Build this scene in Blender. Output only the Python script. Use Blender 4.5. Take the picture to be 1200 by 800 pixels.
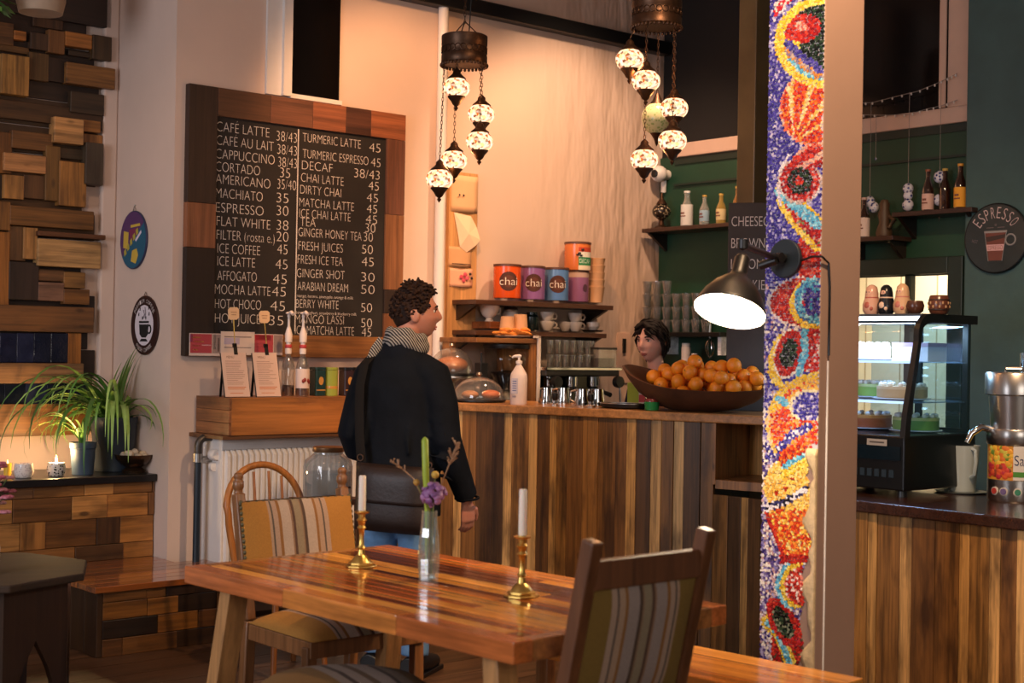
import bpy, math, random
from math import sin, cos, pi, radians, sqrt, exp, atan2
from mathutils import Matrix, Vector
random.seed(7)
for o in list(bpy.data.objects): bpy.data.objects.remove(o)
S = bpy.context.scene
COL = S.collection
# ------------------------------------------------------------------ camera
F, CX, CY, HOR = 1667.0, 600.0, 400.0, 410.0
CAMZ, ROLL = 1.5, radians(1.0)
CAMR = Matrix.Rotation(radians(90) + math.atan((HOR - CY) / F), 3, 'X') @ Matrix.Rotation(ROLL, 3, 'Z')
cam = bpy.data.cameras.new('camera'); cam.lens = 50.01; cam.sensor_width = 36
co = bpy.data.objects.new('camera', cam); COL.objects.link(co); S.camera = co
co.location = (0, 0, CAMZ); co.rotation_euler = CAMR.to_euler()
cam.dof.use_dof = True; cam.dof.focus_distance = 7.0; cam.dof.aperture_fstop = 3.2
cam.clip_start = .05
# ------------------------------------------------------------------ view, world, lights
S.view_settings.view_transform = 'Standard'; S.view_settings.look = 'None'
S.view_settings.gamma = 1; S.view_settings.use_curve_mapping = False
S.view_settings.exposure = 0.52
W = bpy.data.worlds.new('world'); S.world = W; W.use_nodes = True
W.node_tree.nodes['Background'].inputs[0].default_value = (.80, .72, .70, 1)
W.node_tree.nodes['Background'].inputs[1].default_value = .10
def lamp(name, kind, loc, energy, col, size=.1, look=None, sizey=None, spot=None, spread=None):
    l = bpy.data.lights.new(name, kind); l.energy = energy; l.color = col
    if kind == 'AREA':
        l.size = size
        if sizey: l.shape = 'RECTANGLE'; l.size_y = sizey
        if spread: l.spread = radians(spread)
    else: l.shadow_soft_size = size
    if spot: l.spot_size = radians(spot); l.spot_blend = .6
    o = bpy.data.objects.new(name, l); COL.objects.link(o); o.location = loc
    if look: o.rotation_euler = (Vector(look) - Vector(loc)).to_track_quat('-Z', 'Y').to_euler()
    return o
# daylight through the street windows behind and left of the camera
lamp('window_daylight', 'AREA', (-4.6, 1.2, 2.3), 120, (.88, .90, 1.0), 2.2, (0, 7.5, 1.2), 2.2)
lamp('window_daylight', 'AREA', (1.6, -1.6, 2.4), 52, (1.0, .90, .82), 2.6, (.6, 6, 1.0), 2.0)
# warm spots above the picture: the table lamp, the others added as fill
lamp('unseen_spot', 'SPOT', (-.35, 6.7, 4.2), 235, (1, .50, .22), .10, (-.48, 8.85, 2.1), spot=64)  # stands in for the chandelier glow on the menu wall
lamp('unseen_spot', 'SPOT', (1.1, 5.6, 4.2), 330, (1, .58, .27), .1, (.45, 4.6, .75), spot=58)
lamp('unseen_spot', 'SPOT', (-1.9, 4.6, 4.2), 60, (1, .66, .42), .1, (-2.4, 7.6, 1.2), spot=60)
lamp('unseen_spot', 'SPOT', (.9, 8.2, 4.2), 190, (1, .64, .40), .08, (.55, 9.5, 1.9), spot=85)  # added to brighten the beige wall
lamp('unseen_spot', 'SPOT', (1.2, 4.0, 4.2), 420, (1, .64, .36), .1, (1.1, 7.0, .7), spot=75)
# ------------------------------------------------------------------ placing helpers
TH = radians(40.6)                      # the room is turned by this against the view
D = Vector((cos(TH), sin(TH), 0)); P = Vector((-sin(TH), cos(TH), 0))
def U(u, v, z=0): return D * u + P * v + Vector((0, 0, z))
def ray(px, py): return CAMR @ Vector(((px - CX) / F, (CY - py) / F, -1))
C0 = Vector((0, 0, CAMZ))
def onU(px, py, u):
    r = ray(px, py); t = u / r.dot(D); q = C0 + r * t; return q.dot(P), q.z
def onV(px, py, v):
    r = ray(px, py); t = v / r.dot(P); q = C0 + r * t; return q.dot(D), q.z
def onZ(px, py, z):
    r = ray(px, py); t = (z - CAMZ) / r.z; q = C0 + r * t; return q.x, q.y
def onZuv(px, py, z):
    x, y = onZ(px, py, z); q = Vector((x, y, 0)); return q.dot(D), q.dot(P)
def atY(px, py, Y):
    r = ray(px, py); q = C0 + r * (Y / r.y); return q.x, q.z
def px_of(w):
    q = CAMR.transposed() @ (Vector(w) - C0); return CX + F * q.x / -q.z, CY - F * q.y / -q.z
# ------------------------------------------------------------------ colour and mesh helpers
def lin(h):
    h = h.lstrip('#'); r = [int(h[i:i + 2], 16) / 255 for i in (0, 2, 4)]
    return tuple(x / 12.92 if x <= .04045 else ((x + .055) / 1.055) ** 2.4 for x in r)
def rot(ax, deg): return Matrix.Rotation(radians(deg), 4, ax)
def tr(x, y, z): return Matrix.Translation((x, y, z))
class M:
    def __init__(s, xf=None):
        s.v = []; s.f = []; s.c = []; s.sm = []; s.mi = []; s.col = (1, 1, 1); s.a = 0.0; s.mat = 0; s.xf = xf
    def add(s, vs, fs, smooth=False, cols=None):
        b = len(s.v)
        for p in vs:
            p = Vector(p); s.v.append(s.xf @ p if s.xf else p)
        for i, f in enumerate(fs):
            s.f.append([b + k for k in f]); s.c.append((*(cols[i] if cols else s.col), s.a)); s.sm.append(smooth); s.mi.append(s.mat)
        return s
    def box(s, x0, x1, y0, y1, z0, z1, R=None):
        vs = [(x0, y0, z0), (x1, y0, z0), (x1, y1, z0), (x0, y1, z0), (x0, y0, z1), (x1, y0, z1), (x1, y1, z1), (x0, y1, z1)]
        if R: vs = [R @ Vector(p) for p in vs]
        return s.add(vs, [(3, 2, 1, 0), (4, 5, 6, 7), (0, 1, 5, 4), (1, 2, 6, 5), (2, 3, 7, 6), (3, 0, 4, 7)])
    def loft(s, rings, closed_ends=True, smooth=True, wrap=False):
        n = len(rings[0]); vs = [p for r in rings for p in r]; fs = []
        k = len(rings)
        for i in range(k if wrap else k - 1):
            a, b = i * n, ((i + 1) % k) * n
            for j in range(n): fs.append((a + j, a + (j + 1) % n, b + (j + 1) % n, b + j))
        if closed_ends and not wrap:
            fs.append(tuple(reversed(range(n)))); fs.append(tuple(range((k - 1) * n, k * n)))
        return s.add(vs, fs, smooth)
    def lathe(s, prof, n=24, c=(0, 0, 0), R=None, smooth=True, caps=True, sx=1, sy=1):
        c = Vector(c); rings = []
        for r, z in prof:
            ring = []
            for j in range(n):
                a = 2 * pi * j / n; p = Vector((max(r, 1e-4) * cos(a) * sx, max(r, 1e-4) * sin(a) * sy, z))
                ring.append((R @ p if R else p) + c)
            rings.append(ring)
        return s.loft(rings, caps, smooth)
    def tube(s, path, r, n=10, smooth=True, sq=1.0, closed=False, up=None):
        path = [Vector(p) for p in path]; k = len(path); rings = []
        rr = r if isinstance(r, (list, tuple)) else [r] * k
        ref = Vector(up) if up else None
        for i in range(k):
            if closed: t = path[(i + 1) % k] - path[i - 1]
            else: t = path[min(i + 1, k - 1)] - path[max(i - 1, 0)]
            t.normalize()
            if ref is None:
                ref = Vector((0, 0, 1)) if abs(t.z) < .9 else Vector((1, 0, 0))
            e1 = ref - t * ref.dot(t)
            if e1.length < 1e-5: e1 = t.orthogonal()
            e1.normalize(); e2 = t.cross(e1)
            if not up: ref = e1
            rings.append([path[i] + e1 * (rr[i] * cos(2 * pi * j / n)) + e2 * (rr[i] * sq * sin(2 * pi * j / n)) for j in range(n)])
        return s.loft(rings, True, smooth, closed)
    def bar(s, a, b, w, h, up=(0, 0, 1)):
        a, b = Vector(a), Vector(b); t = (b - a).normalized(); e = Vector(up); e2 = t.cross(e)
        if e2.length < 1e-4: e2 = t.cross(Vector((1, 0, 0)))
        e2.normalize(); e1 = e2.cross(t)
        q = [(-1, -1), (1, -1), (1, 1), (-1, 1)]
        return s.loft([[p + e2 * (w / 2 * i) + e1 * (h / 2 * j) for i, j in q] for p in (a, b)], True, False)
    def prism(s, pts, z0, z1, R=None):
        n = len(pts); vs = [(x, y, z0) for x, y in pts] + [(x, y, z1) for x, y in pts]
        if R: vs = [R @ Vector(p) for p in vs]
        return s.add(vs, [tuple(reversed(range(n))), tuple(range(n, 2 * n))] + [(j, (j + 1) % n, n + (j + 1) % n, n + j) for j in range(n)])
    def ball(s, c, rx, ry=None, rz=None, n=20, m=12, R=None, fn=None):
        ry = ry or rx; rz = rz or rx; c = Vector(c); rings = []
        for i in range(m + 1):
            e = -pi / 2 + pi * i / m; ring = []
            for j in range(n):
                a = 2 * pi * j / n
                p = Vector((rx * max(cos(e), 1e-3) * cos(a), ry * max(cos(e), 1e-3) * sin(a), rz * sin(e)))
                if fn: p = fn(p)
                ring.append((R @ p if R else p) + c)
            rings.append(ring)
        return s.loft(rings, True, True)
    def torus(s, c, R_, r, n=24, m=8, X=None, arc=2 * pi):
        c = Vector(c); k = n if arc >= 2 * pi - 1e-6 else n + 1
        path = [Vector((R_ * cos(arc * i / n), R_ * sin(arc * i / n), 0)) for i in range(k)]
        if X: path = [X @ p for p in path]
        return s.tube([p + c for p in path], r, m, closed=(k == n))
    def text(s, body, h, c=(0, 0, 0), R=None, w=None, align='L', off=-.012):
        cu = bpy.data.curves.new('t', 'FONT'); cu.body = body; cu.size = 1; cu.extrude = 0; cu.offset = off
        o = bpy.data.objects.new('t', cu); COL.objects.link(o)
        dg = bpy.context.evaluated_depsgraph_get(); dg.update(); me = bpy.data.meshes.new_from_object(o.evaluated_get(dg))
        vs = [v.co.copy() for v in me.vertices]; fs = [tuple(p.vertices) for p in me.polygons]
        bpy.data.objects.remove(o); bpy.data.curves.remove(cu); bpy.data.meshes.remove(me)
        if not vs: return s
        x0 = min(v.x for v in vs); x1 = max(v.x for v in vs)
        ky = h / .72; kx = (w / (x1 - x0)) if w else ky
        ox = {'L': x0, 'C': (x0 + x1) / 2, 'R': x1}[align]; c = Vector(c)
        out = []
        for v in vs:
            p = Vector(((v.x - ox) * kx, v.y * ky, 0)); out.append((R @ p if R else p) + c)
        return s.add(out, fs)
    def build(s, name, mat, parent=None, bevel=0, sub=0, loc=None, rz=None, seg=2, solid=0):
        me = bpy.data.meshes.new(name); me.from_pydata([tuple(p) for p in s.v], [], s.f)
        ca = me.color_attributes.new('Col', 'FLOAT_COLOR', 'CORNER'); i = 0; buf = []
        for c, f in zip(s.c, s.f): buf += list(c) * len(f)
        ca.data.foreach_set('color', buf)
        me.polygons.foreach_set('use_smooth', s.sm)
        for m_ in (mat if isinstance(mat, (list, tuple)) else [mat]): me.materials.append(m_)
        me.polygons.foreach_set('material_index', s.mi); me.update()
        if any(s.sm) and not all(s.sm[:1]) or len(set(s.sm)) > 1 or all(s.sm): me.set_sharp_from_angle(angle=radians(38))
        o = bpy.data.objects.new(name, me); COL.objects.link(o)
        if parent: o.parent = parent
        if loc: o.location = loc
        if rz is not None: o.rotation_euler = (0, 0, rz)
        if solid: d = o.modifiers.new('s', 'SOLIDIFY'); d.thickness = solid
        if bevel: d = o.modifiers.new('b', 'BEVEL'); d.width = bevel; d.segments = seg; d.limit_method = 'ANGLE'; d.angle_limit = radians(40)
        if sub: d = o.modifiers.new('u', 'SUBSURF'); d.levels = sub; d.render_levels = sub
        return o
def tag(o, label, cat, group=None, kind=None):
    o['label'] = label; o['category'] = cat
    if group: o['group'] = group
    if kind: o['kind'] = kind
    return o
def thing(name, label, cat, loc=(0, 0, 0), rz=0.0, group=None):
    o = bpy.data.objects.new(name, None); COL.objects.link(o); o.empty_display_size = .05
    o.location = loc; o.rotation_euler = (0, 0, rz); return tag(o, label, cat, group)
def struct(o): o['kind'] = 'structure'; return o
def dup(root, loc, rz=None, label=None, group=None):
    def cp(o, par):
        c = o.copy(); COL.objects.link(c)
        if par: c.parent = par
        for ch in list(o.children): cp(ch, c)
        return c
    r = cp(root, None); r.location = loc
    if rz is not None: r.rotation_euler = (0, 0, rz)
    if label: r['label'] = label
    if group: r['group'] = group
    return r
def remesh(m, voxel, name, mat, parent, smooth=4, sub=0):
    o = m.build('tmp', mat); d = o.modifiers.new('r', 'REMESH'); d.mode = 'VOXEL'; d.voxel_size = voxel; d.use_smooth_shade = True
    if smooth: e = o.modifiers.new('s', 'SMOOTH'); e.iterations = smooth; e.factor = .5
    dg = bpy.context.evaluated_depsgraph_get(); dg.update()
    me = bpy.data.meshes.new_from_object(o.evaluated_get(dg)); me.name = name
    bpy.data.objects.remove(o)
    o = bpy.data.objects.new(name, me); COL.objects.link(o); o.parent = parent
    return o
# ------------------------------------------------------------------ materials
def newmat(name):
    m = bpy.data.materials.new(name); m.use_nodes = True; nt = m.node_tree
    return m, nt, nt.nodes['Principled BSDF']
def setp(b, **k):
    for n, v in k.items():
        n = n.replace('_', ' ')
        if n in b.inputs: b.inputs[n].default_value = v
def N(nt, t, **k):
    n = nt.nodes.new(t)
    for a, v in k.items(): setattr(n, a, v)
    return n
def mixc(nt, fac, a, b, mode='MIX'):
    n = N(nt, 'ShaderNodeMix', data_type='RGBA', blend_type=mode)
    for sock, val in ((n.inputs[0], fac), (n.inputs[6], a), (n.inputs[7], b)):
        if isinstance(val, bpy.types.NodeSocket): nt.links.new(val, sock)
        elif isinstance(val, (int, float)): sock.default_value = val
        else: sock.default_value = (*val[:3], 1)
    return n.outputs[2]
def noise(nt, scale, detail=3, rough=.55, vec=None, dim='3D', w=None):
    n = N(nt, 'ShaderNodeTexNoise', noise_dimensions=dim); n.inputs['Scale'].default_value = scale
    n.inputs['Detail'].default_value = detail; n.inputs['Roughness'].default_value = rough
    if vec: nt.links.new(vec, n.inputs['Vector'])
    if w: nt.links.new(w, n.inputs['W'])
    return n.outputs['Fac']
def ramp(nt, fac, stops):
    n = N(nt, 'ShaderNodeValToRGB'); e = n.color_ramp.elements
    while len(e) < len(stops): e.new(.5)
    for i, (p, c) in enumerate(stops):
        e[i].position = p; e[i].color = (*(c if isinstance(c, (tuple, list)) else (c, c, c)), 1)
    nt.links.new(fac, n.inputs[0]); return n.outputs[0]
def bump(nt, b, h, strength=.3, dist=.01):
    n = N(nt, 'ShaderNodeBump'); n.inputs['Strength'].default_value = strength; n.inputs['Distance'].default_value = dist
    nt.links.new(h, n.inputs['Height']); nt.links.new(n.outputs[0], b.inputs['Normal'])
def coord(nt, scale=(1, 1, 1), rotv=(0, 0, 0)):
    t = N(nt, 'ShaderNodeTexCoord'); m = N(nt, 'ShaderNodeMapping'); m.inputs['Scale'].default_value = scale
    m.inputs['Rotation'].default_value = rotv
    nt.links.new(t.outputs['Object'], m.inputs[0]); return m.outputs[0]
def plain(name, col, rough=.5, metal=0, var=.12, scale=8, bmp=0, bscale=60, **k):
    m, nt, b = newmat(name)
    if isinstance(col, str): col = lin(col)
    v = coord(nt); f = noise(nt, scale, 4, .6, v)
    nt.links.new(ramp(nt, f, [(.25, tuple(x * (1 - var) for x in col)), (.75, tuple(min(1, x * (1 + var)) for x in col))]), b.inputs['Base Color'])
    setp(b, Roughness=rough, Metallic=metal, **k)
    if bmp: bump(nt, b, noise(nt, bscale, 3, .6, v), bmp, .004)
    return m
def vcol(name, rough=.5, metal=0, var=.1, scale=14, bmp=0, **k):
    m, nt, b = newmat(name); a = N(nt, 'ShaderNodeAttribute', attribute_name='Col')
    f = noise(nt, scale, 4, .6, coord(nt)); g = ramp(nt, f, [(.25, 1 - var), (.75, 1.0)])
    nt.links.new(mixc(nt, 1.0, a.outputs['Color'], g, 'MULTIPLY'), b.inputs['Base Color'])
    setp(b, Roughness=rough, Metallic=metal, **k)
    if bmp: bump(nt, b, f, bmp, .004)
    return m
def wood(name, axis='Z', rough=.45, knots=.5, coat=0, contrast=.5, gs=1.0, bmp=.25):
    """board colours come from the mesh's own attribute; grain runs along the axis"""
    m, nt, b = newmat(name); a = N(nt, 'ShaderNodeAttribute', attribute_name='Col')
    sc = {'X': (1.2, 26, 26), 'Y': (26, 1.2, 26), 'Z': (26, 26, 1.2)}[axis]
    w = N(nt, 'ShaderNodeMath', operation='MULTIPLY'); nt.links.new(a.outputs['Alpha'], w.inputs[0]); w.inputs[1].default_value = 40
    f = noise(nt, gs, 6, .65, coord(nt, sc), '4D', w.outputs[0])
    g = ramp(nt, f, [(.36, 1 - contrast), (.5, .92), (.62, 1.14)])
    c = mixc(nt, 1.0, a.outputs['Color'], g, 'MULTIPLY')
    fs_ = {'X': (3, 110, 110), 'Y': (110, 3, 110), 'Z': (110, 110, 3)}[axis]
    fine = noise(nt, 1.0, 3, .6, coord(nt, fs_), '4D', w.outputs[0])
    c = mixc(nt, 1.0, c, ramp(nt, fine, [(.34, 1 - contrast * .55), (.62, 1.04)]), 'MULTIPLY')
    ks = {'X': (2.2, 8, 8), 'Y': (8, 2.2, 8), 'Z': (8, 8, 2.2)}[axis]
    k = noise(nt, 1.0, 4, .6, coord(nt, ks), '4D', w.outputs[0])
    kr = ramp(nt, k, [(.50, 0.0), (.66, 1.0)])
    kf = N(nt, 'ShaderNodeMath', operation='MULTIPLY'); nt.links.new(kr, kf.inputs[0]); kf.inputs[1].default_value = knots
    c = mixc(nt, kf.outputs[0], c, lin('#2a170c'))
    kv = N(nt, 'ShaderNodeTexVoronoi', voronoi_dimensions='4D'); kv.inputs['Scale'].default_value = 1.0
    nt.links.new(coord(nt, {'X': (5, 12, 12), 'Y': (12, 5, 12), 'Z': (12, 12, 5)}[axis]), kv.inputs['Vector']); nt.links.new(w.outputs[0], kv.inputs['W'])
    kk = N(nt, 'ShaderNodeMath', operation='MULTIPLY'); nt.links.new(ramp(nt, kv.outputs['Distance'], [(.10, 1.0), (.19, 0.0)]), kk.inputs[0]); kk.inputs[1].default_value = min(1, knots * 1.2)
    c = mixc(nt, kk.outputs[0], c, lin('#1e0f08'))
    nt.links.new(c, b.inputs['Base Color']); setp(b, Roughness=rough, Coat_Weight=coat, Coat_Roughness=.06)
    bump(nt, b, f, bmp, .003)
    return m
def emis(name, col, strength):
    m, nt, b = newmat(name); setp(b, Base_Color=(0, 0, 0, 1), Emission_Color=(*col, 1), Emission_Strength=strength); return m
def glassy(name, tint=(1, 1, 1), refl=.12, body=0.0, rough=.03, bodycol=(.8, .8, .8)):
    m, nt, b = newmat(name); out = nt.nodes['Material Output']
    t = N(nt, 'ShaderNodeBsdfTransparent'); t.inputs[0].default_value = (*tint, 1)
    g = N(nt, 'ShaderNodeBsdfGlossy'); g.inputs['Roughness'].default_value = rough
    lw = N(nt, 'ShaderNodeLayerWeight'); lw.inputs[0].default_value = .35
    mr = N(nt, 'ShaderNodeMapRange'); nt.links.new(lw.outputs['Facing'], mr.inputs[0]); mr.inputs[3].default_value = refl * .4; mr.inputs[4].default_value = min(1, refl * 4)
    mx = N(nt, 'ShaderNodeMixShader'); nt.links.new(mr.outputs[0], mx.inputs[0]); nt.links.new(t.outputs[0], mx.inputs[1]); nt.links.new(g.outputs[0], mx.inputs[2])
    last = mx
    if body:
        d = N(nt, 'ShaderNodeBsdfDiffuse'); d.inputs[0].default_value = (*bodycol, 1)
        m2 = N(nt, 'ShaderNodeMixShader'); m2.inputs[0].default_value = body
        nt.links.new(mx.outputs[0], m2.inputs[1]); nt.links.new(d.outputs[0], m2.inputs[2]); last = m2
    nt.links.new(last.outputs[0], out.inputs[0]); return m
def striped(name, stops, axis=0, span=(0, 1), rough=.9):
    m, nt, b = newmat(name); s = N(nt, 'ShaderNodeSeparateXYZ'); nt.links.new(coord(nt), s.inputs[0])
    mr = N(nt, 'ShaderNodeMapRange'); nt.links.new(s.outputs[axis], mr.inputs[0]); mr.inputs[1].default_value = span[0]; mr.inputs[2].default_value = span[1]
    n = N(nt, 'ShaderNodeValToRGB'); n.color_ramp.interpolation = 'CONSTANT'; e = n.color_ramp.elements
    while len(e) < len(stops): e.new(.99)
    for i, (p, c) in enumerate(stops): e[i].position = p; e[i].color = (*lin(c), 1)
    nt.links.new(mr.outputs[0], n.inputs[0]); f = noise(nt, 220, 2, .5, coord(nt))
    nt.links.new(mixc(nt, 1.0, n.outputs[0], ramp(nt, f, [(.3, .8), (.7, 1.0)]), 'MULTIPLY'), b.inputs['Base Color'])
    setp(b, Roughness=rough); bump(nt, b, f, .3, .002); return m
MT = {}
MT['plaster'] = plain('plaster', '#cdb5a6', .8, var=.06, scale=1.6, bmp=.12, bscale=18)
def light_rippled():
    m, nt, b = newmat('light_ripple_plaster'); v = coord(nt); f = noise(nt, 1.6, 4, .6, v); c = lin('#c9ae9b')
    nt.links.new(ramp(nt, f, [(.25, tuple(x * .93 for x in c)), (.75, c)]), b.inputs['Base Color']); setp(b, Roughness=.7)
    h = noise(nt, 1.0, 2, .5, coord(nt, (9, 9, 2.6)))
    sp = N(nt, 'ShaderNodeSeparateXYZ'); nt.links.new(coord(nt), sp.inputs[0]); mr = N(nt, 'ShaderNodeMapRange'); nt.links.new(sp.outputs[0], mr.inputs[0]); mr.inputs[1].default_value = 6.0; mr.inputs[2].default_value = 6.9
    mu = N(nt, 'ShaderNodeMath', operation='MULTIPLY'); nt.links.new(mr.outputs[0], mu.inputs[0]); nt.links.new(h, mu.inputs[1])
    bump(nt, b, mu.outputs[0], .8, .045); return m  # relief imitates light ripples that a lamp casts on smooth plaster
MT['ripple'] = light_rippled()
MT['white_paint'] = plain('white_paint', '#d9d2cc', .5, var=.04)
MT['trim_paint'] = plain('trim_paint', '#c9a894', .6, var=.05)
MT['green_paint'] = plain('green_paint', '#123a26', .55, var=.15, scale=5, bmp=.1)
MT['olive_paint'] = plain('olive_paint', '#2f3a26', .6, var=.12)
MT['teal_plaster'] = plain('teal_plaster', '#37504f', .7, var=.18, scale=4, bmp=.3, bscale=22)
MT['dark_green'] = plain('dark_green_paint', '#14241c', .5, var=.1)
MT['black_wall'] = plain('black_wall_paint', '#0e0a09', .8, var=.3, scale=3)
MT['black'] = plain('black_satin', '#0c0c0d', .4, var=.1)
MT['black_matte'] = plain('black_matte', '#101010', .8, var=.1)
MT['black_glass'] = plain('dark_pane_glass', '#0b0808', .12, var=.1)
MT['floor'] = plain('floor_boards', '#3a281c', .5, var=.3, scale=3)
MT['wood_x'] = wood('wood_x', 'X'); MT['wood_y'] = wood('wood_y', 'Y'); MT['wood_z'] = wood('wood_z', 'Z')
MT['plank'] = wood('counter_planks', 'Z', .38, .75, 0, .6)
MT['varnish_x'] = wood('varnished_wood', 'X', .17, .3, .3, .4, bmp=.04)
MT['chairwood'] = wood('chair_wood', 'Z', .4, .1, .1, .35)
MT['vc'] = vcol('painted_colours', .5)
MT['vc_gloss'] = vcol('glossy_colours', .25, var=.04)
MT['paper'] = vcol('printed_paper', .8, var=.05)
MT['brass'] = plain('aged_brass', '#d4ae5e', .30, 1, var=.2, scale=20)
MT['bronze'] = plain('dark_bronze', '#4a3426', .42, .85, var=.3, scale=40)
MT['steel'] = plain('brushed_steel', '#b9b4ae', .28, 1, var=.06)
MT['chrome'] = plain('chrome', '#d5d2cf', .1, 1, var=.03)
MT['wax'] = plain('candle_wax', '#e9dccb', .5, var=.03, Subsurface_Weight=.2)
MT['ceramic'] = plain('white_ceramic', '#dccabb', .3, var=.04)
MT['kraft'] = plain('beige_paper_cup', '#cf9f74', .8, var=.05)
MT['glass'] = glassy('clear_glass', (.93, .94, .93), .14, .05)
MT['glass_thick'] = glassy('drinking_glass', (.86, .87, .86), .42, .03, .04, bodycol=(.85, .84, .82))
MT['frosted'] = glassy('frosted_plastic', (.8, .82, .8), .1, .55, bodycol=(.55, .6, .57))
MT['brown_glass'] = glassy('brown_glass', (.30, .12, .04), .2, .25, bodycol=(.06, .02, .01))
MT['chalk'] = plain('chalk', '#cfc6bf', .95, var=.1, scale=60)
MT['slate'] = plain('blackboard', '#1b1614', .75, var=.25, scale=5)
MT['leaf'] = vcol('leaf', .45, var=.25, scale=30)
MT['skin'] = None
def col(h, m, j=0.0, rnd=random):
    c = lin(h); k = 1 + rnd.uniform(-j, j); m.col = tuple(min(1, x * k) for x in c); m.a = rnd.random(); return m
# ================================================================== THE SETTING
VW = 7.03          # chalkboard wall plane
VR = 7.78          # recessed wall plane
UC = 3.60          # corner of the pier
UG = 7.39          # green back wall plane
H = 4.45
def uvbox(name, mat, *boxes, bevel=0):
    m = M()
    for b in boxes: m.box(*b)
    return struct(m.build(name, MT[mat], rz=TH, bevel=bevel))
m = M()
for i in range(60):
    col('#5a3d28', m, .35); y = -3 + i * .22
    m.box(-4, 12, y, y + .215, -.05, 0)
struct(m.build('floor', wood('floor_wood', 'X', .4, .3), rz=TH))
uvbox('ceiling', 'plaster', (-4, 9, -3, 10.4, H, H + .1))
uvbox('wall_left', 'plaster', (UC, 5.45, VW, VR + .15, 0, H))
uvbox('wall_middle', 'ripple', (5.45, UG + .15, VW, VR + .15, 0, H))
uvbox('wall_recess', 'plaster', (-1.5, UC - .001, VR, VR + .15, 0, H))
# green back wall with the serving hatch
hv0, _ = onU(1113, 345, UG); hv1 = hv0 + 1.15
_, hz1 = onU(1060, 322, UG); hz0 = .95
_, ztrim = onU(836, 178, UG)
vr = 4.50
m = M(); m.box(UG, UG + .15, -1, hv0, 0, ztrim); m.box(UG, UG + .15, hv1, VW, 0, ztrim)
m.box(UG, UG + .15, hv0, hv1, 0, hz0); m.box(UG, UG + .15, hv0, hv1, hz1, ztrim)
struct(m.build('wall_back', MT['green_paint'], rz=TH))
uvbox('wall_back_upper', 'black_wall', (UG + .02, UG + .17, -1, VW, ztrim, H))
uvbox('wall_right', 'teal_plaster', (UG - .14, UG - .002, -1, vr, 0, H), bevel=.012)
# hatch frame and the tiled room beyond
m = M(); fw = .10
m.box(UG - .03, UG + .16, hv0 - fw, hv0, hz0, hz1 + fw); m.box(UG - .03, UG + .16, hv1, hv1 + fw, hz0, hz1 + fw)
m.box(UG - .03, UG + .16, hv0, hv1, hz1, hz1 + fw); m.box(UG - .05, UG + .16, hv0, hv1, hz0 - .05, hz0)
vm, _ = onU(1063, 345, UG); m.box(UG, UG + .06, vm - .02, vm + .02, hz0, hz1)
struct(m.build('window_3', MT['dark_green'], rz=TH, bevel=.006))
m = M(); c_ = lin('#e8cfa0'); q = UG + .16
m.col = c_
m.box(q + 1.3, q + 1.35, hv0 - .9, hv1 + .9, 0, 2.9); m.box(q, q + 1.35, hv0 - .95, hv0 - .9, 0, 2.9); m.box(q, q + 1.35, hv1 + .9, hv1 + .95, 0, 2.9)
m.box(q, q + 1.35, hv0 - .95, hv1 + .95, 2.9, 2.95); m.box(q, q + 1.35, hv0 - .95, hv1 + .95, -.05, 0)
def tiles():
    mt, nt, b = newmat('cream_tiles'); t = N(nt, 'ShaderNodeTexBrick'); t.offset = 0
    t.inputs['Scale'].default_value = 1; t.inputs['Brick Width'].default_value = .3; t.inputs['Row Height'].default_value = .3; t.inputs['Mortar Size'].default_value = .006
    for k, c in (('Color1', '#f2e2c6'), ('Color2', '#eeddbc'), ('Mortar', '#b39a72')): t.inputs[k].default_value = (*lin(c), 1)
    s = N(nt, 'ShaderNodeSeparateXYZ'); nt.links.new(coord(nt), s.inputs[0]); cb = N(nt, 'ShaderNodeCombineXYZ')
    nt.links.new(s.outputs[1], cb.inputs[0]); nt.links.new(s.outputs[2], cb.inputs[1]); nt.links.new(cb.outputs[0], t.inputs[0])
    nt.links.new(t.outputs[0], b.inputs['Base Color']); setp(b, Roughness=.3); return mt
struct(m.build('wall_kitchen', tiles(), rz=TH))
kl = U(q + .55, (hv0 + hv1) / 2, 2.6)
lamp('kitchen_light', 'AREA', kl, 46, (1, .88, .70), .5, kl - Vector((0, 0, 1)))
# high dark windows with their pale frame above the green wall
va, _ = onU(792, 175, UG); wv0, _ = onU(1114, 60, UG)
m = M(); tz = .085
m.box(UG - .03, UG + .02, vr, va, ztrim - .01, ztrim + tz)
m.box(UG - .03, UG + .02, vr, wv0, ztrim + tz, H)
m.box(UG - .045, UG - .03, wv0 + .004, wv0 + .05, ztrim + tz, H)
struct(m.build('trim_1', MT['trim_paint'], rz=TH, bevel=.006))
uvbox('window_2', 'black_glass', (UG + .005, UG + .0195, wv0, va - .8, ztrim + tz, H))
# moulding lines on the green wall
m = M(); m.box(UG - .018, UG - .001, vr, va, ztrim - .21, ztrim - .195); m.box(UG - .012, UG - .001, vr, va, ztrim - .06, ztrim - .01)
struct(m.build('trim_2', MT['dark_green'], rz=TH))
# black beam along the wall, white heating pipe
_, zb = onV(700, 40, VW - .05)
m = M(); m.box(UC + .0, UG - .01, VW - .09, VW - .001, zb - .045, zb + .045)
struct(m.build('trim_3', MT['black'], rz=TH, bevel=.008))
up, _ = onV(515, 250, VW - .04)
m = M(); m.tube([(up, VW - .045, 0), (up, VW - .045, H)], .032, 16)
struct(m.build('trim_4', MT['white_paint'], rz=TH))
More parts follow.
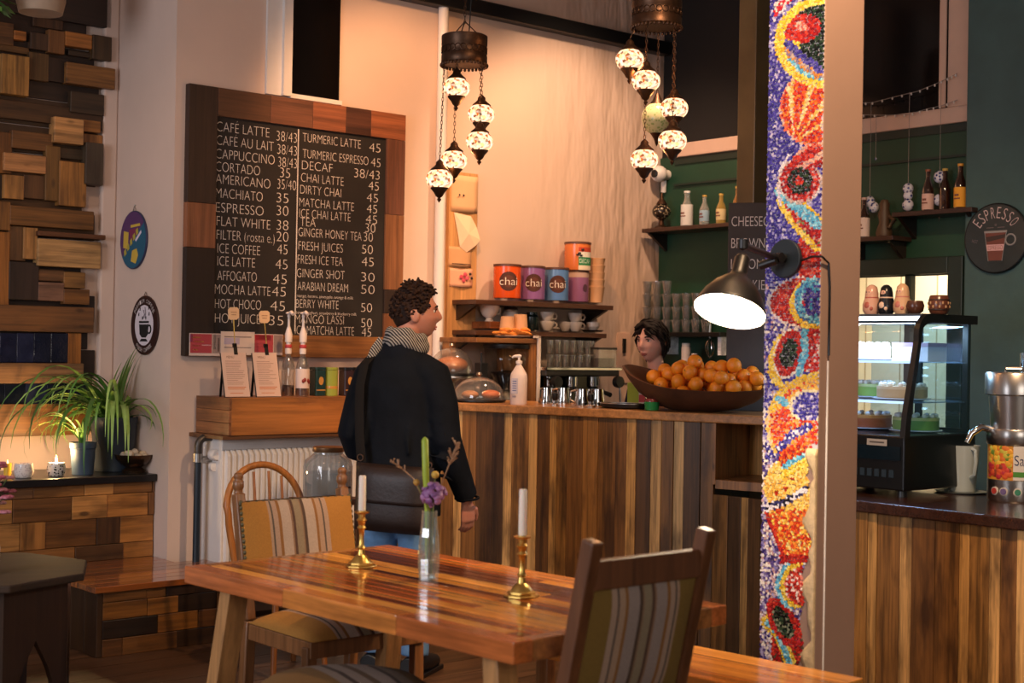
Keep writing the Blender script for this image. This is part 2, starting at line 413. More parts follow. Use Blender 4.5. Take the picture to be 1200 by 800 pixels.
# dark window pane with white frame on the left
u0, _ = onV(338, 60, VW); u1, _ = onV(397, 60, VW); _, z0 = onV(338, 110, VW); uf, _ = onV(311, 60, VW)
m = M(); m.mat = 0; m.box(u0, u1, VW - .012, VW - .001, z0, H); m.mat = 1
m.box(u0 - .055, u0, VW - .045, VW - .001, z0 - .02, H); m.box(u0, u1 + .01, VW - .03, VW - .001, z0 - .025, z0)
m.box(uf, u0 - .055, VW - .02, VW - .001, z0 - .02, H)
struct(m.build('window_1', [MT['black_glass'], MT['white_paint']], rz=TH))
# plaster edge strip of the recess
m = M(); m.box(UC - .09, UC - .001, VR - .05, VR - .001, 0, H)
struct(m.build('trim_5', MT['plaster'], rz=TH, bevel=.01))

# ================================================================== COUNTER
CV0 = 4.72; CU0 = 5.384
P0 = Vector((4.953, 6.29)); P1 = Vector((CU0, CV0)); dr = (P0 - P1).normalized()       # upper bar front, in uv
PA = P1 + dr * 1.9
nrm = Vector((-dr.y, dr.x));  nrm = nrm if nrm.x > 0 else -nrm
HB, HL = 1.20, .85
bar = thing('bar_counter', 'high counter clad in mixed brown upright planks, with an open cubby beside the pillar', 'counter', U(P1.x, P1.y, 0), TH)
ang = atan2(dr.y, dr.x)
RB = rot('Z', math.degrees(ang))                      # bar local: x along the bar away from the pillar, y toward (front negative/positive)
sgn = 1 if (RB @ Vector((0, 1, 0))).x > 0 else -1     # +sgn*y points behind the counter
PLK = ['#8c5c30', '#986a34', '#744a24', '#c88f4c', '#d49c56', '#5c3c20', '#865e2a', '#a8743c', '#543420', '#8e6230', '#b88246']
def planks(m, x0, x1, yf, z0, z1, seq=None, fl=.022, rnd=random.Random(3), w=(.06, .115)):
    x = x0; i = 0; last = None
    LT = ['#d8a666', '#e0b070', '#cc9856']; MD = ['#8e5f30', '#785028', '#9a6a36', '#634222', '#865a2c', '#563a20', '#a07038']
    while x < x1 - .01:
        light = last not in LT and last is not None and rnd.random() < .52
        ww = min(rnd.uniform(.042, .062) if light else rnd.uniform(*w), x1 - x)
        if x1 - x - ww < .03: ww = x1 - x
        c = rnd.choice([q for q in (LT if light else MD) if q != last]); last = c; col(c, m, .1, rnd)
        t = rnd.uniform(0, .008)
        a, b = sorted((yf - t, yf + fl)) if fl > 0 else sorted((yf + t, yf + fl))
        m.box(x + .001, x + ww - .001, a, b, z0, z1); x += ww; i += 1
L = 1.9
m = M(RB); planks(m, .0, L, 0, 0, HB - .045, fl=.022 * sgn); m.build('plank_front', MT['plank'], bar, bevel=.002)
m = M(RB); m.col = lin('#4a3220'); d = .46 * sgn
y0, y1 = sorted((.024 * sgn, d))
m.box(.02, L, y0, y1, 0, HB - .045); m.build('carcass', MT['plank'], bar)
m = M(RB); col('#b67c46', m); a, b = sorted((-.025 * sgn, .62 * sgn)); m.box(-.50, L, a, b, HB - .045, HB)
m.build('bar_top', wood('bar_top_wood', 'X', .3, .2, .2, .35), bar, bevel=.006)
# cubby at the pillar end
m = M(RB); col('#a8713e', m)
a, b = sorted((-.02 * sgn, .40 * sgn))
m.box(-.018, 0, a, b, HL, HB - .045); m.box(-.3, -.018, a, b, HL - .02, HL + .025)
col('#6f5a2e', m); c1, c2 = sorted((.38 * sgn, .40 * sgn))
for k in range(5): col(random.choice(PLK[:7]), m, .1); m.box(-.3 + k * .0564, -.3 + (k + 1) * .0564, c1, c2, HL + .025, HB - .045)
m.build('cubby', MT['plank'], bar, bevel=.002)
# lower counter: front plane u = CU0, runs along -v
low = thing('low_counter', 'lower counter of upright brown planks with dark worktop right of the pillar', 'counter', U(CU0, CV0, 0), TH)
m = M(rot('Z', -90)); planks(m, .0, 3.2, 0, 0, HL - .05, fl=.022, rnd=random.Random(11), w=(.07, .13)); m.build('plank_front', MT['plank'], low, bevel=.002)
m = M(rot('Z', -90)); m.col = lin('#3a2618'); m.box(.46, 3.2, .024, .95, 0, HL - .05)
m.build('carcass', MT['plank'], low)
m = M(rot('Z', -90)); col('#3b2218', m); m.box(.40, 3.2, -.03, .98, HL - .05, HL)
m.build('worktop', wood('dark_worktop', 'X', .25, .2, .3, .4), low, bevel=.006)
# ================================================================== PILLAR WITH MOSAIC
PNX = Vector((1.147, 5.30, 0)); pu, pv = PNX.dot(D), PNX.dot(P); W1, W2 = .262, .246
pil = thing('mosaic_pillar', 'square pillar with colourful mosaic on its left face and bare beige plaster on its right', 'pillar', U(pu, pv, 0), TH)
m = M(); m.box(0, W2, 0, W1, 0, H); m.build('shaft', plain('pillar_plaster', '#967a6c', .8, var=.05, scale=3, bmp=.08), pil, bevel=.006)
Rm = random.Random(5)
def pick(*cs): return Rm.choice(cs)
BLUE = ('#3a3490', '#4a44a6', '#322c7a', '#655eb4', '#9a94d0', '#403896', '#c4bede', '#514aa8', '#372f88')
PALE = ('#cfc4d8', '#e6dcd6', '#a9a0cc', '#5a4a8c', '#efe6dc', '#8a80b8', '#3d3270', '#c8a0a0')
RED = ('#c23028', '#a81f24', '#d6493a', '#b52a20', '#8c1a22')
ORG = ('#e2662a', '#ef8a36', '#d84a22', '#e8a040', '#c8381f')
YEL = ('#e8c23a', '#f0d458', '#dcae2c', '#f4e07a')
LBL = ('#5fb4d8', '#7cc8e4', '#4a9cc8', '#a8dcea')
DRK = ('#1c2a22', '#26402e', '#141814', '#3a4a34', '#0f1412')
def el(x, y, cx, cy, rx, ry, a=0):
    dx, dy = x - cx, y - cy; ca, sa = cos(radians(a)), sin(radians(a))
    return sqrt(((dx * ca + dy * sa) / rx) ** 2 + ((-dx * sa + dy * ca) / ry) ** 2)
def seg(x, y, pts):
    best = 1e9; side = 0
    for (ax, ay), (bx, by) in zip(pts, pts[1:]):
        vx, vy = bx - ax, by - ay; t = max(0, min(1, ((x - ax) * vx + (y - ay) * vy) / (vx * vx + vy * vy)))
        d = sqrt((x - ax - t * vx) ** 2 + (y - ay - t * vy) ** 2)
        if d < best: best = d; side = 1 if (vx * (y - ay) - vy * (x - ax)) > 0 else -1
    return best, side
def mosaic(x, y):
    # first eye: yellow ring, red iris, dark pupil, blue and turquoise bands
    if y < 118:
        e = el(x, y, 968, 50, 60, 54)
        if e < 1:
            if e > .82: return pick(*YEL)
            dB, sd = seg(x, y, [(910, 46), (925, 52), (940, 66), (962, 82)])
            if dB < 4.5: return pick(*BLUE[:4])
            if el(x, y, 940, 33, 23, 17, -8) < 1: return pick('#e8b0a0', '#d86858') if el(x, y, 940, 31, 7, 6) < 1 else pick(*RED)
            if dB < 11 and sd > 0: return pick('#c8803a', '#b8a8a0', '#8a7a9a', '#d89040')
            if sd > 0 and e > .55: return pick(*LBL)
            if sd <= 0 and x > 938: return pick(*DRK)
            return pick(*YEL)
        if x > 908 and y < 46:
            if e < 1.12: return pick('#3d3888', '#8a84c4', '#d8d2e0')
            if e < 1.25: return pick('#c8303a', '#e8d2cc', '#b82030')
            if e < 1.32: return pick('#e8d2cc', '#c8b8d0')
    if 88 < y < 172 and el(x, y, 952, 128, 38, 44) < 1:
        a = math.degrees(atan2(x - 931, 166 - y))
        if el(x, y, 952, 128, 38, 44) > .93: return pick('#e8b8a0', '#e87050')
        return pick('#f0cf8c', '#f4deb0', '#e8b860') if any(abs(a - k) < 3.2 for k in (-4, 18, 38, 58)) else pick(*RED[:3], *ORG[:3])
    if 140 < y < 196 and x > 931 - (y - 170) * .2 and y > 196 - (x - 918) * 1.0:
        return pick('#e8b8a0', '#d8a090') if int((x * .6 + y) / 7) % 3 == 0 else pick(*RED)
    e = el(x, y, 938, 212, 26, 27)
    if e < 1:
        if e > .88: return pick('#e8ddd8', '#c8b0a8')
        if e > .58: return pick(*RED, '#d8a0a0')
        return pick(*RED) if e < .2 else pick(*DRK, '#6a2a26')
    if 180 < y < 250:
        d, s = seg(x, y, [(925, 182), (915, 200), (912, 222), (916, 240)])
        if d < 1.8: return pick('#efe8f0', '#d8d0e4')
    d, s = seg(x, y, [(914, 226), (930, 238), (958, 262)])
    if d < 6.5: return pick(*LBL)
    if d < 10 and s < 0 and x > 915: return pick(*YEL)
    d2, s2 = seg(x, y, [(913, 222), (916, 242), (930, 262), (958, 292)])
    if d2 < 3.6: return pick(*YEL)
    if 232 < y < 290 and s2 < 0 and s > 0 and x > 917: return pick(*RED, '#7a8a5a', '#d8a080')
    if 268 < y < 324 and x > 936 + max(0, (282 - y)) * .8: return pick(*RED, '#d86a58')
    # half rosette under the lamp
    if 316 < y < 384:
        e = el(x, y, 955, 354, 55, 32)
        if e < 1:
            if el(x, y, 956, 352, 15, 19) < 1: return pick('#c02a3a', '#2a2470', '#2a2470') if el(x, y, 943, 354, 5, 5) < 1 or el(x, y, 956, 352, 8, 9) < .3 else pick(*BLUE[:4], '#4a9cc8')
            if el(x, y, 956, 352, 24, 28) < 1: return pick(*LBL, '#3f6fae')
            if el(x, y, 956, 356, 30, 31) < 1: return pick(*YEL)
            if e > .94: return pick('#e8d8d0')
            return pick(*RED, *RED, '#d8664a', '#c87a5a')
    d, s = seg(x, y, [(948, 374), (943, 392), (944, 412), (937, 436)])
    if d < 4.5: return pick(*LBL)
    e = el(x, y, 925, 414, 17, 30, 14)
    if e < 1: return pick(*DRK, '#4a5a48') if e < .58 else (pick('#efe4d8') if e > .93 else pick(*RED))
    if el(x, y, 920, 420, 19, 34, 12) < 1 and x < 918: return pick(*YEL)
    if 384 < y < 436 and x > 940: return pick(*RED, '#e8d0c8', '#c84848')
    d, s = seg(x, y, [(906, 450), (930, 440), (958, 430)])
    if d < 4: return pick(*BLUE[:4], '#d8d2e0')
    if el(x, y, 950, 476, 25, 20) < 1 and y < 492: return pick(*BLUE, '#d8d2e0') if el(x, y, 950, 476, 25, 20) < .85 else pick('#efe2b8')
    if el(x, y, 917, 469, 9, 5, 30) < 1: return pick(*LBL)
    if y > 436 and y < 530:
        e = el(x, y, 958, 497, 60, 62)
        if e < 1:
            d, s = seg(x, y, [(914, 526), (928, 510), (948, 500)])
            if d < 5: return pick(*BLUE[:4], '#e8e2ec')
            if y < 482 and e > .84: return pick(*YEL, '#ecc05a')
            if y < 478: return pick('#e8a048', '#d84a30', '#ecc05a', '#ecc05a')
            if e > .93: return pick('#f0d0a0', '#ecc05a')
            return pick(*ORG, *RED[:3], '#f0b070')
    d, s = seg(x, y, [(918, 548), (930, 540), (950, 530)])
    if d < 3.2: return pick(*LBL)
    d2, _ = seg(x, y, [(919, 556), (931, 548), (951, 538)])
    if d2 < 5: return pick(*YEL)
    if 500 < y < 545 and x > 914: return pick(*ORG, *RED[:2])
    d, s = seg(x, y, [(898, 595), (920, 588), (944, 574)])
    if d < 4.5: return pick('#1c1c2c', '#efeaf0', '#efeaf0', '#3a3a6a')
    if 540 < y < 597 and el(x, y, 930, 572, 34, 36, -25) < 1:
        for cx, cy in ((930, 561), (921, 572), (911, 578)):
            if el(x, y, cx, cy, 2.6, 2.6) < 1: return '#b0301c'
        return pick('#f0cc60', '#f4d888', '#e8b048')
    lim = 896 + max(0, y - 600) * .38 if y < 650 else 915
    if 590 < y < 650 and x > lim:
        return pick(*RED[:3]) if x < lim + 5 else pick(*ORG, '#f0c850', '#f4dc8a', '#d84a30')
    if 646 < y < 660 and x > 914: return pick(*RED)
    e = el(x, y, 946, 686, 36, 34)
    if 654 < y < 712 and e < 1 and x < 942:
        if e > .88: return pick(*LBL)
        if e > .72: return pick(*YEL)
        return pick(*RED, '#f0dcd4', '#e89080')
    e = el(x, y, 919, 730, 15, 33, -28)
    if e < 1: return pick(*DRK, '#8a9078') if e < .62 else pick(*RED, '#c0303a')
    d, s = seg(x, y, [(900, 728), (914, 744), (926, 775)])
    if d < 3.5: return pick(*LBL)
    if d < 7 : return pick(*YEL)
    if y > 725 and x > 905: return pick(*RED, '#5a4a3a')
    if y > 540 or x < 890 + (y > 430) * 8: return pick(*PALE) if y > 470 else pick(*BLUE, *PALE)
    return pick(*BLUE) if y < 330 else pick(*BLUE, *PALE)
m = M(); g = .0106; rw = g * .90
for k in range(int(3.25 / rw)):
    for j in range(int((W1 - .004) / g) + 1):
        vv = .004 + (j + .5 * (k % 2)) * g + Rm.uniform(-.20, .20) * g; zz = .04 + k * rw + Rm.uniform(-.22, .22) * g
        if not .002 < vv < W1 - .002: continue
        x, y = px_of(U(pu, pv + vv, zz))
        if y > 520 and x > 951 - max(0, (y - 600)) * .09 + 2.5 * sin(y * .11) + 2 * sin(y * .043): continue
        h = g * .5 * Rm.uniform(.84, 1.02); a = Rm.uniform(-.75, .75); ca, sa = cos(a), sin(a); m.col = lin(mosaic(x, y))
        top = -.004 + Rm.uniform(-.0011, .0011); j4 = [h * Rm.uniform(.75, 1.1) for _ in range(8)]; q = [(-j4[0], -j4[1]), (j4[2], -j4[3]), (j4[4], j4[5]), (-j4[6], j4[7])]
        vs = [(top, min(W1, max(0, vv + p * ca - r * sa)), zz + p * sa + r * ca) for p, r in q] + [(0, min(W1, max(0, vv + 1.06 * (p * ca - r * sa))), zz + 1.06 * (p * sa + r * ca)) for p, r in q]
        m.add(vs, [(3, 2, 1, 0), (0, 1, 5, 4), (1, 2, 6, 5), (2, 3, 7, 6), (3, 0, 4, 7)])
m.build('mosaic', vcol('mosaic_tiles', .22, var=.05, scale=90), pil)
m = M(); m.col = lin('#d8cfc6')
def mgr(z0, z1): m.box(-.0012, 0, .001, W1 - .001, z0, z1)
_, zpl = onU(948, 525, pu); mgr(zpl, 3.4)
m.build('grout', plain('grout', '#cabfc4', .9, var=.1), pil)
# ragged torn plaster along the lower edge of the mosaic
m = M(); rings = []; cc = lin('#c9b08a'); m.col = cc
zs = [.05 + i * (zpl - .05) / 40 for i in range(41)]
top = []; 
for z in zs:
    w = .045 + .018 * sin(z * 23) + .014 * sin(z * 51 + 1) + Rm.uniform(-.006, .006); top.append(w)
vs = []; 
for z, w in zip(zs, top): vs += [(-.001, .0, z), (-.008 - .004 * Rm.random(), .006, z), (-.007 - .004 * Rm.random(), w * .6, z), (-.0005, w, z)]
fs = [(i * 4 + j, i * 4 + j + 1, i * 4 + j + 5, i * 4 + j + 4) for i in range(40) for j in range(3)]
m.add(vs, [tuple(reversed(f)) for f in fs], True)
m.build('torn_plaster', plain('torn_plaster', '#cdb48c', .8, var=.25, scale=30, bmp=.5, bscale=80), pil, solid=.001)
# white surface cable down the right face
m = M(); uc = .045; m.tube([(uc, -.004, .05), (uc, -.004, 1.48)], .004, 8); 
m.build('cable_cover', MT['white_paint'], pil)
# ================================================================== LEFT: PATCHWORK, CONSOLE, PLATFORM
def wallboard(m, r, v, t, c, jit=.08):
    x0, y0, x1, y1 = r; ua, za = onV(x0, y0, v - t); ub, zb = onV(x1, y1, v - t)
    if y1 - y0 > (x1 - x0) : m.mat = 1
    else: m.mat = 0
    col(c, m, jit); m.box(ua, ub, v - t, v - .001, min(za, zb), max(za, zb))
pw = M()
u0, _ = onV(-60, 300, VR); u1, _ = onV(112, 300, VR); _, z0 = onV(60, 505, VR)
BD = [(-30, -40, 131, 34, '#2a1a10', .03), (40, -40, 74, 36, '#4a2f1a', .02), (17, 35, 31, 48, '#b06a2c', .05), (-20, 22, 16, 54, '#6a4422', .04), (36, 37, 57, 60, '#4a3220', .045),
 (57, 34, 76, 64, '#744a24', .05), (77, 36, 108, 58, '#a8682c', .055), (109, 40, 131, 72, '#4d361d', .06), (-20, 48, 34, 64, '#5c3d1c', .03), (2, 62, 34, 113, '#b5803f', .07), (34, 60, 57, 96, '#5d4120', .04),
 (57, 66, 80, 98, '#2e1c10', .035), (80, 58, 131, 72, '#3d2a18', .03), (78, 72, 135, 105, '#8a5a2a', .065), (-20, 113, 120, 152, '#4a3018', .03), (83, 106, 122, 136, '#3c2a18', .045),
 (64, 136, 98, 170, '#c08a52', .08), (98, 140, 118, 156, '#8a5826', .05), (98, 156, 120, 180, '#9a6430', .03), (-20, 152, 14, 204, '#83501f', .03), (14, 152, 62, 178, '#6a4420', .045), (5, 178, 54, 204, '#b07a4a', .055),
 (54, 170, 70, 236, '#6e4c22', .05), (70, 172, 98, 188, '#3a2a16', .035), (70, 188, 101, 243, '#9c6830', .06), (101, 166, 121, 217, '#4a3c2c', .08), (-20, 203, 5, 234, '#2a1d14', .02), (5, 204, 28, 234, '#b27c40', .05), (28, 204, 54, 234, '#5a3a1e', .04),
 (-20, 234, 12, 270, '#8a5a28', .055), (12, 240, 110, 270, '#70481f', .06), (-20, 270, 10, 381, '#9a6028', .045), (10, 264, 30, 306, '#6a4726', .04), (28, 266, 44, 304, '#b07c44', .05), (45, 270, 124, 281, '#6a3f22', .09),
 (45, 279, 118, 315, '#b98d58', .075), (11, 306, 45, 352, '#2c1e18', .05), (45, 315, 75, 330, '#7a5230', .04), (75, 318, 100, 338, '#8a6030', .045), (45, 330, 75, 353, '#8a6450', .05), (75, 338, 105, 357, '#7a4e22', .055),
 (-20, 356, 110, 390, '#6f4826', .06), (80, 390, 95, 426, '#b06c2c', .045), (-20, 425, 98, 449, '#a5774c', .06), (-20, 474, 105, 509, '#8a5a2c', .07)]
for b in BD: wallboard(pw, b[:4], VR - .02, b[5], b[4])
rr = random.Random(9)
pw.mat = 0
for k in range(16):
    col(rr.choice(['#3a2614', '#5a3a1c', '#2a1a10']), pw); zz = z0 + k * .155
    pw.box(u0, u1 - .1 * rr.random(), VR - .02, VR - .001, zz, zz + .15)
for r_ in ((-20, 390, 80, 425), (-20, 449, 105, 475)):
    x0, y0, x1, y1 = r_; n = 5
    for k in range(n):
        pw.mat = 2; a = x0 + (x1 - x0) * k / n; b = x0 + (x1 - x0) * (k + 1) / n
        ua, za = onV(a, y0, VR - .07); ub, zb = onV(b, y1, VR - .07); col('#1c2038', pw, .5); pw.box(ua, ub - .003, VR - .07, VR - .001, zb, za)
o = pw.build('wood_patchwork', [wood('patch_x', 'X', .5, .5, 0, .55), wood('patch_z', 'Z', .5, .5, 0, .55), vcol('glazed_board', .12, var=.5, scale=18, bmp=.6)], rz=TH, bevel=.004)
tag(o, 'patchwork of rough reclaimed wood blocks on the far left wall', 'wall cladding')
# hanging planter lampshade top left and its greenery
x, z = atY(66, 10, 7.6); t = thing('hanging_planter', 'pale fabric planter hanging high on the wood patchwork', 'planter', (x, 7.35, z), 0)
m = M(); m.lathe([(.11, -.085), (.125, -.02), (.13, .25), (.12, .25), (.11, -.06), (.0, -.06)], 28); m.build('pot', plain('grey_felt', '#a08c78', .9, var=.15), t)
m = M()
for k in range(3):
    a = k * 2.1; m.tube([(.125 * cos(a), .125 * sin(a), .24), (0, 0, .7), (0, 0, H - z)], .003, 6)
m.build('cord', MT['black_matte'], t)
def leafplant(root, n, r, zc, size, cols, seed=1, down=.3):
    rd = random.Random(seed); m = M()
    for k in range(n):
        a = rd.uniform(0, 2 * pi); e = rd.uniform(-down, 1.1); L_ = r * rd.uniform(.5, 1); base = Vector((0, 0, zc)); tip = base + Vector((cos(a) * cos(e), sin(a) * cos(e), sin(e))) * L_
        col(rd.choice(cols), m, .25, rd); sd = Vector((-sin(a), cos(a), rd.uniform(-.5, .5))).normalized() * size * .5; dn = (tip - base).normalized()
        m.add([tip - dn * size, tip - dn * size * .4 + sd, tip + dn * size * .6, tip - dn * size * .4 - sd], [(0, 1, 2, 3)]); m.tube([base, tip - dn * size], .002, 5)
    return m.build('foliage', MT['leaf'], root)
x, z = atY(4, 14, 7.2); t = thing('trailing_plant', 'small green trailing plant at the top left corner', 'plant', (x - .05, 7.1, z), 0)
m = M(); m.lathe([(.05, -.02), (.065, .09), (.06, .09), (.045, 0), (0, 0)], 16); m.build('pot', MT['ceramic'], t); leafplant(t, 46, .14, .06, .05, ['#3c6b2a', '#2c5522', '#5a8a3c'], 4, .9)
m = M(); m.tube([(0, 0, .09), (0, 0, H - z)], .003, 6); m.build('cord', MT['black_matte'], t)
# console in the recess
cu1 = UC - .004; cv0 = 7.18
con = thing('console', 'low wood-block cabinet with black top carrying the plants', 'cabinet', U(cu1, cv0, .34), TH)
m = M(); rd = random.Random(21); zz = 0
while zz < .40:
    hh = min(rd.uniform(.07, .16), .41 - zz); xx = -2.2
    while xx < -.01:
        ww = min(rd.uniform(.09, .34), -xx); col(rd.choice(['#8a5a2c', '#a36c34', '#6b4420', '#4f331b', '#b07a40', '#7a5230', '#94602c']), m, .12, rd); m.mat = 1 if ww < hh else 0
        m.box(xx, xx + ww - .002, .0 + rd.uniform(-.006, .004), .03, zz, zz + hh - .002); xx += ww
    zz += hh
m.build('block_front', [wood('console_x', 'X', .4, .6), wood('console_z', 'Z', .4, .6)], con, bevel=.003)
m = M(); m.col = lin('#4a3018'); m.box(-2.2, 0, .032, VR - cv0 - .03, 0, .41); m.build('carcass', MT['wood_x'], con)
m = M(); m.box(-2.2, 0, -.03, VR - cv0 - .055, .41, .45); m.build('black_top', plain('black_stone', '#121214', .3, var=.2), con, bevel=.004)
ZC = .79
# platform bench
bu0 = 2.924; bv0 = 6.41
pb = thing('platform_bench', 'low wooden platform of reclaimed blocks with polished top left of the table', 'bench', U(bu0, bv0, 0), TH)
bl = .84
m = M(); rd = random.Random(31); zz = 0
for hh in (.085, .09, .085, .05):
    xx = .03
    while xx < bl:
        ww = min(rd.uniform(.1, .3), bl - xx); col(rd.choice(['#5c3818', '#84531f', '#2e1c10', '#25170d', '#744a20', '#3a2411']), m, .15, rd)
        m.box(xx, xx + ww - .002, rd.uniform(-.005, .004), .03, zz, zz + hh - .002); xx += ww
    zz += hh
xx = 0
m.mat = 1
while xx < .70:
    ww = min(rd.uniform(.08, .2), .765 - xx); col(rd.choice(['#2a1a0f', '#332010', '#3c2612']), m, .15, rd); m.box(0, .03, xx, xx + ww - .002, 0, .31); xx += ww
m.build('block_front', [wood('bench_x', 'X', .4, .6), wood('bench_z', 'Z', .4, .6)], pb, bevel=.003)
m = M(); m.col = lin('#3a2414'); m.box(.03, bl, .031, .615, 0, .31); m.box(.03, .65, .615, .765, 0, .31); m.build('carcass', MT['wood_x'], pb)
m = M(); rd = random.Random(3)
for k in range(6):
    col(rd.choice(['#a8612c', '#8a4c22', '#b8713a', '#94582a']), m, .1, rd)
    m.box(-.02, bl + .01 if k < 5 else UC - bu0 - .01, -.02 + k * .1055, -.02 + (k + 1) * .1055 - .001, .31, .34)
m.box(-.02, UC - bu0 - .01, .613, .765, .31, .34)
m.build('polished_top', wood('bench_top', 'X', .14, .3, .6, .5, bmp=.05), pb, bevel=.003)
# octagonal dark side table
t = thing('octagonal_table', 'dark octagonal carved side table in the bottom left corner', 'table', (-2.12, 5.62, 0), radians(15))
m = M(); n = 8; R8 = .47
pts = [(R8 * cos(2 * pi * k / n + pi / 8), R8 * sin(2 * pi * k / n + pi / 8)) for k in range(n)]
col('#35210f', m); m.prism(pts, .57, .60); m.build('table_top', wood('dark_table', 'X', .7, .1, 0, .4), t, bevel=.006)
def panel(a, b, m, z0=0, z1=.57, th=.025):
    # board between two corners with a pointed arch cut from the lower part
    a = Vector((*a, 0)); b = Vector((*b, 0)); d = b - a; w = d.length; e = d.normalized(); nn = Vector((-e.y, e.x, 0))
    leg = .055; sp = .34; k = 7; arch = []
    for i in range(k + 1):
        f = i / k; arch.append((leg + (w - 2 * leg) * .5 * f * f * (2 - f) if i < k else w / 2, 0.0 if i == 0 else sp * f ** .55 + .02))
    outline = [(0, z0), (leg, z0)] + [(x, y) for x, y in arch[1:]] + [(w - x, y) for x, y in reversed(arch[1:-1])] + [(w - leg, z0), (w, z0), (w, z1), (0, z1)]
    n_ = len(outline); vs = [a + e * x + nn * s_ + Vector((0, 0, y)) for s_ in (0, th) for x, y in outline]
    m.add(vs, [tuple(range(n_)), tuple(reversed(range(n_, 2 * n_)))] + [(j, n_ + j, n_ + (j + 1) % n_, (j + 1) % n_) for j in range(n_)])
q = [(x * .86, y * .86) for x, y in pts]
for k in range(n):
    m = M(); col('#3a2416', m, .1); panel(q[k], q[(k + 1) % n], m); m.build('arched_panel', wood('dark_panel%d' % k, 'Z', .4, .1, .1, .4) if k == 0 else bpy.data.materials['dark_panel0'], t)
# things on the console
def oncon(px, v, dz=0):
    u, _ = onV(px, 540, v); return U(u, v, ZC + dz)
def pot(name, label, p, r, h, c, rz=0):
    t = thing(name, label, 'plant pot', p, rz); return t
t = thing('spider_plant', 'spider plant with long arching leaves in a dark bucket pot on the console', 'plant', oncon(133, 7.45), 0)
m = M(); m.col = lin('#1b222b'); m.lathe([(.10, 0), (.105, .005), (.125, .26), (.13, .27), (.13, .30), (.122, .30), (.115, .26), (.0, .255)], 32); m.build('pot', plain('slate_pot', '#232d38', .45, var=.2), t)
def blade(m, a, L_, up, droop, w, base, rd, kink=0):
    pts = []; n = 12; p = Vector(base); pitch = up; h = Vector((cos(a), sin(a), 0))
    for i in range(n + 1):
        pts.append(p.copy()); p = p + (h * cos(pitch) + Vector((0, 0, sin(pitch)))) * (L_ / n); pitch -= droop / n * (.4 + 1.4 * i / n)
    sd = Vector((-sin(a), cos(a), 0)); vs = []
    for i, q in enumerate(pts):
        ww = w * (1 - (i / n) ** 2.2) * (.6 + .4 * min(1, i / 3)) + .0006; vs += [q - sd * ww + Vector((0, 0, ww * .35)), q, q + sd * ww + Vector((0, 0, ww * .35))]
    m.add(vs, [(3 * i + j, 3 * i + j + 1, 3 * i + j + 4, 3 * i + j + 3) for i in range(n) for j in (0, 1)], True)
m = M(); rd = random.Random(12)
for k in range(110):
    a = rd.uniform(0, 2 * pi)
    if k % 2: a = rd.gauss(pi + .35, .6)
    col(rd.choice(['#6f9a40', '#8ab452', '#578638', '#a0c468', '#47742e']), m, .2, rd); L_ = rd.uniform(.40, .68)
    up = rd.uniform(.5, 1.45); dr_ = rd.uniform(2.2, 4.2)
    if sin(a) > .15 : L_ *= .62; dr_ *= .8
    if cos(a) > .1: L_ *= .62
    if k > 98: up, dr_, L_ = 1.45, .5, rd.uniform(.35, .47); a = rd.uniform(-.5, .5)
    if 60 < k <= 78: a, L_, up, dr_ = rd.gauss(-pi / 2 + .05, .35), rd.uniform(.7, 1.08), rd.uniform(.5, 1.1), rd.uniform(2.2, 2.9)
    blade(m, a, L_, up, dr_, rd.uniform(.010, .017), (rd.uniform(-.05, .05), rd.uniform(-.05, .05), .26), rd)
m.build('leaves', MT['leaf'], t)
t = thing('small_blue_pot', 'small slate-blue plant pot beside the large spider plant bucket', 'plant pot', oncon(97, 7.3), 0)
m = M(); m.col = lin('#3e5266'); m.lathe([(.052, 0), (.056, .004), (.066, .14), (.071, .145), (.071, .175), (.064, .175), (.06, .14), (0, .135)], 28); m.build('pot', plain('blue_grey_pot', '#2f3f52', .5, var=.15), t)
m = M()
for k in range(14): col(rd.choice(['#6f9a44', '#88ac58', '#4f7a34']), m, .2, rd); blade(m, rd.uniform(2.2, 5.2), rd.uniform(.25, .42), rd.uniform(.7, 1.4), rd.uniform(1.8, 3.0), .008, (0, 0, .15), rd)
m.build('leaves', MT['leaf'], t)
t = thing('metal_bowl', 'dark metal footed bowl full of shells at the console end', 'bowl', oncon(157, 7.30), 0)
m = M(); m.lathe([(.062, 0), (.066, .012), (.04, .03), (.07, .045), (.1, .075), (.108, .1), (.1, .1), (.06, .055), (0, .05)], 28); m.build('bowl', plain('dark_pewter', '#5a4636', .25, .9, var=.2), t)
for k in range(7):
    a = k * .9; p = oncon(157, 7.30) + Vector((.055 * cos(a), .055 * sin(a), .085 + .01 * (k % 3)))
    s = M(); s.lathe([(.004, -.03), (.02, -.015), (.024, 0), (.018, .012), (.012, .02), (.003, .032)], 12, R=rot('X', 70 + 20 * sin(k)) @ rot('Y', 40 * cos(k * 2))); 
    tag(s.build('seashell', plain('shell', '#b9a690', .5, var=.25, scale=60) if k == 0 else bpy.data.materials['shell'], loc=p), 'pale sea shell heaped in the dark footed bowl', 'shell', 'shells in the metal bowl')
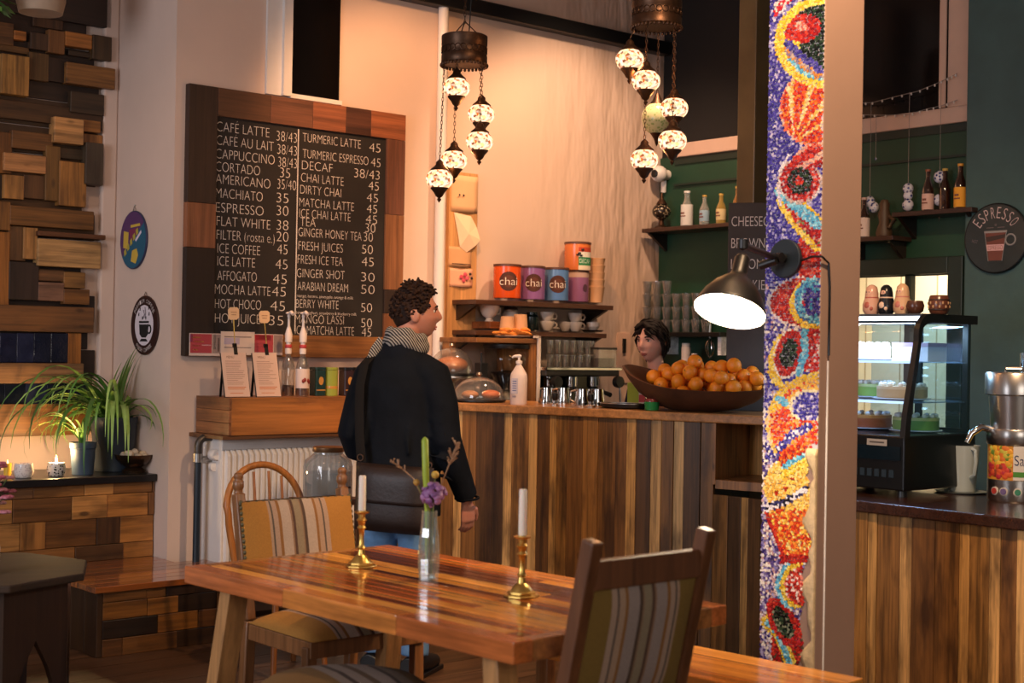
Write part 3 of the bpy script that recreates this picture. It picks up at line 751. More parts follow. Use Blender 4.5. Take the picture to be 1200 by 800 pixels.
def holder(px, v, lit, label, matn, r=.052, h=.075, flame=False):
    p = oncon(px, v); t = thing('tealight_holder', label, 'candle holder', p, 0)
    m = M(); m.lathe([(r * .7, 0), (r * .85, .006), (r, h * .45), (r * .86, h), (r * .8, h), (r * .93, h * .45), (r * .7, .01), (0, .01)], 24); m.build('bowl', matn, t)
    k = M(); k.lathe([(.019, 0), (.02, .001), (.02, .016), (0, .015)], 16); c = k.build('tealight', MT['wax'], loc=p + Vector((0, 0, .0101)))
    tag(c, 'tealight candle inside the ' + label.split(' on ')[0].split(' beside')[0], 'candle')
    if lit:
        f = M(); f.lathe([(.001, .017), (.009, .03), (.007, .06), (.0005, .10)], 10); f.build('flame', emis('candle_flame', (1, .62, .22), 60), c)
        lamp('candle_glow', 'POINT', p + Vector((.0, .03, .13)), 7, (1, .6, .25), .02)
    return t
def speckled(name, a, b, sc):
    mt, nt, bs = newmat(name); v = N(nt, 'ShaderNodeTexVoronoi'); v.inputs['Scale'].default_value = sc; nt.links.new(coord(nt), v.inputs[0])
    nt.links.new(ramp(nt, v.outputs['Distance'], [(.30, lin(a)), (.42, lin(b))]), bs.inputs['Base Color']); setp(bs, Roughness=.2); return mt
holder(28, 7.28, False, 'pale frosted glass tealight bowl at the console left end', speckled('frost_mosaic', '#c9b6b0', '#e4d6cc', 90))
holder(66, 7.30, True, 'black dotted tealight bowl glowing beside the blue pot', speckled('dot_mosaic', '#0d0d10', '#c8beb4', 75), .05, .07)
p = oncon(9, 7.40); t = thing('yellow_votive', 'small yellow votive candle glass left of the frosted bowl', 'candle', p, 0)
m = M(); m.lathe([(.018, 0), (.022, .07), (.018, .07), (.016, .05), (0, .05)], 16); m.build('glass', plain('yellow_glass', '#e0b03a', .3), t)
m = M(); m.lathe([(.0005, .052), (.005, .06), (.0005, .085)], 8); m.build('flame', emis('small_flame', (1, .7, .2), 12), t)
# pink blossom at the left edge
x, z = atY(-14, 560, 5.5); t = thing('pink_flowers', 'pink blossoms in a small jar on the dark octagonal table', 'flowers', (x, 5.5, .60), 0)
m = M(); m.lathe([(.03, 0), (.045, .01), (.05, .10), (.035, .17), (.04, .19), (.036, .19), (.03, .17), (.0, .16)], 20); m.build('jar', MT['ceramic'], t)
m = M(); rd = random.Random(8)
for k in range(38):
    a = rd.uniform(0, 6.28); r_ = rd.uniform(.02, .10); p = Vector((r_ * cos(a), r_ * sin(a), rd.uniform(.24, .44)))
    col('#4f6b34', m); m.tube([(0, 0, .15), p * .6 + Vector((0, 0, .1)), p], .002, 5); col(rd.choice(['#d88a94', '#c86a7a', '#e8a8a8']), m, .2, rd)
    for j in range(5): m.ball(p + Vector((.014 * cos(j * 1.26), .014 * sin(j * 1.26), 0)), .012, .012, .007, 8, 5)
m.build('blossoms', MT['vc'], t)
# ================================================================== CHALKBOARD WALL
# local frame of the wall: x along d, z up, lettering plane
RT = rot('X', 90)                      # text lies in x-z plane, facing -y
vb = VW - .045
ub0, zt0 = onV(222, 97, vb); ub1, zt1 = onV(476, 135, vb); _, zb0 = onV(221, 417, vb)
BX, BZ0, BZ1 = ub1 - ub0, zb0, (zt0 + zt1) / 2
cb = thing('menu_chalkboard', 'large drinks chalkboard menu in a mixed-wood frame', 'menu board', U(ub0, VW - .001, BZ0), TH)
BH = BZ1 - BZ0
def B(px, py, v=VW - .042):
    u, z = onV(px, py, v); return u - ub0, z - BZ0
il, ibt = B(256, 388); ir, itp = B(450, 160); _, itp0 = B(256, 138); itp = (itp + itp0) / 2
ir = B(451, 300)[0]; il = B(253, 250)[0]; ibt = (B(253, 388)[1] + B(446, 397)[1]) / 2
m = M(); m.col = lin('#1b1614'); m.box(il - .01, ir + .01, -.03, 0, ibt - .01, itp + .01); m.build('slate', MT['slate'], cb)
m = M()
def fb(x0, x1, z0, z1, c, mt): m.mat = mt; col(c, m, .04); m.box(x0 + .0008, x1 - .0008, -.044, 0, z0 + .0008, z1 - .0008)
zs = [(417, 388), (388, 291), (291, 240), (240, 97)]
cl = ['#4a2a18', '#241712', '#7a4c30', '#35231a']
za = 0
for c, h0, h1 in (('#241712', 0, .40), ('#8a5638', .40, .565), ('#35231a', .565, 1)): fb(0, il, BH * h0, BH * h1, c, 1)
x = il
for c, w in (('#5a3a26', .26), ('#6b4330', .22), ('#8a5236', .18), ('#523022', .14), ('#9a5a38', .20)):
    ww = (BX - il) * w; fb(x, x + ww, itp, BH, c, 0); x += ww
for c, h0, h1 in (('#7a4a2c', 0, .12), ('#2a1c16', .12, .24), ('#8a5a38', .24, .62), ('#6a4230', .62, 1)): 
    fb(ir, BX, ibt + (itp - ibt) * h0 if h0 else 0, ibt + (itp - ibt) * h1, c, 1)
fb(il, ir, 0, ibt, '#8a5a2c', 0)
m.build('frame', [wood('frame_x', 'X', .55, .2, 0, .45), wood('frame_z', 'Z', .55, .2, 0, .45)], cb, bevel=.002)
m = M()
def line(s, x0, x1, y, h=.052, ps=None, p0=0, p1=0, py=0):
    a, z = B(x0, y); b, _ = B(x1, y); m.text(s, h, (a, -.0308, z - h / 2), RT, w=b - a, off=-.022 if h > .03 else -.01)
    if ps:
        a, z = B(p0, py); b, _ = B(p1, py); m.text(ps, h * 1.05, (a, -.0308, z - h / 2), RT, w=b - a, off=-.022)
LC = [('CAFÉ LATTE', 255, 317, 147, '38/43', 325, 349, 158.5), ('CAFÉ AU LAIT', 255, 322, 163, '38/43', 326, 349, 174), ('CAPPUCCINO', 254, 323, 179, '38/43', 327, 349, 189), ('CORTADO', 254, 306, 194, '35', 329, 341, 201.5),
 ('AMERICANO', 254, 318, 208.5, '35/40', 326, 348, 215), ('MACHIATO', 254, 309, 225, '35', 325, 339, 231), ('ESPRESSO', 254, 310, 242, '30', 325, 339, 246), ('FLAT WHITE', 255, 318, 258, '38', 325, 339, 263),
 ('FILTER (rosta e.)', 255, 323, 274, '20', 325, 339, 276.5), ('ICE COFFEE', 256, 306, 290, '45', 326, 338, 291.5), ('ICE LATTE', 256, 300, 305, '45', 324, 338, 309), ('AFFOGATO', 256, 302, 322, '45', 321, 337, 326.5),
 ('MOCHA LATTE', 253, 318, 338, '45', 320, 336, 341), ('HOT CHOCO', 253, 307, 355, '45', 318, 335, 358), ('HOT JUICE', 253, 306, 372, '35', 316, 333, 375)]
for s, a, b, y, p, pa, pb, py in LC: line(s, a, b, y, .057, p, pa, pb, py)
RC = [('TURMERIC LATTE', 356, 424, 160, '45', 434, 447, 172), ('TURMERIC ESPRESSO', 356, 433, 179, '45', 436, 447, 189.5), ('DECAF', 355, 391, 192.5, '38/43', 416, 446, 202), ('CHAI LATTE', 354, 404, 207, '45', 433, 445, 217),
 ('DIRTY CHAI', 353, 401, 221, '45', 431, 444, 231), ('MATCHA LATTE', 352, 416, 236, '45', 431, 443, 244), ('ICE CHAI LATTE', 352, 412, 249, '45', 430, 443, 256.5), ('TEA', 353, 371, 259, '30', 429, 441, 266.5),
 ('GINGER HONEY TEA', 351, 425, 271, '30', 427, 438, 277), ('FRESH JUICES', 351, 403, 287, '50', 425, 438, 291.5), ('FRESH ICE TEA', 350, 403, 303, '45', 425, 439, 306), ('GINGER SHOT', 349, 405, 319, '30', 424, 440, 324),
 ('ARABIAN DREAM', 350, 409, 334.5, '50', 424, 440, 338.5), ('BERRY WHITE', 348, 398, 355, '50', 424, 437, 360), ('MANGO LASSI', 347, 404, 373, '50', 424, 437, 378), ('ICE MATCHA LATTE', 347, 416, 386, '45', 425, 436, 389)]
for s, a, b, y, p, pa, pb, py in RC: line(s, a, b, y, .054, p, pa, pb, py)
line('mango, banana, pineapple, orange & milk', 349, 415, 346, .018); line('banana, yoghurt, strawberry & blueberry milk', 348, 419, 365.5, .018)
a, z1_ = B(351, 151); b, z2_ = B(344, 388); m.box(a - .003, a + .003, -.0312, -.0300, z2_, z1_)
m.build('chalk_lettering', MT['chalk'], cb)
# printed menus tucked under the chalkboard
def paper_sheet(x0, y0, x1, y1, v, cols, name, label, cat='menu', grp=None):
    ua, z1 = onV(x0, y0, v); ub, z0 = onV(x1, y1, v); t = thing(name, label, cat, U(ua, v, z0), TH, grp)
    m = M(); w, h = ub - ua, z1 - z0; m.col = lin(cols[0]); m.box(0, w, 0, .002, 0, h); m.build('sheet', MT['paper'], t)
    m = M()
    for (fx0, fx1, fz0, fz1, c) in cols[1]: m.col = lin(c); m.box(fx0 * w, fx1 * w, -.0008, 0, fz0 * h, fz1 * h)
    m.build('printing', MT['paper'], t); return t
red = [(.03, .68, .12, .97, '#a63c44'), (.70, .99, .12, .97, '#8f7a74'), (.08, .34, .78, .84, '#d88a4a'), (.14, .44, .60, .65, '#d8924a'), (.10, .30, .42, .46, '#c87a4a'), (.10, .26, .24, .29, '#d8a04a'), (.38, .66, .45, .50, '#d8a0a4'), (.02, .10, .6, .95, '#7a5aa8'), (.74, .80, .3, .9, '#a89a94'), (.86, .92, .2, .8, '#74625c')]
paper_sheet(222, 390, 260, 417, VW - .052, ('#cbb7ae', red), 'red_menu_sheet', 'red and grey printed menu strip left below the chalkboard')
paper_sheet(296, 391, 331, 416, VW - .052, ('#cbb7ae', red[:2] + [(.05, .6, .7, .95, '#c8303c'), (.1, .5, .5, .55, '#d8808a'), (.1, .45, .35, .4, '#d8808a')]), 'red_menu_sheet', 'red and grey printed menu strip behind the right menu card')
paper_sheet(259, 388, 298, 416, VW - .056, ('#d2bcae', [(.1, .9, .75, .80, '#8a7a74'), (.1, .55, .45, .72, '#b0a0b0'), (.1, .9, .3, .34, '#8a7a74')]), 'pale_menu_sheet', 'pale printed menu sheet behind the left menu card')
# radiator with shelf board and wooden box
ur, _ = onV(264, 560, VW - .30); ul = ur - .0
rad = thing('radiator', 'white ribbed radiator below the wooden box', 'radiator', U(ur, VW - .02, 0), TH)
RL = 1.05; zr0, zr1 = .14, 1.0; m = M()
m.col = (1, 1, 1); pts = [];  n = 30
for k in range(n):
    x = k * RL / n; w = RL / n
    pts += [(x, -.258), (x + w * .2, -.258), (x + w * .35, -.28), (x + w * .85, -.28), (x + w, -.258)]
pr = [(p, q) for p, q in pts]; vs = []; 
for z in (zr0 + .02, zr0 + .05, zr1 - .09, zr1 - .06): vs += [(x, y if .0 < z - zr0 - .03 and z < zr1 - .07 else -.256, z) for x, y in pr]
k = len(pr); m.add(vs, [(i * k + j, i * k + j + 1, (i + 1) * k + j + 1, (i + 1) * k + j) for i in range(3) for j in range(k - 1)], True)
m.build('front_panel', MT['white_paint'], rad)
m = M(); m.box(-.012, RL + .012, -.254, -.05, zr0, zr1); m.box(-.012, RL + .012, -.262, -.254, zr1 - .06, zr1); m.box(-.012, 0, -.262, -.254, zr0, zr1 - .06); m.box(.1, .14, -.05, 0, .2, .9); m.box(RL - .14, RL - .1, -.05, 0, .2, .9)
m.build('casing', MT['white_paint'], rad, bevel=.006)
m = M(); m.box(.12, .16, -.2, -.12, 0, zr0); m.box(RL - .16, RL - .12, -.2, -.12, 0, zr0); m.build('foot', MT['white_paint'], rad)
# pipe and valve left of the radiator
ux, zx = onV(232, 530, VW - .16); t = thing('heating_pipe', 'dark pipe with white thermostat valve left of the radiator', 'pipe', U(ux, VW - .16, 0), TH)
_, zq = onV(236, 541, VW - .16)
m = M(); m.tube([(0, 0, .34), (0, 0, zq)], .019, 14); m.build('riser', plain('blue_black_pipe', '#14202c', .4), t)
m = M(); m.tube([(0, 0, zq), (0, 0, zq + .045)], .026, 14); m.tube([(0, 0, zq + .01), (.05, 0, zq + .012), (.1, 0, zq + .012)], .02, 12); m.build('fitting', MT['steel'], t)
m = M(); p = [(0, 0, zq + .045)] + [(.045 - .045 * cos(a), 0, zq + .085 + .045 * sin(a)) for a in (0, .4, .8, 1.2, 1.57)] + [(.09, 0, zq + .13)]
m.tube(p, .021, 12); m.build('elbow', plain('old_fitting', '#4a4440', .4, .7), t)
m = M(); m.lathe([(.02, 0), (.03, .01), (.032, .05), (.026, .065), (0, .068)], 18, (.07, -.02, zq + .04), rot('X', 90)); m.lathe([(.016, 0), (.024, .008), (.024, .035), (0, .04)], 16, (.07, -.02, zq - .025), rot('X', 90)); m.build('valve_knob', MT['white_paint'], t)
# shelf board and box
us, zs_ = onV(234, 514, VW - .3)
ub_, zbx = onV(277, 514, VW - .40)
t = thing('radiator_board', 'narrow wooden board lying over the radiator', 'shelf', U(ur - .06, VW - .001, zr1), TH)
m = M(); col('#6e4526', m); m.box(0, RL + .14, -.37, 0, 0, .022); m.build('board', wood('board_x', 'X', .5, .3), t, bevel=.003)
ZB = zr1 + .022
_, zbt = onV(277, 466, VW - .38)
bx = thing('wooden_box', 'long pine box on the radiator board with menu cards and bottles', 'box', U(ur - .03, VW - .02, ZB), TH)
bh = zbt - ZB; m = M(); bd = .36
col('#b06c30', m, 0); m.box(.016, RL + .05, -bd, -bd + .016, 0, bh); m.build('front_board', wood('pine_x', 'X', .45, .55, .1, .3), bx, bevel=.002)
m = M()
for k in range(3): col('#8f5a34', m, .1); m.box(0, .016, -bd, 0, k * bh / 3 + .001, (k + 1) * bh / 3)
m.build('side_board', MT['wood_y'], bx, bevel=.002)
m = M(); col('#a8683a', m); m.box(.016, RL + .05, -bd + .016, 0, bh - .016, bh - .001); m.box(.016, RL + .05, -.016, 0, 0, bh - .016); m.box(RL + .034, RL + .05, -bd + .016, -.016, 0, bh - .016); m.build('top_board', MT['wood_x'], bx)
ZT = ZB + bh
def onbox(px, py, back): # point on the box top
    u, _ = onV(px, py, VW - back); return U(u, VW - back, ZT)
def card(px, label):
    t = thing('menu_card_stand', label, 'menu card', onbox(px, 462, .30), TH)
    X = rot('X', -14); w, h = .150, .245; m = M(X); m.col = lin('#d8b6a2'); m.box(0, w, -.004, -.001, .002, h); m.build('card', MT['paper'], t)
    m = M(X); m.col = lin('#6a4a40'); m.text('MENU', .014, (.03, -.0045, h - .032), RT, w=.045); rd = random.Random(px)
    y = h - .05
    while y > .06: m.col = lin('#b08c7c'); m.box(.02, .02 + rd.uniform(.06, .115), -.0046, -.0041, y, y + .0032); y -= .0105
    m.col = lin('#c8743c'); m.box(.02, .13, -.0046, -.0041, .052, .056); m.box(.02, .12, -.0046, -.0041, .042, .046); m.box(.03, .11, -.0046, -.0041, .02, .023)
    m.build('printing', MT['paper'], t)
    m = M(X); m.box(-.004, w + .004, -.0008, .004, 0, h - .002); m.box(.078, .10, -.007, -.0048, h - .012, h + .05); m.box(.078, .10, -.007, .004, h + .03, h + .05); m.build('clip_board', MT['black'], t)
    m = M(); m.bar((.02, .09, 0), (.02, .062, .22), .012, .006); m.bar((w - .02, .09, 0), (w - .02, .062, .22), .012, .006); m.build('rear_prop', MT['black'], t); return t
card(264, 'left of the two white menu cards clipped on black stands'); card(301, 'right of the two white menu cards clipped on black stands')
def tagstick(px, py, pxb, label):
    # wire name tag on a little base behind the cards
    u, z = onV(px, py, VW - .16); u2, _ = onV(pxb, 420, VW - .16); t = thing('price_tag_holder', label, 'price tag', U(u2, VW - .16, ZT), TH)
    m = M(); m.lathe([(.022, 0), (.022, .012), (.006, .02), (0, .02)], 14); m.build('base', MT['black'], t)
    m = M(); m.tube([(0, 0, .015), (.0, 0, .08), ((u - u2) * .5, -.004, (z - ZT) * .6), (u - u2, -.004, z - ZT)], .003, 8); m.build('wire', MT['brass'], t)
    m = M(); m.col = lin('#e4bd92'); m.prism([(-.03, -.03), (-.018, -.036), (.02, -.034), (.034, -.02), (.032, .024), (.018, .034), (-.022, .032), (-.034, .018)], -.002, .003, tr(u - u2, -.006, z - ZT) @ rot('X', 90)); m.col = lin('#a87a58'); m.box(u - u2 - .018, u - u2 + .018, -.0098, -.009, z - ZT + .004, z - ZT + .008); m.box(u - u2 - .014, u - u2 + .014, -.0098, -.009, z - ZT - .010, z - ZT - .006); m.build('tag', MT['paper'], t)
tagstick(273, 367, 277, 'small tan tag on a wire standing behind the left menu card'); tagstick(309, 371, 316, 'wider tan tag on a curved wire behind the right menu card')
def syrup(px, back, label, lab):
    t = thing('syrup_bottle', label, 'bottle', onbox(px, 464, back), TH)
    m = M(); m.lathe([(.036, 0), (.038, .004), (.038, .155), (.03, .19), (.0145, .225), (.0145, .25)], 24); m.build('bottle', MT['glass_thick'], t)
    m = M(); m.lathe([(.0, .003), (.035, .004), (.035, .06), (0, .061)], 20); m.build('syrup', plain('dark_syrup%d' % px, '#3a120c', .2), t)
    if lab:
        m = M(); m.col = lin('#d8c2b8'); m.lathe([(.0384, .045), (.0386, .05), (.0386, .15), (.0384, .153)], 24, caps=False); 
        m.build('label', MT['paper'], t)
        m = M(); m.col = lin('#8a2a20'); 
        for a_, z_ in ((-2.0, .085), (-1.75, .092), (-1.2, .088), (-1.0, .08)): m.ball((.037 * cos(a_), .037 * sin(a_), z_), .009, .009, .012, 10, 6)
        m.build('label_fruit', MT['vc'], t)
    m = M(); m.col = lin('#e2d2c8'); m.lathe([(.018, .235), (.019, .262), (.013, .27), (.013, .30)], 18); m.lathe([(.02, .30), (.021, .345), (.012, .375), (.0075, .39), (.007, .445), (0, .445)], 18)
    m.tube([(0, 0, .44), (.0, -.0, .462), (-.004, -.03, .468), (-.004, -.05, .455)], .0095, 10); m.ball((0, 0, .462), .02, .016, .008, 12, 6)
    m.col = lin('#b8383c'); m.lathe([(.0185, .268), (.0195, .27), (.0195, .285), (.0185, .287)], 18); m.build('pump', MT['vc'], t)
    return t
syrup(337, .17, 'syrup bottle with white pump standing right behind the right menu card', False); syrup(354, .24, 'syrup bottle with white pump and white fruit label beside the green tins', True)
for px, bk, c, lb in ((372, .20, '#16302a', 'dark green tea tin next to the syrup bottle'), (388, .22, '#8f9a3c', 'lime green tea tin between two dark tins'), (406, .22, '#2a1614', 'dark patterned tea tin with gold ornament, nearest the man'), (422, .2, '#18322c', 'deep green tea tin partly behind the man')):
    t = thing('tea_tin', lb, 'tin', onbox(px, 464, bk), TH); m = M(); m.col = lin(c)
    q = [(.036 * x, .036 * y) for x, y in ((-1, -.8), (-.8, -1), (.8, -1), (1, -.8), (1, .8), (.8, 1), (-.8, 1), (-1, .8))] if px != 388 else [(.037 * cos(k * .35), .037 * sin(k * .35)) for k in range(18)]
    m.prism(q, 0, .145); m.build('tin', MT['vc_gloss'], t, bevel=.002)
    m = M(); m.col = lin('#0c0c0a' if px == 406 else c); m.prism([(x * 1.03, y * 1.03) for x, y in q], .146, .162); m.build('lid', MT['vc_gloss'], t, bevel=.002)
    m = M(); m.col = lin('#b8843a')
    if px in (372, 406):
        m.prism([(.016 * cos(k * .6), .024 * sin(k * .6)) for k in range(10)], -.0005, .0005, tr(.0, -.0365, .085) @ rot('X', 90)); m.box(-.03, .03, -.0368, -.036, .03, .036)
    else: m.lathe([(.0374, .04), (.0376, .041), (.0376, .055), (.0374, .056)], 18, caps=False)
    m.build('ornament', MT['vc_gloss'], t)
# round signs on the pier end (face u = UC)
def onpier(px, py): return onU(px, py, UC - .012)
def sign(px, py, rad, name, label):
    v, z = onpier(px, py); return thing(name, label, 'sign', U(UC - .001, v, z), TH - pi / 2)   # local x = -v (right), y = into wall
def arc_text(m, s, r, a0, a1, h, y, flip=False):
    n = len(s)
    for i, ch in enumerate(s):
        a = a0 + (a1 - a0) * (i + .5) / n
        if ch == ' ': continue
        R = rot('Y', (90 - a) if not flip else (-90 - a)) @ rot('X', 90)
        m.text(ch, h, (r * cos(radians(a)), y, r * sin(radians(a))), R, w=min(abs(a1 - a0) / n * .0175 * r * .78, h), align='C')
def disc(m, r, y0, y1, n=48, sx=1): m.prism([(r * sx * cos(2 * pi * k / n), r * sin(2 * pi * k / n)) for k in range(n)], min(-y0, -y1), max(-y0, -y1), rot('X', 90))
t = sign(156, 281, .17, 'drinks_sign', 'purple and teal round tin sign with yellow drinks, upper on the pier')
RS = .165
m = M(); disc(m, RS, -.012, 0); m.build('plate', plain('sign_edge', '#2a3050', .4), t, bevel=.003)
m = M(); m.col = lin('#54305e'); n = 40
A = [(RS * .965 * cos(a), RS * .965 * sin(a)) for a in [radians(215 - 180 * k / n) for k in range(n + 1)]]; Bq = [(RS * .965 * cos(a), RS * .965 * sin(a)) for a in [radians(35 - 180 * k / n) for k in range(n + 1)]]
m.prism(A, .0121, .0128, rot('X', 90)); m.col = lin('#1f5670'); m.prism(Bq, .0121, .0128, rot('X', 90)); m.build('field', MT['paper'], t)
m = M(); Rr = rot('Y', -30)
m.col = lin('#c8a840'); m.prism([(-.12, -.04), (-.06, -.05), (-.055, .045), (-.115, .055)], .0129, .0135, rot('X', 90)); m.prism([(-.02, -.12), (.04, -.135), (.07, -.09), (.05, -.05), (-.005, -.06)], .0129, .0135, rot('X', 90))
m.prism([(-.03, .07), (.09, .075), (.085, .09), (-.03, .085)], .0129, .0135, rot('X', 90)); m.col = lin('#7a2a4a'); m.prism([(-.05, .06), (.07, .065), (.02, -.0), (-.03, .0)], .0129, .0133, rot('X', 90))
m.col = lin('#d8c8d8'); m.prism([(.03, .0), (.10, .05), (.105, .035), (.04, -.012)], .0129, .0136, rot('X', 90))
m.col = lin('#a89a3c')
for k in range(5): m.prism([(-.10 + k * .036, -.09 + k * .028), (-.075 + k * .036, -.075 + k * .028), (-.085 + k * .036, -.045 + k * .028), (-.11 + k * .036, -.06 + k * .028)], .0129, .0136, rot('X', 90))
m.build('drinks_picture', MT['paper'], t)
m = M(); m.tube([(-.02, -.006, RS - .005), (0, -.006, RS + .03), (.02, -.006, RS - .005)], .002, 6); m.ball((0, -.004, RS + .03), .005); m.build('hanger', MT['steel'], t)
t = sign(169, 381, .17, 'coffee_cup_sign', 'brown-ringed round sign with black coffee cup on white, lower on the pier')
m = M(); disc(m, RS, -.012, 0); m.build('plate', plain('sign_brown', '#2a1210', .4), t, bevel=.003)
m = M(); m.col = lin('#d2c8cf'); disc(m, RS * .68, -.0128, -.0122, sx=1.0); m.build('white_field', MT['paper'], t)
m = M(); m.col = lin('#d8ccc8'); arc_text(m, 'PREMIUM COFFEE', RS * .76, 150, 30, .022, -.0126); arc_text(m, 'FRESH COFFEE', RS * .90, 230, 310, .022, -.0126, True); m.build('lettering', MT['paper'], t)
m = M(); m.col = lin('#0c0a0a'); Q = rot('X', 90)
m.prism([(-.058, .005), (-.05, -.05), (-.025, -.068), (.025, -.068), (.05, -.05), (.058, .005)], .0129, .0134, Q); m.prism([(-.06, .012), (-.06, .024), (.06, .024), (.06, .012)], .0129, .0134, Q); m.prism([(-.05, -.09), (-.03, -.075), (.03, -.075), (.05, -.09)], .0129, .0134, Q)
m.torus((.065, -.0131, -.022), .022, .005, 18, 6, rot('X', 90))
for x_, z_, w_ in ((-.065, .06, .2), (-.05, .09, .2), (.06, .062, .2), (.055, .095, .2), (-.02, .04, 1), (.022, .04, 1)): m.prism([(x_ - .006, z_ - .009), (x_ + .005, z_ - .008), (x_ + .007, z_ + .009), (x_ - .004, z_ + .01)], .0129, .0134, Q)
m.col = lin('#6a6068'); m.tube([(-.012, -.0131, .035), (.006, -.0131, .06), (-.006, -.0131, .085)], .003, 6); m.tube([(.012, -.0131, .04), (.02, -.0131, .065), (.012, -.0131, .1)], .003, 6)
m.build('cup_emblem', MT['paper'], t)
m = M(); m.tube([(-.02, -.006, RS - .005), (0, -.006, RS + .02), (.02, -.006, RS - .005)], .002, 6); m.build('hanger', MT['steel'], t)
# plank with notes beside the shelves
ua, zt = onV(527, 200, VW - .03); ub, zb_ = onV(557, 397, VW - .03)
t = thing('notice_plank', 'tall pale plank on the wall hung with notes and a torn paper', 'notice board', U(ua, VW - .001, zb_), TH)
PH = zt - zb_; PW = ub - ua; m = M(); col('#c8925a', m, 0); m.box(0, PW, -.03, 0, 0, PH); m.build('plank', wood('pale_plank', 'Z', .6, .3, 0, .3), t, bevel=.003)
def note(x0, x1, z0, z1, c, name, label=None, y=-.032):
    m = M(); m.col = lin(c); n = 6; vs = []
    for i in range(n + 1):
        for j in range(n + 1): fx, fz = i / n, j / n; vs.append(((x0 + (x1 - x0) * fx) * PW, y - .012 * (1 - fz) * sin(fx * 3) ** 2, (z0 + (z1 - z0) * fz) * PH))
    m.add(vs, [(i * (n + 1) + j, (i + 1) * (n + 1) + j, (i + 1) * (n + 1) + j + 1, i * (n + 1) + j + 1) for i in range(n) for j in range(n)], True); o = m.build(name, MT['paper'], t, solid=.001)
    if label: o['label'] = label
    return o
note(.05, .98, .76, .98, '#d8a87c', 'note', 'tan note at the plank top'); note(.0, .8, .43, .55, '#c8976a', 'note', 'tan note with a printed line'); note(.05, .85, .31, .42, '#d8a080', 'drawing', 'pink flower drawing')
m = M(); m.col = lin('#e6c4a2'); pts = [(.15, .755), (.75, .74), (.95, .68), (1.02, .60), (.85, .56), (.62, .52), (.38, .55), (.30, .63)]
vs = [(x * PW, -.034 - (.02 if i in (3, 4) else 0), z * PH) for i, (x, z) in enumerate(pts)] + [(.6 * PW, -.06, .63 * PH)]
m.add(vs, [(i, (i + 1) % 8, 8) for i in range(8)]); m.build('torn_paper', MT['paper'], t, solid=.001)
for x_, z_, r_, c_ in ((.42, .37, .016, '#c8485a'), (.55, .385, .016, '#c8485a'), (.62, .365, .016, '#d05a68'), (.5, .35, .015, '#c8485a'), (.72, .39, .01, '#1c1212'), (.78, .365, .01, '#1c1212')):
    m = M(); m.col = lin(c_); m.ball((x_ * PW, -.045, z_ * PH), r_, .003, r_ * .9, 10, 6); m.build('petal', MT['paper'], t)
m = M(); m.col = lin('#2a1c18'); m.box(.08 * PW, .72 * PW, -.0465, -.045, .445 * PH, .449 * PH); m.build('printed_line', MT['paper'], t)
for x_ in (.3, .45): m = M(); m.col = lin('#1c1212'); m.ball((x_ * PW, -.046, .86 * PH), .007, .004, .007, 8, 6); m.build('pin', MT['vc'], t)
# ================================================================== CHAI WALL SHELVES
def shelfV(name, label, x0, x1, py, depth, th=.03, bracket=True, px_z=None):
    ua, z = onV(x0, py, VW - depth); ub, _ = onV(x1, py, VW - depth)
    t = thing(name, label, 'shelf', U(ua, VW - .001, z - th), TH); w = ub - ua
    m = M(); col('#4a2c1c', m); m.box(0, w, -depth, 0, 0, th); m.build('board', MT['dark_x'], t, bevel=.003)
    for bxp in ((w - .03, w * .02 + .02) if bracket else ()):
        m = M(); m.col = lin('#2a1a12'); m.prism([(0, 0), (-depth * .9, 0), (0, -.11)], -.012, .012, tr(bxp, 0, 0) @ rot('Z', 90) @ rot('X', 90) @ Matrix.Scale(1, 4)); m.build('bracket', MT['dark_x'], t)
    return t, ua, ub, z
MT['dark_x'] = wood('dark_shelf_wood', 'X', .4, .1, .1, .3)
SD = .26
shelfV('wall_shelf', 'upper dark wooden shelf carrying the chai cans', 557, 719, 350.5, SD)
_, zs1 = onV(638, 350.5, VW - SD); 
t2 = shelfV('wall_shelf', 'lower dark wooden shelf carrying cup stacks under the chai cans', 557, 711, 386.5, SD)
_, zs2 = onV(638, 386.5, VW - SD)
def onshelf(px, back, z, py=350): u, _ = onV(px, py, VW - back); return U(u, VW - back, z)
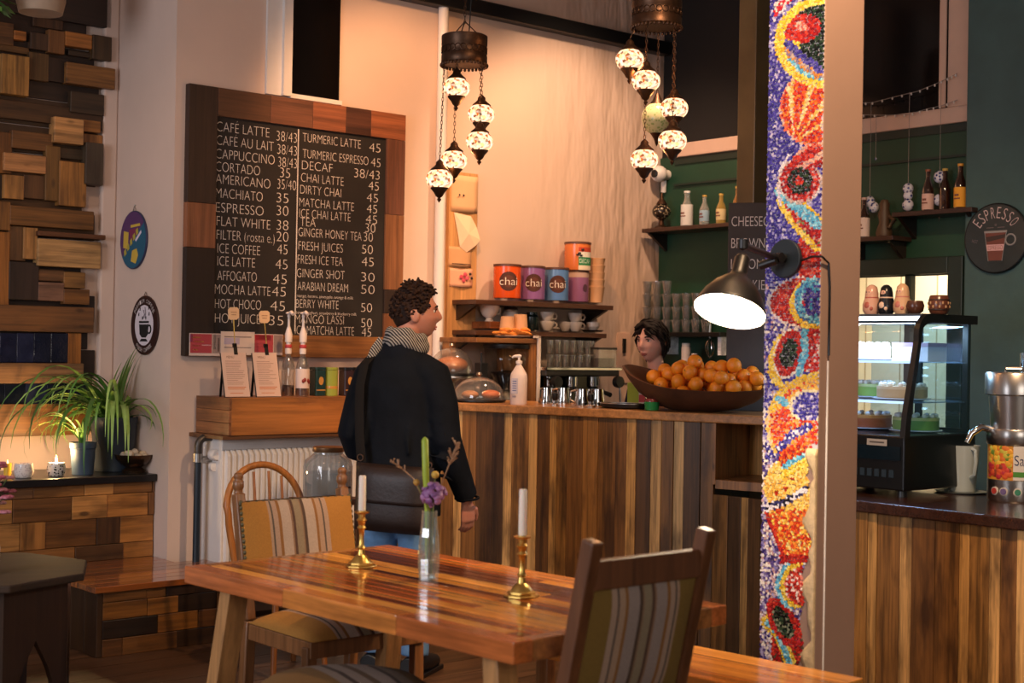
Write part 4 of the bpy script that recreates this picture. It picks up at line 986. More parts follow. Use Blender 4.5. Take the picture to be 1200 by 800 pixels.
def can(name, label, p, r, h, c, lid='#5a3a2c', logo='chai'):
    t = thing(name, label, 'can', p, TH)
    m = M(); m.col = lin(c); m.lathe([(r * .98, 0), (r, .004), (r, h - .01), (r * .97, h - .008)], 32); m.build('can', MT['vc_gloss'], t)
    m = M(); m.col = lin(lid); m.lathe([(r * 1.03, h - .012), (r * 1.03, h), (r * .98, h + .003), (0, h + .002)], 32); m.build('lid', MT['vc'], t)
    if logo == 'chai':
        m = M(); m.col = lin('#4a2418'); a0 = -pi / 2 - .60; R2 = r * .70; n = 22
        ring = []
        def onc(x, z, e): a = a0 + x / r; return ((r + e) * cos(a), (r + e) * sin(a), h * .49 + z)
        for q, (f, c_) in enumerate(((1, '#4a2418'), (.62, '#5c3020'))):
            m.col = lin(c_); vs = [onc(0, 0, .0012 + .0004 * q)] + [onc(R2 * f * k_ / 3 * cos(2 * pi * k / n), R2 * f * k_ / 3 * sin(2 * pi * k / n), .0012 + .0004 * q) for k_ in (1, 2, 3) for k in range(n)]
            m.add(vs, [(0, 1 + k, 1 + (k + 1) % n) for k in range(n)] + [(1 + i * n + k, 1 + (i + 1) * n + k, 1 + (i + 1) * n + (k + 1) % n, 1 + i * n + (k + 1) % n) for i in (0, 1) for k in range(n)])
        m.build('round_logo', MT['paper'], t)
        tm = M(); tm.text('chai', h * .24, (0, 0, 0), None, w=r * 1.3, align='C'); m = M(); m.col = lin('#eadccc')
        vs = [onc(v.x, v.y - h * .11, .0035) for v in tm.v]; m.add(vs, tm.f)
        m.build('lettering', MT['paper'], t)
    return t
_, zz1 = onV(594, 347, VW - .15)
can('chai_can', 'orange chai can at the left end of the upper shelf', onshelf(594, .15, zs1), .088, .212, '#e0561c')
can('chai_can', 'purple chai can between the orange and blue cans', onshelf(623.5, .15, zs1), .082, .212, '#8f6196')
can('chai_can', 'blue chai can third from the left on the upper shelf', onshelf(651.5, .15, zs1), .082, .212, '#5c86bc')
pm = onshelf(676, .12, zs1); t = can('chai_can', 'mauve chai can underneath the orange and green can', pm, .078, .205, '#8c5a80', logo=None)
m = M(); m.col = lin('#b89a8c'); m.lathe([(.0785, .16), (.0788, .162), (.0788, .2), (.0785, .2)], 28, caps=False); m.col = lin('#4a2a3c'); m.prism([(.02 * cos(k * .5), .026 * sin(k * .5)) for k in range(12)], .0, .002, tr(.0, -.078, .09) @ rot('X', 90)); m.build('label', MT['paper'], t)
t = can('chai_can', 'tall orange can with green label stacked on the mauve can', pm + Vector((0, 0, .2085)), .088, .185, '#d4743a', logo=None)
m = M(); m.col = lin('#1f7a48'); r_ = .0886
for a_, z0_, z1_, c_ in ((0, .03, .085, '#1f7a48'), (0, .085, .12, '#d8d2c4'), (0, .0, .03, '#d8c8b0'), (0, .12, .15, '#b03a1c')):
    m.col = lin(c_); n = 12; vs = [(r_ * cos(-2.25 + 1.3 * k / n), r_ * sin(-2.25 + 1.3 * k / n), z) for z in (z0_, z1_) for k in range(n + 1)]; m.add(vs, [(k, k + 1, k + n + 2, k + n + 1) for k in range(n)], True)
m.col = lin('#2a2a2a')
for k, z_ in ((0, .10), (1, .11), (2, .095), (3, .135)): a_ = -2.3 + .12 * k; m.ball((r_ * cos(a_), r_ * sin(a_), z_), .012, .012, .007, 8, 5)
m.build('label', MT['paper'], t)
tm = M(); tm.text('DECAF', .03, w=.08, align='C'); m = M(); m.col = lin('#e8f0e0'); m.add([((r_ + .001) * cos(-1.72 + v.x / r_), (r_ + .001) * sin(-1.72 + v.x / r_), .045 + v.y) for v in tm.v], tm.f); m.build('lettering', MT['paper'], t)
def papercup(p, r, h, label, name='paper_cup', grp=None, inv=True, mat='kraft'):
    m = M(); 
    pr = [(r, 0), (r * .82, h), (0, h)] if inv else [(r * .75, 0), (r, h), (r * .95, h), (r * .7, .004), (0, .004)]
    m.lathe(pr, 20, caps=not inv or True); return tag(m.build(name, MT[mat], loc=p), label, 'cup', grp)
pc = onshelf(697.5, .13, zs1)
for k in range(5):
    m = M(); m.lathe([(.048, 0), (.062, .10), (.064, .104), (.062, .106), (.058, .1), (.045, .006), (0, .006)], 24)
    o = m.build('paper_cup', MT['kraft'], loc=pc + Vector((0, 0, .0 + k * .048))); tag(o, 'beige paper cup in the tall stack at the right end of the upper shelf', 'cup', 'stacked beige paper cups')
def cup(p, rz, label, grp, r=.043, h=.062, mat='ceramic'):
    t = thing('coffee_cup', label, 'cup', p, rz, grp)
    m = M(); m.lathe([(r * .5, 0), (r * .55, .004), (r * .8, h * .35), (r, h * .8), (r, h), (r * .93, h), (r * .9, h * .7), (r * .6, .012), (0, .01)], 22); m.build('bowl', MT[mat], t)
    m = M(); m.tube([(r * .9, 0, h * .82), (r * 1.35, 0, h * .85), (r * 1.55, 0, h * .6), (r * 1.35, 0, h * .3), (r * .8, 0, h * .3)], .006, 8); m.build('handle', MT[mat], t); return t
cupproto = None
for i, (px, n, w) in enumerate(((641, 2, 'left'), (674, 2, 'right'))):
    for k in range(n):
        lb = '%s cup of the %s two-cup stack on the lower shelf' % (('bottom', 'top')[k], w); p = onshelf(px, .12, zs2 + k * .058, 386)
        if cupproto is None: cupproto = cup(p, TH - .2, lb, 'white coffee cups on the lower shelf', .048)
        else: dup(cupproto, p, TH - .2, lb)
dup(cupproto, onshelf(662, .07, zs2, 386), TH + 2.6, 'lone cup behind between the two stacks on the lower shelf')
t = thing('canister', 'dark teal glass jar with lid left of the cup stacks', 'jar', onshelf(623, .09, zs2, 386), TH); m = M(); m.col = lin('#10201f'); m.lathe([(.045, 0), (.048, .005), (.048, .085), (.035, .1), (.035, .115), (0, .116)], 20); m.build('body', MT['vc_gloss'], t)
t = thing('saucer_tray', 'dark small tray under the white bowl at the shelf end', 'tray', onshelf(694.5, .12, zs2, 386), TH); m = M(); m.col = lin('#17110f'); m.lathe([(.06, 0), (.075, .012), (.07, .012), (.055, .004), (0, .004)], 24); m.build('tray', MT['vc'], t)
t = thing('small_bowl', 'small white bowl on the dark tray at the shelf end', 'bowl', onshelf(695, .12, zs2 + .0045, 386), TH); m = M(); m.lathe([(.02, 0), (.045, .03), (.045, .06), (.04, .06), (.035, .02), (0, .01)], 20); m.build('bowl', MT['ceramic'], t)
t = thing('tall_cup', 'white footed cup on the wooden block at the shelf left end', 'cup', onshelf(573, .13, zs2 + .045, 386), TH); m = M(); m.lathe([(.03, 0), (.018, .02), (.045, .04), (.062, .075), (.066, .115), (.06, .115), (.05, .06), (0, .035)], 22); m.build('bowl', MT['ceramic'], t)
m = M(); m.tube([(.06, 0, .09), (.09, 0, .085), (.085, 0, .05), (.05, 0, .045)], .006, 8); m.build('handle', MT['ceramic'], t)
t = thing('wood_block', 'orange-brown wooden block under the footed cup', 'block', onshelf(574, .13, zs2, 386), TH); m = M(); col('#8a4a22', m); m.box(-.075, .08, -.09, .09, 0, .0445); m.build('block', MT['wood_x'], t, bevel=.003)
t = thing('glass_teapot', 'small glass pot with grey lid beside the footed cup', 'pot', onshelf(598, .10, zs2, 386), TH); m = M(); m.lathe([(.05, 0), (.06, .02), (.055, .10), (.045, .115)], 22); m.build('body', MT['ceramic'], t)
m = M(); m.lathe([(.048, .115), (.05, .125), (.035, .15), (.01, .165), (0, .167)], 22); m.build('lid', MT['steel'], t)
# light switch
v_, z_ = onV(731, 405, VW - .01); t = thing('wall_socket', 'dark switch on a pale plate right of the shelves', 'switch', U(v_, VW - .001, z_), TH); m = M(); m.box(-.06, .07, -.008, 0, -.26, .09); m.build('plate', MT['trim_paint'], t, bevel=.002)
m = M(); m.box(-.014, .014, -.02, -.008, -.05, .05); m.build('switch', MT['black'], t, bevel=.002)
# ================================================================== BACK COUNTER AND MACHINE
VB = 6.45
ubc0, _ = onV(552, 450, VB)
t = thing('back_counter', 'low dark work counter along the beige wall behind the bar', 'counter', U(5.38, VW - .002, 0), TH)
m = M(); m.col = lin('#2a1c14'); m.box(0, 1.82, -(VW - VB), 0, 0, .86); m.build('carcass', MT['plank'], t)
m = M(); m.col = lin('#4a2f1e'); m.box(-.01, 1.83, -(VW - VB) - .02, 0, .86, .90); m.build('worktop', MT['wood_x'], t)
def onback(px, back, z, py=440): u, _ = onV(px, py, VW - back); return U(u, VW - back, z)
ZBK = .90
# espresso machine
um0, zmt = onV(635, 432, VW - .48); um1, _ = onV(721, 434, VW - .48)
t = thing('espresso_machine', 'wide chrome espresso machine behind the bar with glasses on top', 'coffee machine', U(um0, VW - .06, ZBK), TH); w = um1 - um0; hm = zmt - ZBK
m = M(); m.box(0, w, -.46, 0, hm - .045, hm); m.box(.0, w, -.20, -.02, .05, hm - .045); m.box(0, w, -.48, -.02, .05, .11); m.build('body', plain('satin_steel', '#4c4844', .5, .8, var=.08), t, bevel=.008)
m = M(); m.box(0.01, w - .01, -.215, -.20, .11, hm - .05); m.build('back_plate', plain('dark_steel', '#3a3a38', .15, 1), t)
m = M(); m.box(-.01, w + .01, -.475, -.462, hm - .008, hm + .012); m.box(-.01, 0, -.475, -.02, hm - .008, hm + .012); m.box(w, w + .01, -.475, -.02, hm - .008, hm + .012); m.build('cup_rail', MT['chrome'], t, bevel=.004)
for k, x in enumerate((w * .18, w * .48, w * .78)):
    m = M(); m.lathe([(.03, hm - .12), (.04, hm - .11), (.04, hm - .05), (.03, hm - .045)], 18, (x, -.36, 0)); m.build('group_head', MT['chrome'], t)
    m = M(); m.lathe([(.028, hm - .15), (.036, hm - .145), (.036, hm - .12)], 18, (x, -.36, 0)); m.tube([(x, -.39, hm - .135), (x - .02, -.48, hm - .145), (x - .03, -.55, hm - .16)], [.012, .013, .016], 10); m.build('portafilter', MT['black'], t)
for x in (-.0 + .03, w - .03):
    m = M(); m.tube([(x, -.44, hm - .06), (x, -.49, hm - .09), (x + .01, -.50, hm - .3)], .006, 8); m.build('steam_wand', MT['chrome'], t)
for x in (.06, w - .06): m = M(); m.lathe([(.018, 0), (.018, .05)], 12, (x, -.42, 0)); m.lathe([(.018, 0), (.018, .05)], 12, (x, -.08, 0)); m.build('foot', MT['black'], t)
for x in (w - .04, .06): m = M(); m.lathe([(.035, -.02), (.04, 0), (.035, .02)], 16, (x, -.49, hm - .08), rot('X', 90)); m.build('knob', MT['black'], t)
# drinking glasses on the machine
def glass_proto(name, label, p, r, h, grp):
    t = M(); t.lathe([(r * .64, 0), (r * .68, .003), (r * .84, h * .6), (r, h * .94), (r, h * .965), (r * .92, h * .965), (r * .78, h * .6), (r * .60, .014), (0, .012)], 14)
    return tag(t.build(name, MT['glass_thick'], loc=p), label, 'glass', grp)
gp = None; zt = zmt
for lay, lb in ((0, 'bottom'), (1, 'top')):
    for row in (.40, .28):
        for k in range(6):
            p = onback(644 + k * 8.9 + (4 if row < .35 else 0), row, zt + lay * .0925, 420); lbl = 'drinking glass in the %s layer on the espresso machine' % lb
            if gp is None: gp = glass_proto('drinking_glass', lbl, p, .024, .092, 'glasses on the espresso machine')
            else: c = gp.copy(); COL.objects.link(c); c.location = p; c['label'] = lbl
t = thing('glass_caddy', 'brown glass-sided caddy with dark contents right of the machine glasses', 'container', onback(703, .36, zt, 420), TH)
m = M(); m.box(-.07, .07, -.06, .06, .002, .07); m.build('contents', plain('coffee_dark', '#3a2416', .6, var=.5, scale=60), t)
m = M(); m.box(-.08, .08, -.07, .07, 0, .125); m.build('box', MT['glass'], t)
m = M(); m.box(-.085, .085, -.075, .075, .1255, .14); m.build('lid', plain('smoke_lid', '#2c2622', .3), t, bevel=.003)
# grinder with hopper, wooden stand above it with plate, cloth and paper cups
us, _ = onV(557, 400, VW - .45); ue, zst = onV(630, 397, VW - .45)
t = thing('wooden_stand', 'small wooden bench stand over the grinder holding plate and paper cups', 'stand', U(us, VW - .10, ZBK), TH); w = ue - us; hs = zst - ZBK
m = M(); col('#8a5c34', m); m.box(0, w, -.36, 0, hs - .03, hs); m.build('top', MT['wood_x'], t, bevel=.003)
m = M(); col('#a8703c', m); m.box(w - .05, w - .008, -.35, -.02, 0, hs - .03); m.build('leg_board', MT['wood_z'], t); 
m = M(); col('#a8703c', m); m.box(.008, .05, -.10, -.02, 0, hs - .03); m.build('leg_board', MT['wood_z'], t)
m = M(); m.col = lin('#e0d2c4'); m.box(w - .012, w + .006, -.375, -.36, .0, hs + .02); m.box(w - .045, w + .006, -.375, -.36, hs + .005, hs + .02); m.build('white_edging', MT['vc'], t)
pst = lambda px, b: onback(px, b, zst, 396)
t = thing('plate', 'grey plate under the orange cloth on the wooden stand', 'plate', pst(600, .30), TH); m = M(); m.col = lin('#a89a90'); m.lathe([(.06, 0), (.10, .008), (.118, .016), (.115, .018), (.06, .006), (0, .005)], 30); m.build('plate', MT['vc_gloss'], t)
t = thing('orange_cloth', 'crumpled orange cloth around the beige cups on the plate', 'cloth', pst(600, .30) + Vector((0, 0, .0182)), TH); m = M(); m.col = lin('#e08a30'); rd = random.Random(2)
def crump(p): k = 1 + .25 * sin(p.x * 70) * cos(p.y * 60) + .18 * sin(p.z * 130 + p.x * 40); return p * k
m.ball((0, 0, .018), .115, .085, .024, 40, 16, fn=crump); m.ball((.06, -.03, .03), .045, .04, .025, 20, 10, fn=crump); m.ball((-.07, -.02, .026), .04, .04, .025, 20, 10, fn=crump); m.build('cloth', plain('orange_cotton', '#d98636', .9, var=.2, bmp=.3), t)
for px, b, lb, hh in ((594, .30, 'left upside-down beige cup on the orange cloth', .085), (609.5, .31, 'right upside-down beige cup on the orange cloth', .10)): papercup(pst(px, b) + Vector((0, 0, .052)), .048, hh, lb)
t = thing('coffee_grinder', 'coffee grinder with clear tapered bean hopper below the wooden stand', 'grinder', onback(594, .30, ZBK), TH); hg = zst - .03 - ZBK
_, zh = onV(594, 402, VW - .32)
m = M(); m.box(-.09, .09, -.12, .12, 0, hg * .42); m.lathe([(.085, hg * .42), (.08, hg * .5), (.05, hg * .55)], 24); m.tube([(0, -.1, hg * .3), (0, -.17, hg * .28)], .03, 14); m.build('body', MT['black'], t, bevel=.006)
m = M(); m.lathe([(.055, hg * .55), (.14, hg * .80), (.145, hg - .035)], 32, caps=False); m.build('hopper', glassy('hopper_plastic', (.93, .93, .92), .05, 0, .05), t, solid=.003)
m = M(); m.lathe([(.0, hg * .552), (.05, hg * .556), (.108, hg * .72), (0, hg * .74)], 28); m.build('beans', plain('coffee_beans', '#120906', .4, var=.5, scale=120, bmp=1, bscale=200), t)
m = M(); m.lathe([(.148, hg - .034), (.15, hg - .03), (.15, hg - .008), (.1, hg - .004), (0, hg - .004)], 32); m.build('lid', MT['black'], t)
# ================================================================== ON THE BAR
def onbar(px, back):
    # a point on the bar top, in the direction of image column px, so far behind the front edge
    r = ray(px, 470); ru, rv = r.dot(D), r.dot(P); q = P1 + nrm * back     # q + dr*s = k*(ru, rv)
    det = ru * -dr.y + rv * dr.x; k = (q.x * -dr.y + q.y * dr.x) / det; return U(ru * k, rv * k, HB)
def dome(p, r, h, label, food, hd):
    t = thing('cake_dome', label, 'cake dome', p, 0)
    m = M(); m.lathe([(r * .9, 0), (r * 1.04, .006), (r * 1.04, .014), (r, .016), (0, .014)], 40); m.build('tray', MT['black'], t)
    m = M(); pr = [(r * .96, .0165), (r * .965, .03)] + [(r * .96 * cos(a), .03 + h * sin(a)) for a in [i * pi / 2 / 10 for i in range(1, 11)]]; m.lathe(pr, 40, caps=False); m.build('cover', MT['glass'], t)
    m = M(); m.lathe([(.006, h + .03), (.018, h + .042), (.012, h + .055), (0, h + .056)], 14); m.build('knob', MT['steel'], t)
    for i, (x, y, rr_, c_) in enumerate(food):
        f = M(); f.col = lin(c_); f.ball((0, 0, rr_ * .5), rr_, rr_, rr_ * .5, 20, 10); o = f.build('bun', MT['vc'], loc=p + Vector((x, y, .0162))); tag(o, 'baked bun number %s under the glass cake dome' % ('one', 'two', 'three')[i] if False else ('bun under the low cake dome, ' if hd else 'cake under the tall dome, ') + ('left one', 'right one', 'middle one')[i], 'pastry')
    return t
dome(onbar(561, .20), .150, .115, 'low clear cake dome on a black tray, on the bar beside the sanitiser', [(-.05, .0, .05, '#b87a4a'), (.07, -.01, .055, '#c8642c')], True)
_cs = onback(529, .26, ZBK, 430); _, z = atY(529, 440, _cs.y); hs_ = z - ZBK; t0 = thing('cake_stand', 'tall cake stand behind the man holding the rear glass dome', 'cake stand', _cs, 0)
m = M(); m.lathe([(.075, 0), (.08, .006), (.03, .02), (.022, .06), (.022, hs_ - .04), (.06, hs_ - .02), (.145, hs_ - .012), (.145, hs_), (0, hs_)], 32); m.build('stand', MT['steel'], t0)
t = dome(_cs + Vector((0, 0, hs_)), .14, .14, 'rear glass dome on the tall cake stand, beside the man', [(0.0, 0, .10, '#b0642c')], False)
for o_ in t.children:
    if o_.name.startswith('tray'): o_.scale = (.98, .98, 1)
t = thing('sanitiser_bottle', 'white pump bottle of hand sanitiser on the bar', 'bottle', onbar(607.5, .10), radians(-25))
m = M(); m.col = lin('#dcc8bc'); pr = [(.045, 0), (.049, .005), (.05, .15), (.046, .17), (.02, .21), (.014, .22), (.014, .226)]; m.lathe(pr, 28, sy=.75); m.build('bottle', MT['vc'], t)
m = M(); m.col = lin('#e4d6cc'); m.lathe([(.018, .226), (.018, .24), (.007, .243), (.007, .262), (0, .262)], 16); m.tube([(.012, 0, .266), (0, 0, .268), (-.03, 0, .266), (-.042, 0, .258)], [.007, .01, .007, .005], 10); m.build('pump', MT['vc'], t)
m = M(); m.col = lin('#b9b0b8'); m.box(-.028, .012, -.0385, -.0365, .06, .145); m.col = lin('#8a8088'); m.box(-.02, .002, -.039, -.0384, .04, .05); m.col = lin('#4a5a8a')
for k in range(5): m.box(-.02, .004, -.0392, -.0384, .075 + k * .013, .079 + k * .013)
m.build('label', MT['paper'], t)
t = thing('card_terminal', 'small black box standing behind the low cake dome', 'device', onback(564, .52, ZBK, 432), TH); m = M(); _, zc = onV(564, 425, VW - .52); m.box(-.028, .028, -.03, .03, 0, zc - ZBK); m.build('case', MT['black'], t, bevel=.004)
m = M(); m.tube([(0, 0, zc - ZBK), (0, 0, zc - ZBK + .06)], .006, 8); m.build('stick', MT['black'], t)
# chrome milk jugs and small things on a tray behind the bar edge
t = thing('black_tray', 'flat black tray on the bar left of the orange bowl', 'tray', onbar(731, .16), radians(-35)); m = M(); m.lathe([(.10, 0), (.115, .008), (.12, .026), (.116, .026), (.105, .008), (0, .006)], 30, sx=1.15, sy=.8); m.build('tray', MT['black'], t)
m = M(); m.torus((0, 0, .027), .118, .0025, 36, 6, Matrix.Diagonal((1.15, .8, 1, 1))); m.build('rim', MT['steel'], t)
def jug(px, py, label, r=.045, h=.095, back=.0):
    t = thing('milk_jug', label, 'jug', onbar(px, py), radians(-120)); m = M(); m.lathe([(r, 0), (r * 1.02, .004), (r * .8, h * .6), (r * .75, h), (r * .70, h), (r * .74, h * .6), (r * .9, .008), (0, .006)], 22); m.build('body', MT['chrome'], t)
    m = M(); m.tube([(r * .75, 0, h * .95), (r * 1.5, 0, h * .85), (r * 1.55, 0, h * .4), (r * .95, 0, h * .25)], .005, 8); m.build('handle', MT['chrome'], t)
    m = M(); m.prism([(-r * .72, -.012), (-r * 1.1, 0), (-r * .72, .012)], h * .82, h * .99); m.build('spout', MT['chrome'], t); return t
j0 = jug(640, .22, 'leftmost chrome milk jug on the bar'); 
for px, py, lb in ((660, .30, 'chrome milk jug second from the left on the bar'), (682, .20, 'chrome milk jug in front of the machine middle'), (700, .27, 'rightmost chrome milk jug on the bar')): dup(j0, onbar(px, py), radians(-120 + px), lb)
for px, py, lb in ((650, .10, 'black tamper lying between the left milk jugs'), (692, .10, 'black tamper in front of the right milk jugs')):
    t = thing('tamper', lb, 'tamper', onbar(px, py), 0); m = M(); m.lathe([(.028, 0), (.029, .012), (.012, .018), (.010, .03)], 18); m.build('base', MT['chrome'], t); m = M(); m.lathe([(.010, .03), (.018, .045), (.016, .07), (0, .078)], 16); m.build('handle', MT['black'], t)
t = thing('straw_pack', 'lime green and white carton at the bowl left side', 'carton', onbar(747, .36), radians(-20)); m = M(); m.col = lin('#b0b83c'); m.box(-.05, .015, -.03, .03, 0, .135); m.build('carton', MT['paper'], t, bevel=.002); m = M(); m.col = lin('#e2cabc'); m.box(.0151, .05, -.03, .03, 0, .11); m.col = lin('#c84a4a'); m.box(.016, .05, -.031, -.03, .03, .07); m.build('white_side', MT['paper'], t)
t = thing('tub', 'green round tub beside the wooden bowl on the bar', 'tub', onbar(764, .07), 0); m = M(); m.col = lin('#1f7a3c'); m.lathe([(.03, 0), (.036, .003), (.04, .035), (.041, .045), (0, .045)], 24); m.build('tub', MT['vc_gloss'], t); m = M(); m.col = lin('#7a2a28'); m.lathe([(.036, .0455), (.036, .052), (.03, .062), (0, .064)], 24); m.build('lid', MT['vc_gloss'], t)
# ---------- wooden bowl with oranges
bp = onbar(816, .215)
BRZ = radians(-30)
bowl = thing('wooden_bowl', 'large rough dark wooden bowl heaped with oranges on the bar', 'bowl', bp, BRZ)
A_, B_ = .40, .225
def rimz(a): return .145 + .085 * max(0, -cos(a)) ** 2 - .035 * max(0, -sin(a - .5)) + .02 * max(0, sin(a))
m = M(); n = 48; rings = []
def bring(f, zf, off=0):
    out = []
    for k in range(n):
        a = 2 * pi * k / n; rr_ = f * (1 + .02 * sin(3 * a + 1)); out.append(Vector((rr_ * A_ * cos(a) * (1.06 if cos(a) < 0 else 1), rr_ * B_ * sin(a), rimz(a) * zf + off)))
    return out
prof = [(.20, 0), (.36, .03), (.58, .17), (.78, .42), (.92, .74), (1.0, 1.0), (.97, 1.015)]
inner = [(.93, .95), (.84, .68), (.68, .42), (.45, .25), (.2, .2), (.02, .2)]
m.col = lin('#4a2a18'); m.loft([bring(f, z) for f, z in prof] + [bring(f, z, .0) for f, z in inner])
m.build('bowl', plain('bowl_wood', '#4d2c1a', .5, var=.45, scale=7, bmp=.35, bscale=25), bowl)
om = plain('orange_peel', '#f28c1a', .42, var=.12, scale=9, bmp=.35, bscale=260)
rd = random.Random(14); spots = []
R_ = .040
def bowl_floor(x, y):
    e = sqrt((x / A_) ** 2 + (y / B_) ** 2); a = atan2(y / B_, x / A_); return rimz(a) * (.2 if e < .45 else .25 + (e - .45) * 1.35)
for i in range(60):
    best = None
    for q in range(150):
        x_, y_ = rd.uniform(-.30, .36), rd.uniform(-.19, .19); e = sqrt(((x_ - .05) / (A_ * .80)) ** 2 + (y_ / (B_ * .80)) ** 2)
        if e > 1: continue
        z_ = bowl_floor(x_, y_) + R_ * 1.02
        for sx_, sy_, sz_ in spots:
            d2 = (x_ - sx_) ** 2 + (y_ - sy_) ** 2
            if d2 < (1.96 * R_) ** 2: z_ = max(z_, sz_ + sqrt((1.96 * R_) ** 2 - d2))
        sc_ = z_ + .10 * e * e
        if best is None or sc_ < best[0]: best = (sc_, x_, y_, z_)
    spots.append(best[1:])
op = None
for i, (x_, y_, z_) in enumerate(spots):
    p = bp + Matrix.Rotation(BRZ, 3, 'Z') @ Vector((x_, y_, z_))
    if op is None:
        op = thing('orange', 'ripe orange heaped in the wooden bowl', 'orange', p, 0, 'oranges in the wooden bowl')
        m = M(); m.ball((0, 0, 0), R_, R_, R_ * .95, 22, 14, fn=lambda q: q * (1 - .06 * exp(-((q.x ** 2 + q.y ** 2) / (.008 ** 2))) if q.z > 0 else 1)); m.build('peel', om, op)
        m = M(); m.col = lin('#5a6a2a'); m.lathe([(.0045, 0), (.003, .003), (0, .0032)], 8, (0, 0, R_ * .885)); m.build('stem_end', MT['vc'], op); o = op
    else: o = dup(op, p)
    s = rd.uniform(.92, 1.0); o.scale = (s, s, s); o.rotation_euler = (rd.uniform(-1.6, 1.6), rd.uniform(-1.6, 1.6), rd.uniform(0, 6))
# ================================================================== POST, SIGN, GREEN WALL SHELVES
PP = U(5.98, 4.95, 0); 
xq, _ = atY(882, 200, 7.62); PP = Vector((xq, 7.62, 0))
t = thing('green_post', 'narrow dark green post rising behind the mosaic pillar', 'post', PP, TH); m = M(); m.box(-.06, .06, -.06, .06, 0, H); m.build('post', plain('post_reflected_tone', '#6a5636', .35, .1, var=.25, scale=4), t, bevel=.004)  # bronze tone holds the warm reflection on the green paint
q = PP + D * -.075 ; 
xs0, zs0 = atY(855, 237, 7.50); xs1, zs1_ = atY(896, 420, 7.50)
t = thing('cake_chalkboard', 'small chalkboard listing cheesecake and other cakes, half behind the lamp', 'menu board', (xs0, 7.53, HB), radians(-14)); w = .34; hh = zs0 - HB
m = M(); m.box(0, w, -.008, .008, 0, hh); m.build('slate', plain('grey_slate', '#3a3431', .8, var=.15), t, bevel=.004)
m = M()
for s_, z_, w_ in (('CHEESECAKE', .905, .285), ('BROWNIES', .80, .235), ('LEMON PIE', .70, .25), ('COOKIES', .60, .20)): m.text(s_, .055, (.018, -.0086, hh * z_ - .02), RT, w=w_)
m.build('chalk_lettering', MT['chalk'], t); 
RG = TH - pi / 2
def onG(px, py, off): v, z = onU(px, py, UG - off); return v, z
def shelfG(label, x0, x1, py, depth, th=.028):
    v0, z = onG(x0, py, depth); v1, _ = onG(x1, py, depth); t = thing('wall_shelf', label, 'shelf', U(UG - .001, v0, z - th), RG); w = v0 - v1
    m = M(); col('#3a2218', m); m.box(0, w, -depth, 0, 0, th); m.build('board', MT['dark_x'], t, bevel=.003)
    for bx_ in (.03, w - .05):
        m = M(); m.col = lin('#241610'); m.add([(bx_ + s_, y_, z_) for s_ in (-.012, .012) for y_, z_ in ((0, 0), (-depth * .85, 0), (0, -.12))], [(0, 1, 2), (5, 4, 3), (0, 3, 4, 1), (1, 4, 5, 2), (2, 5, 3, 0)]); m.build('bracket', MT['dark_x'], t)
    return v0, v1, z
_, _, zg1 = shelfG('dark shelf on the green wall with small bottles left of the post', 752, 905, 268, .22)
_, _, zg2 = shelfG('upper right dark shelf with beer bottles beside the espresso sign', 1045, 1139, 249, .20)
_, _, zg3 = shelfG('lower short dark shelf with one bottle right of the pillar', 985, 1046, 279, .20)
def gpt(px, off, z, py=250): v, _ = onG(px, py, off); return U(UG - off, v, z)
def bottle(p, r, h, neck, label, glassc, lab, labelh=(.15, .5), cap='#c8a24a'):
    t = thing('bottle', label, 'bottle', p, RG); m = M(); m.lathe([(r * .9, 0), (r, .004), (r, h * .52), (r * .85, h * .6), (neck, h * .76), (neck, h * .96), (neck * .9, h * .965)], 22); m.build('glass_body', glassc, t)
    m = M(); m.col = lin(cap); m.lathe([(neck * 1.15, h * .945), (neck * 1.15, h), (0, h)], 14); m.build('cap', MT['vc'], t)
    if lab:
        m = M(); m.col = lin(lab); a, b = labelh; m.lathe([(r * 1.01, h * a), (r * 1.02, h * a + .001), (r * 1.02, h * b), (r * 1.01, h * b)], 22, caps=False); m.col = lin('#7a4a3c')
        m.box(-r * .5, r * .5, -r * 1.045, -r * .9, h * (a + b) / 2 - .012, h * (a + b) / 2 - .004); m.box(-r * .4, r * .3, -r * 1.045, -r * .9, h * (a + b) / 2 + .006, h * (a + b) / 2 + .018); m.build('label', MT['paper'], t)
    return t
clr = glassy('pale_bottle_glass', (.8, .82, .76), .25, .25, bodycol=(.6, .6, .55)); amb = glassy('amber_drink', (.6, .3, .08), .2, .35, bodycol=(.5, .22, .05)); yel = glassy('yellow_drink', (.7, .5, .15), .2, .4, bodycol=(.6, .4, .1)); dkb = MT['brown_glass']
bottle(gpt(805, .11, zg1), .042, .25, .02, 'clear bottle with tall white label, leftmost on the green wall shelf', clr, '#d8d4cc', (.05, .62), '#e0dcd4')
bottle(gpt(825.5, .11, zg1), .034, .21, .014, 'small clear bottle with pale blue label, second on the green wall shelf', clr, '#9ab4c4')
bottle(gpt(845, .11, zg1), .034, .21, .014, 'small yellow drink bottle with cream label, third on the green wall shelf', yel, '#d8c08a')
bottle(gpt(864, .11, zg1 ), .034, .25, .014, 'orange drink bottle partly behind the cake chalkboard', amb, None)
bottle(gpt(1087, .10, zg2), .034, .25, .014, 'brown beer bottle with pinkish label on the upper right shelf', dkb, '#d0a898', (.05, .42), '#8a4a2c')
bottle(gpt(1107, .07, zg2), .034, .25, .014, 'dark beer bottle behind the hanging ornament', dkb, None)
bottle(gpt(1125, .10, zg2), .036, .265, .015, 'beer bottle with bright orange label nearest the espresso sign', dkb, '#e09a2c', (.05, .48), '#d8922c')
bottle(gpt(1012, .10, zg3, 279), .036, .25, .015, 'dark bottle with white and red label on the lower short shelf', dkb, '#d8c0b4', (.04, .5), '#c8a090')
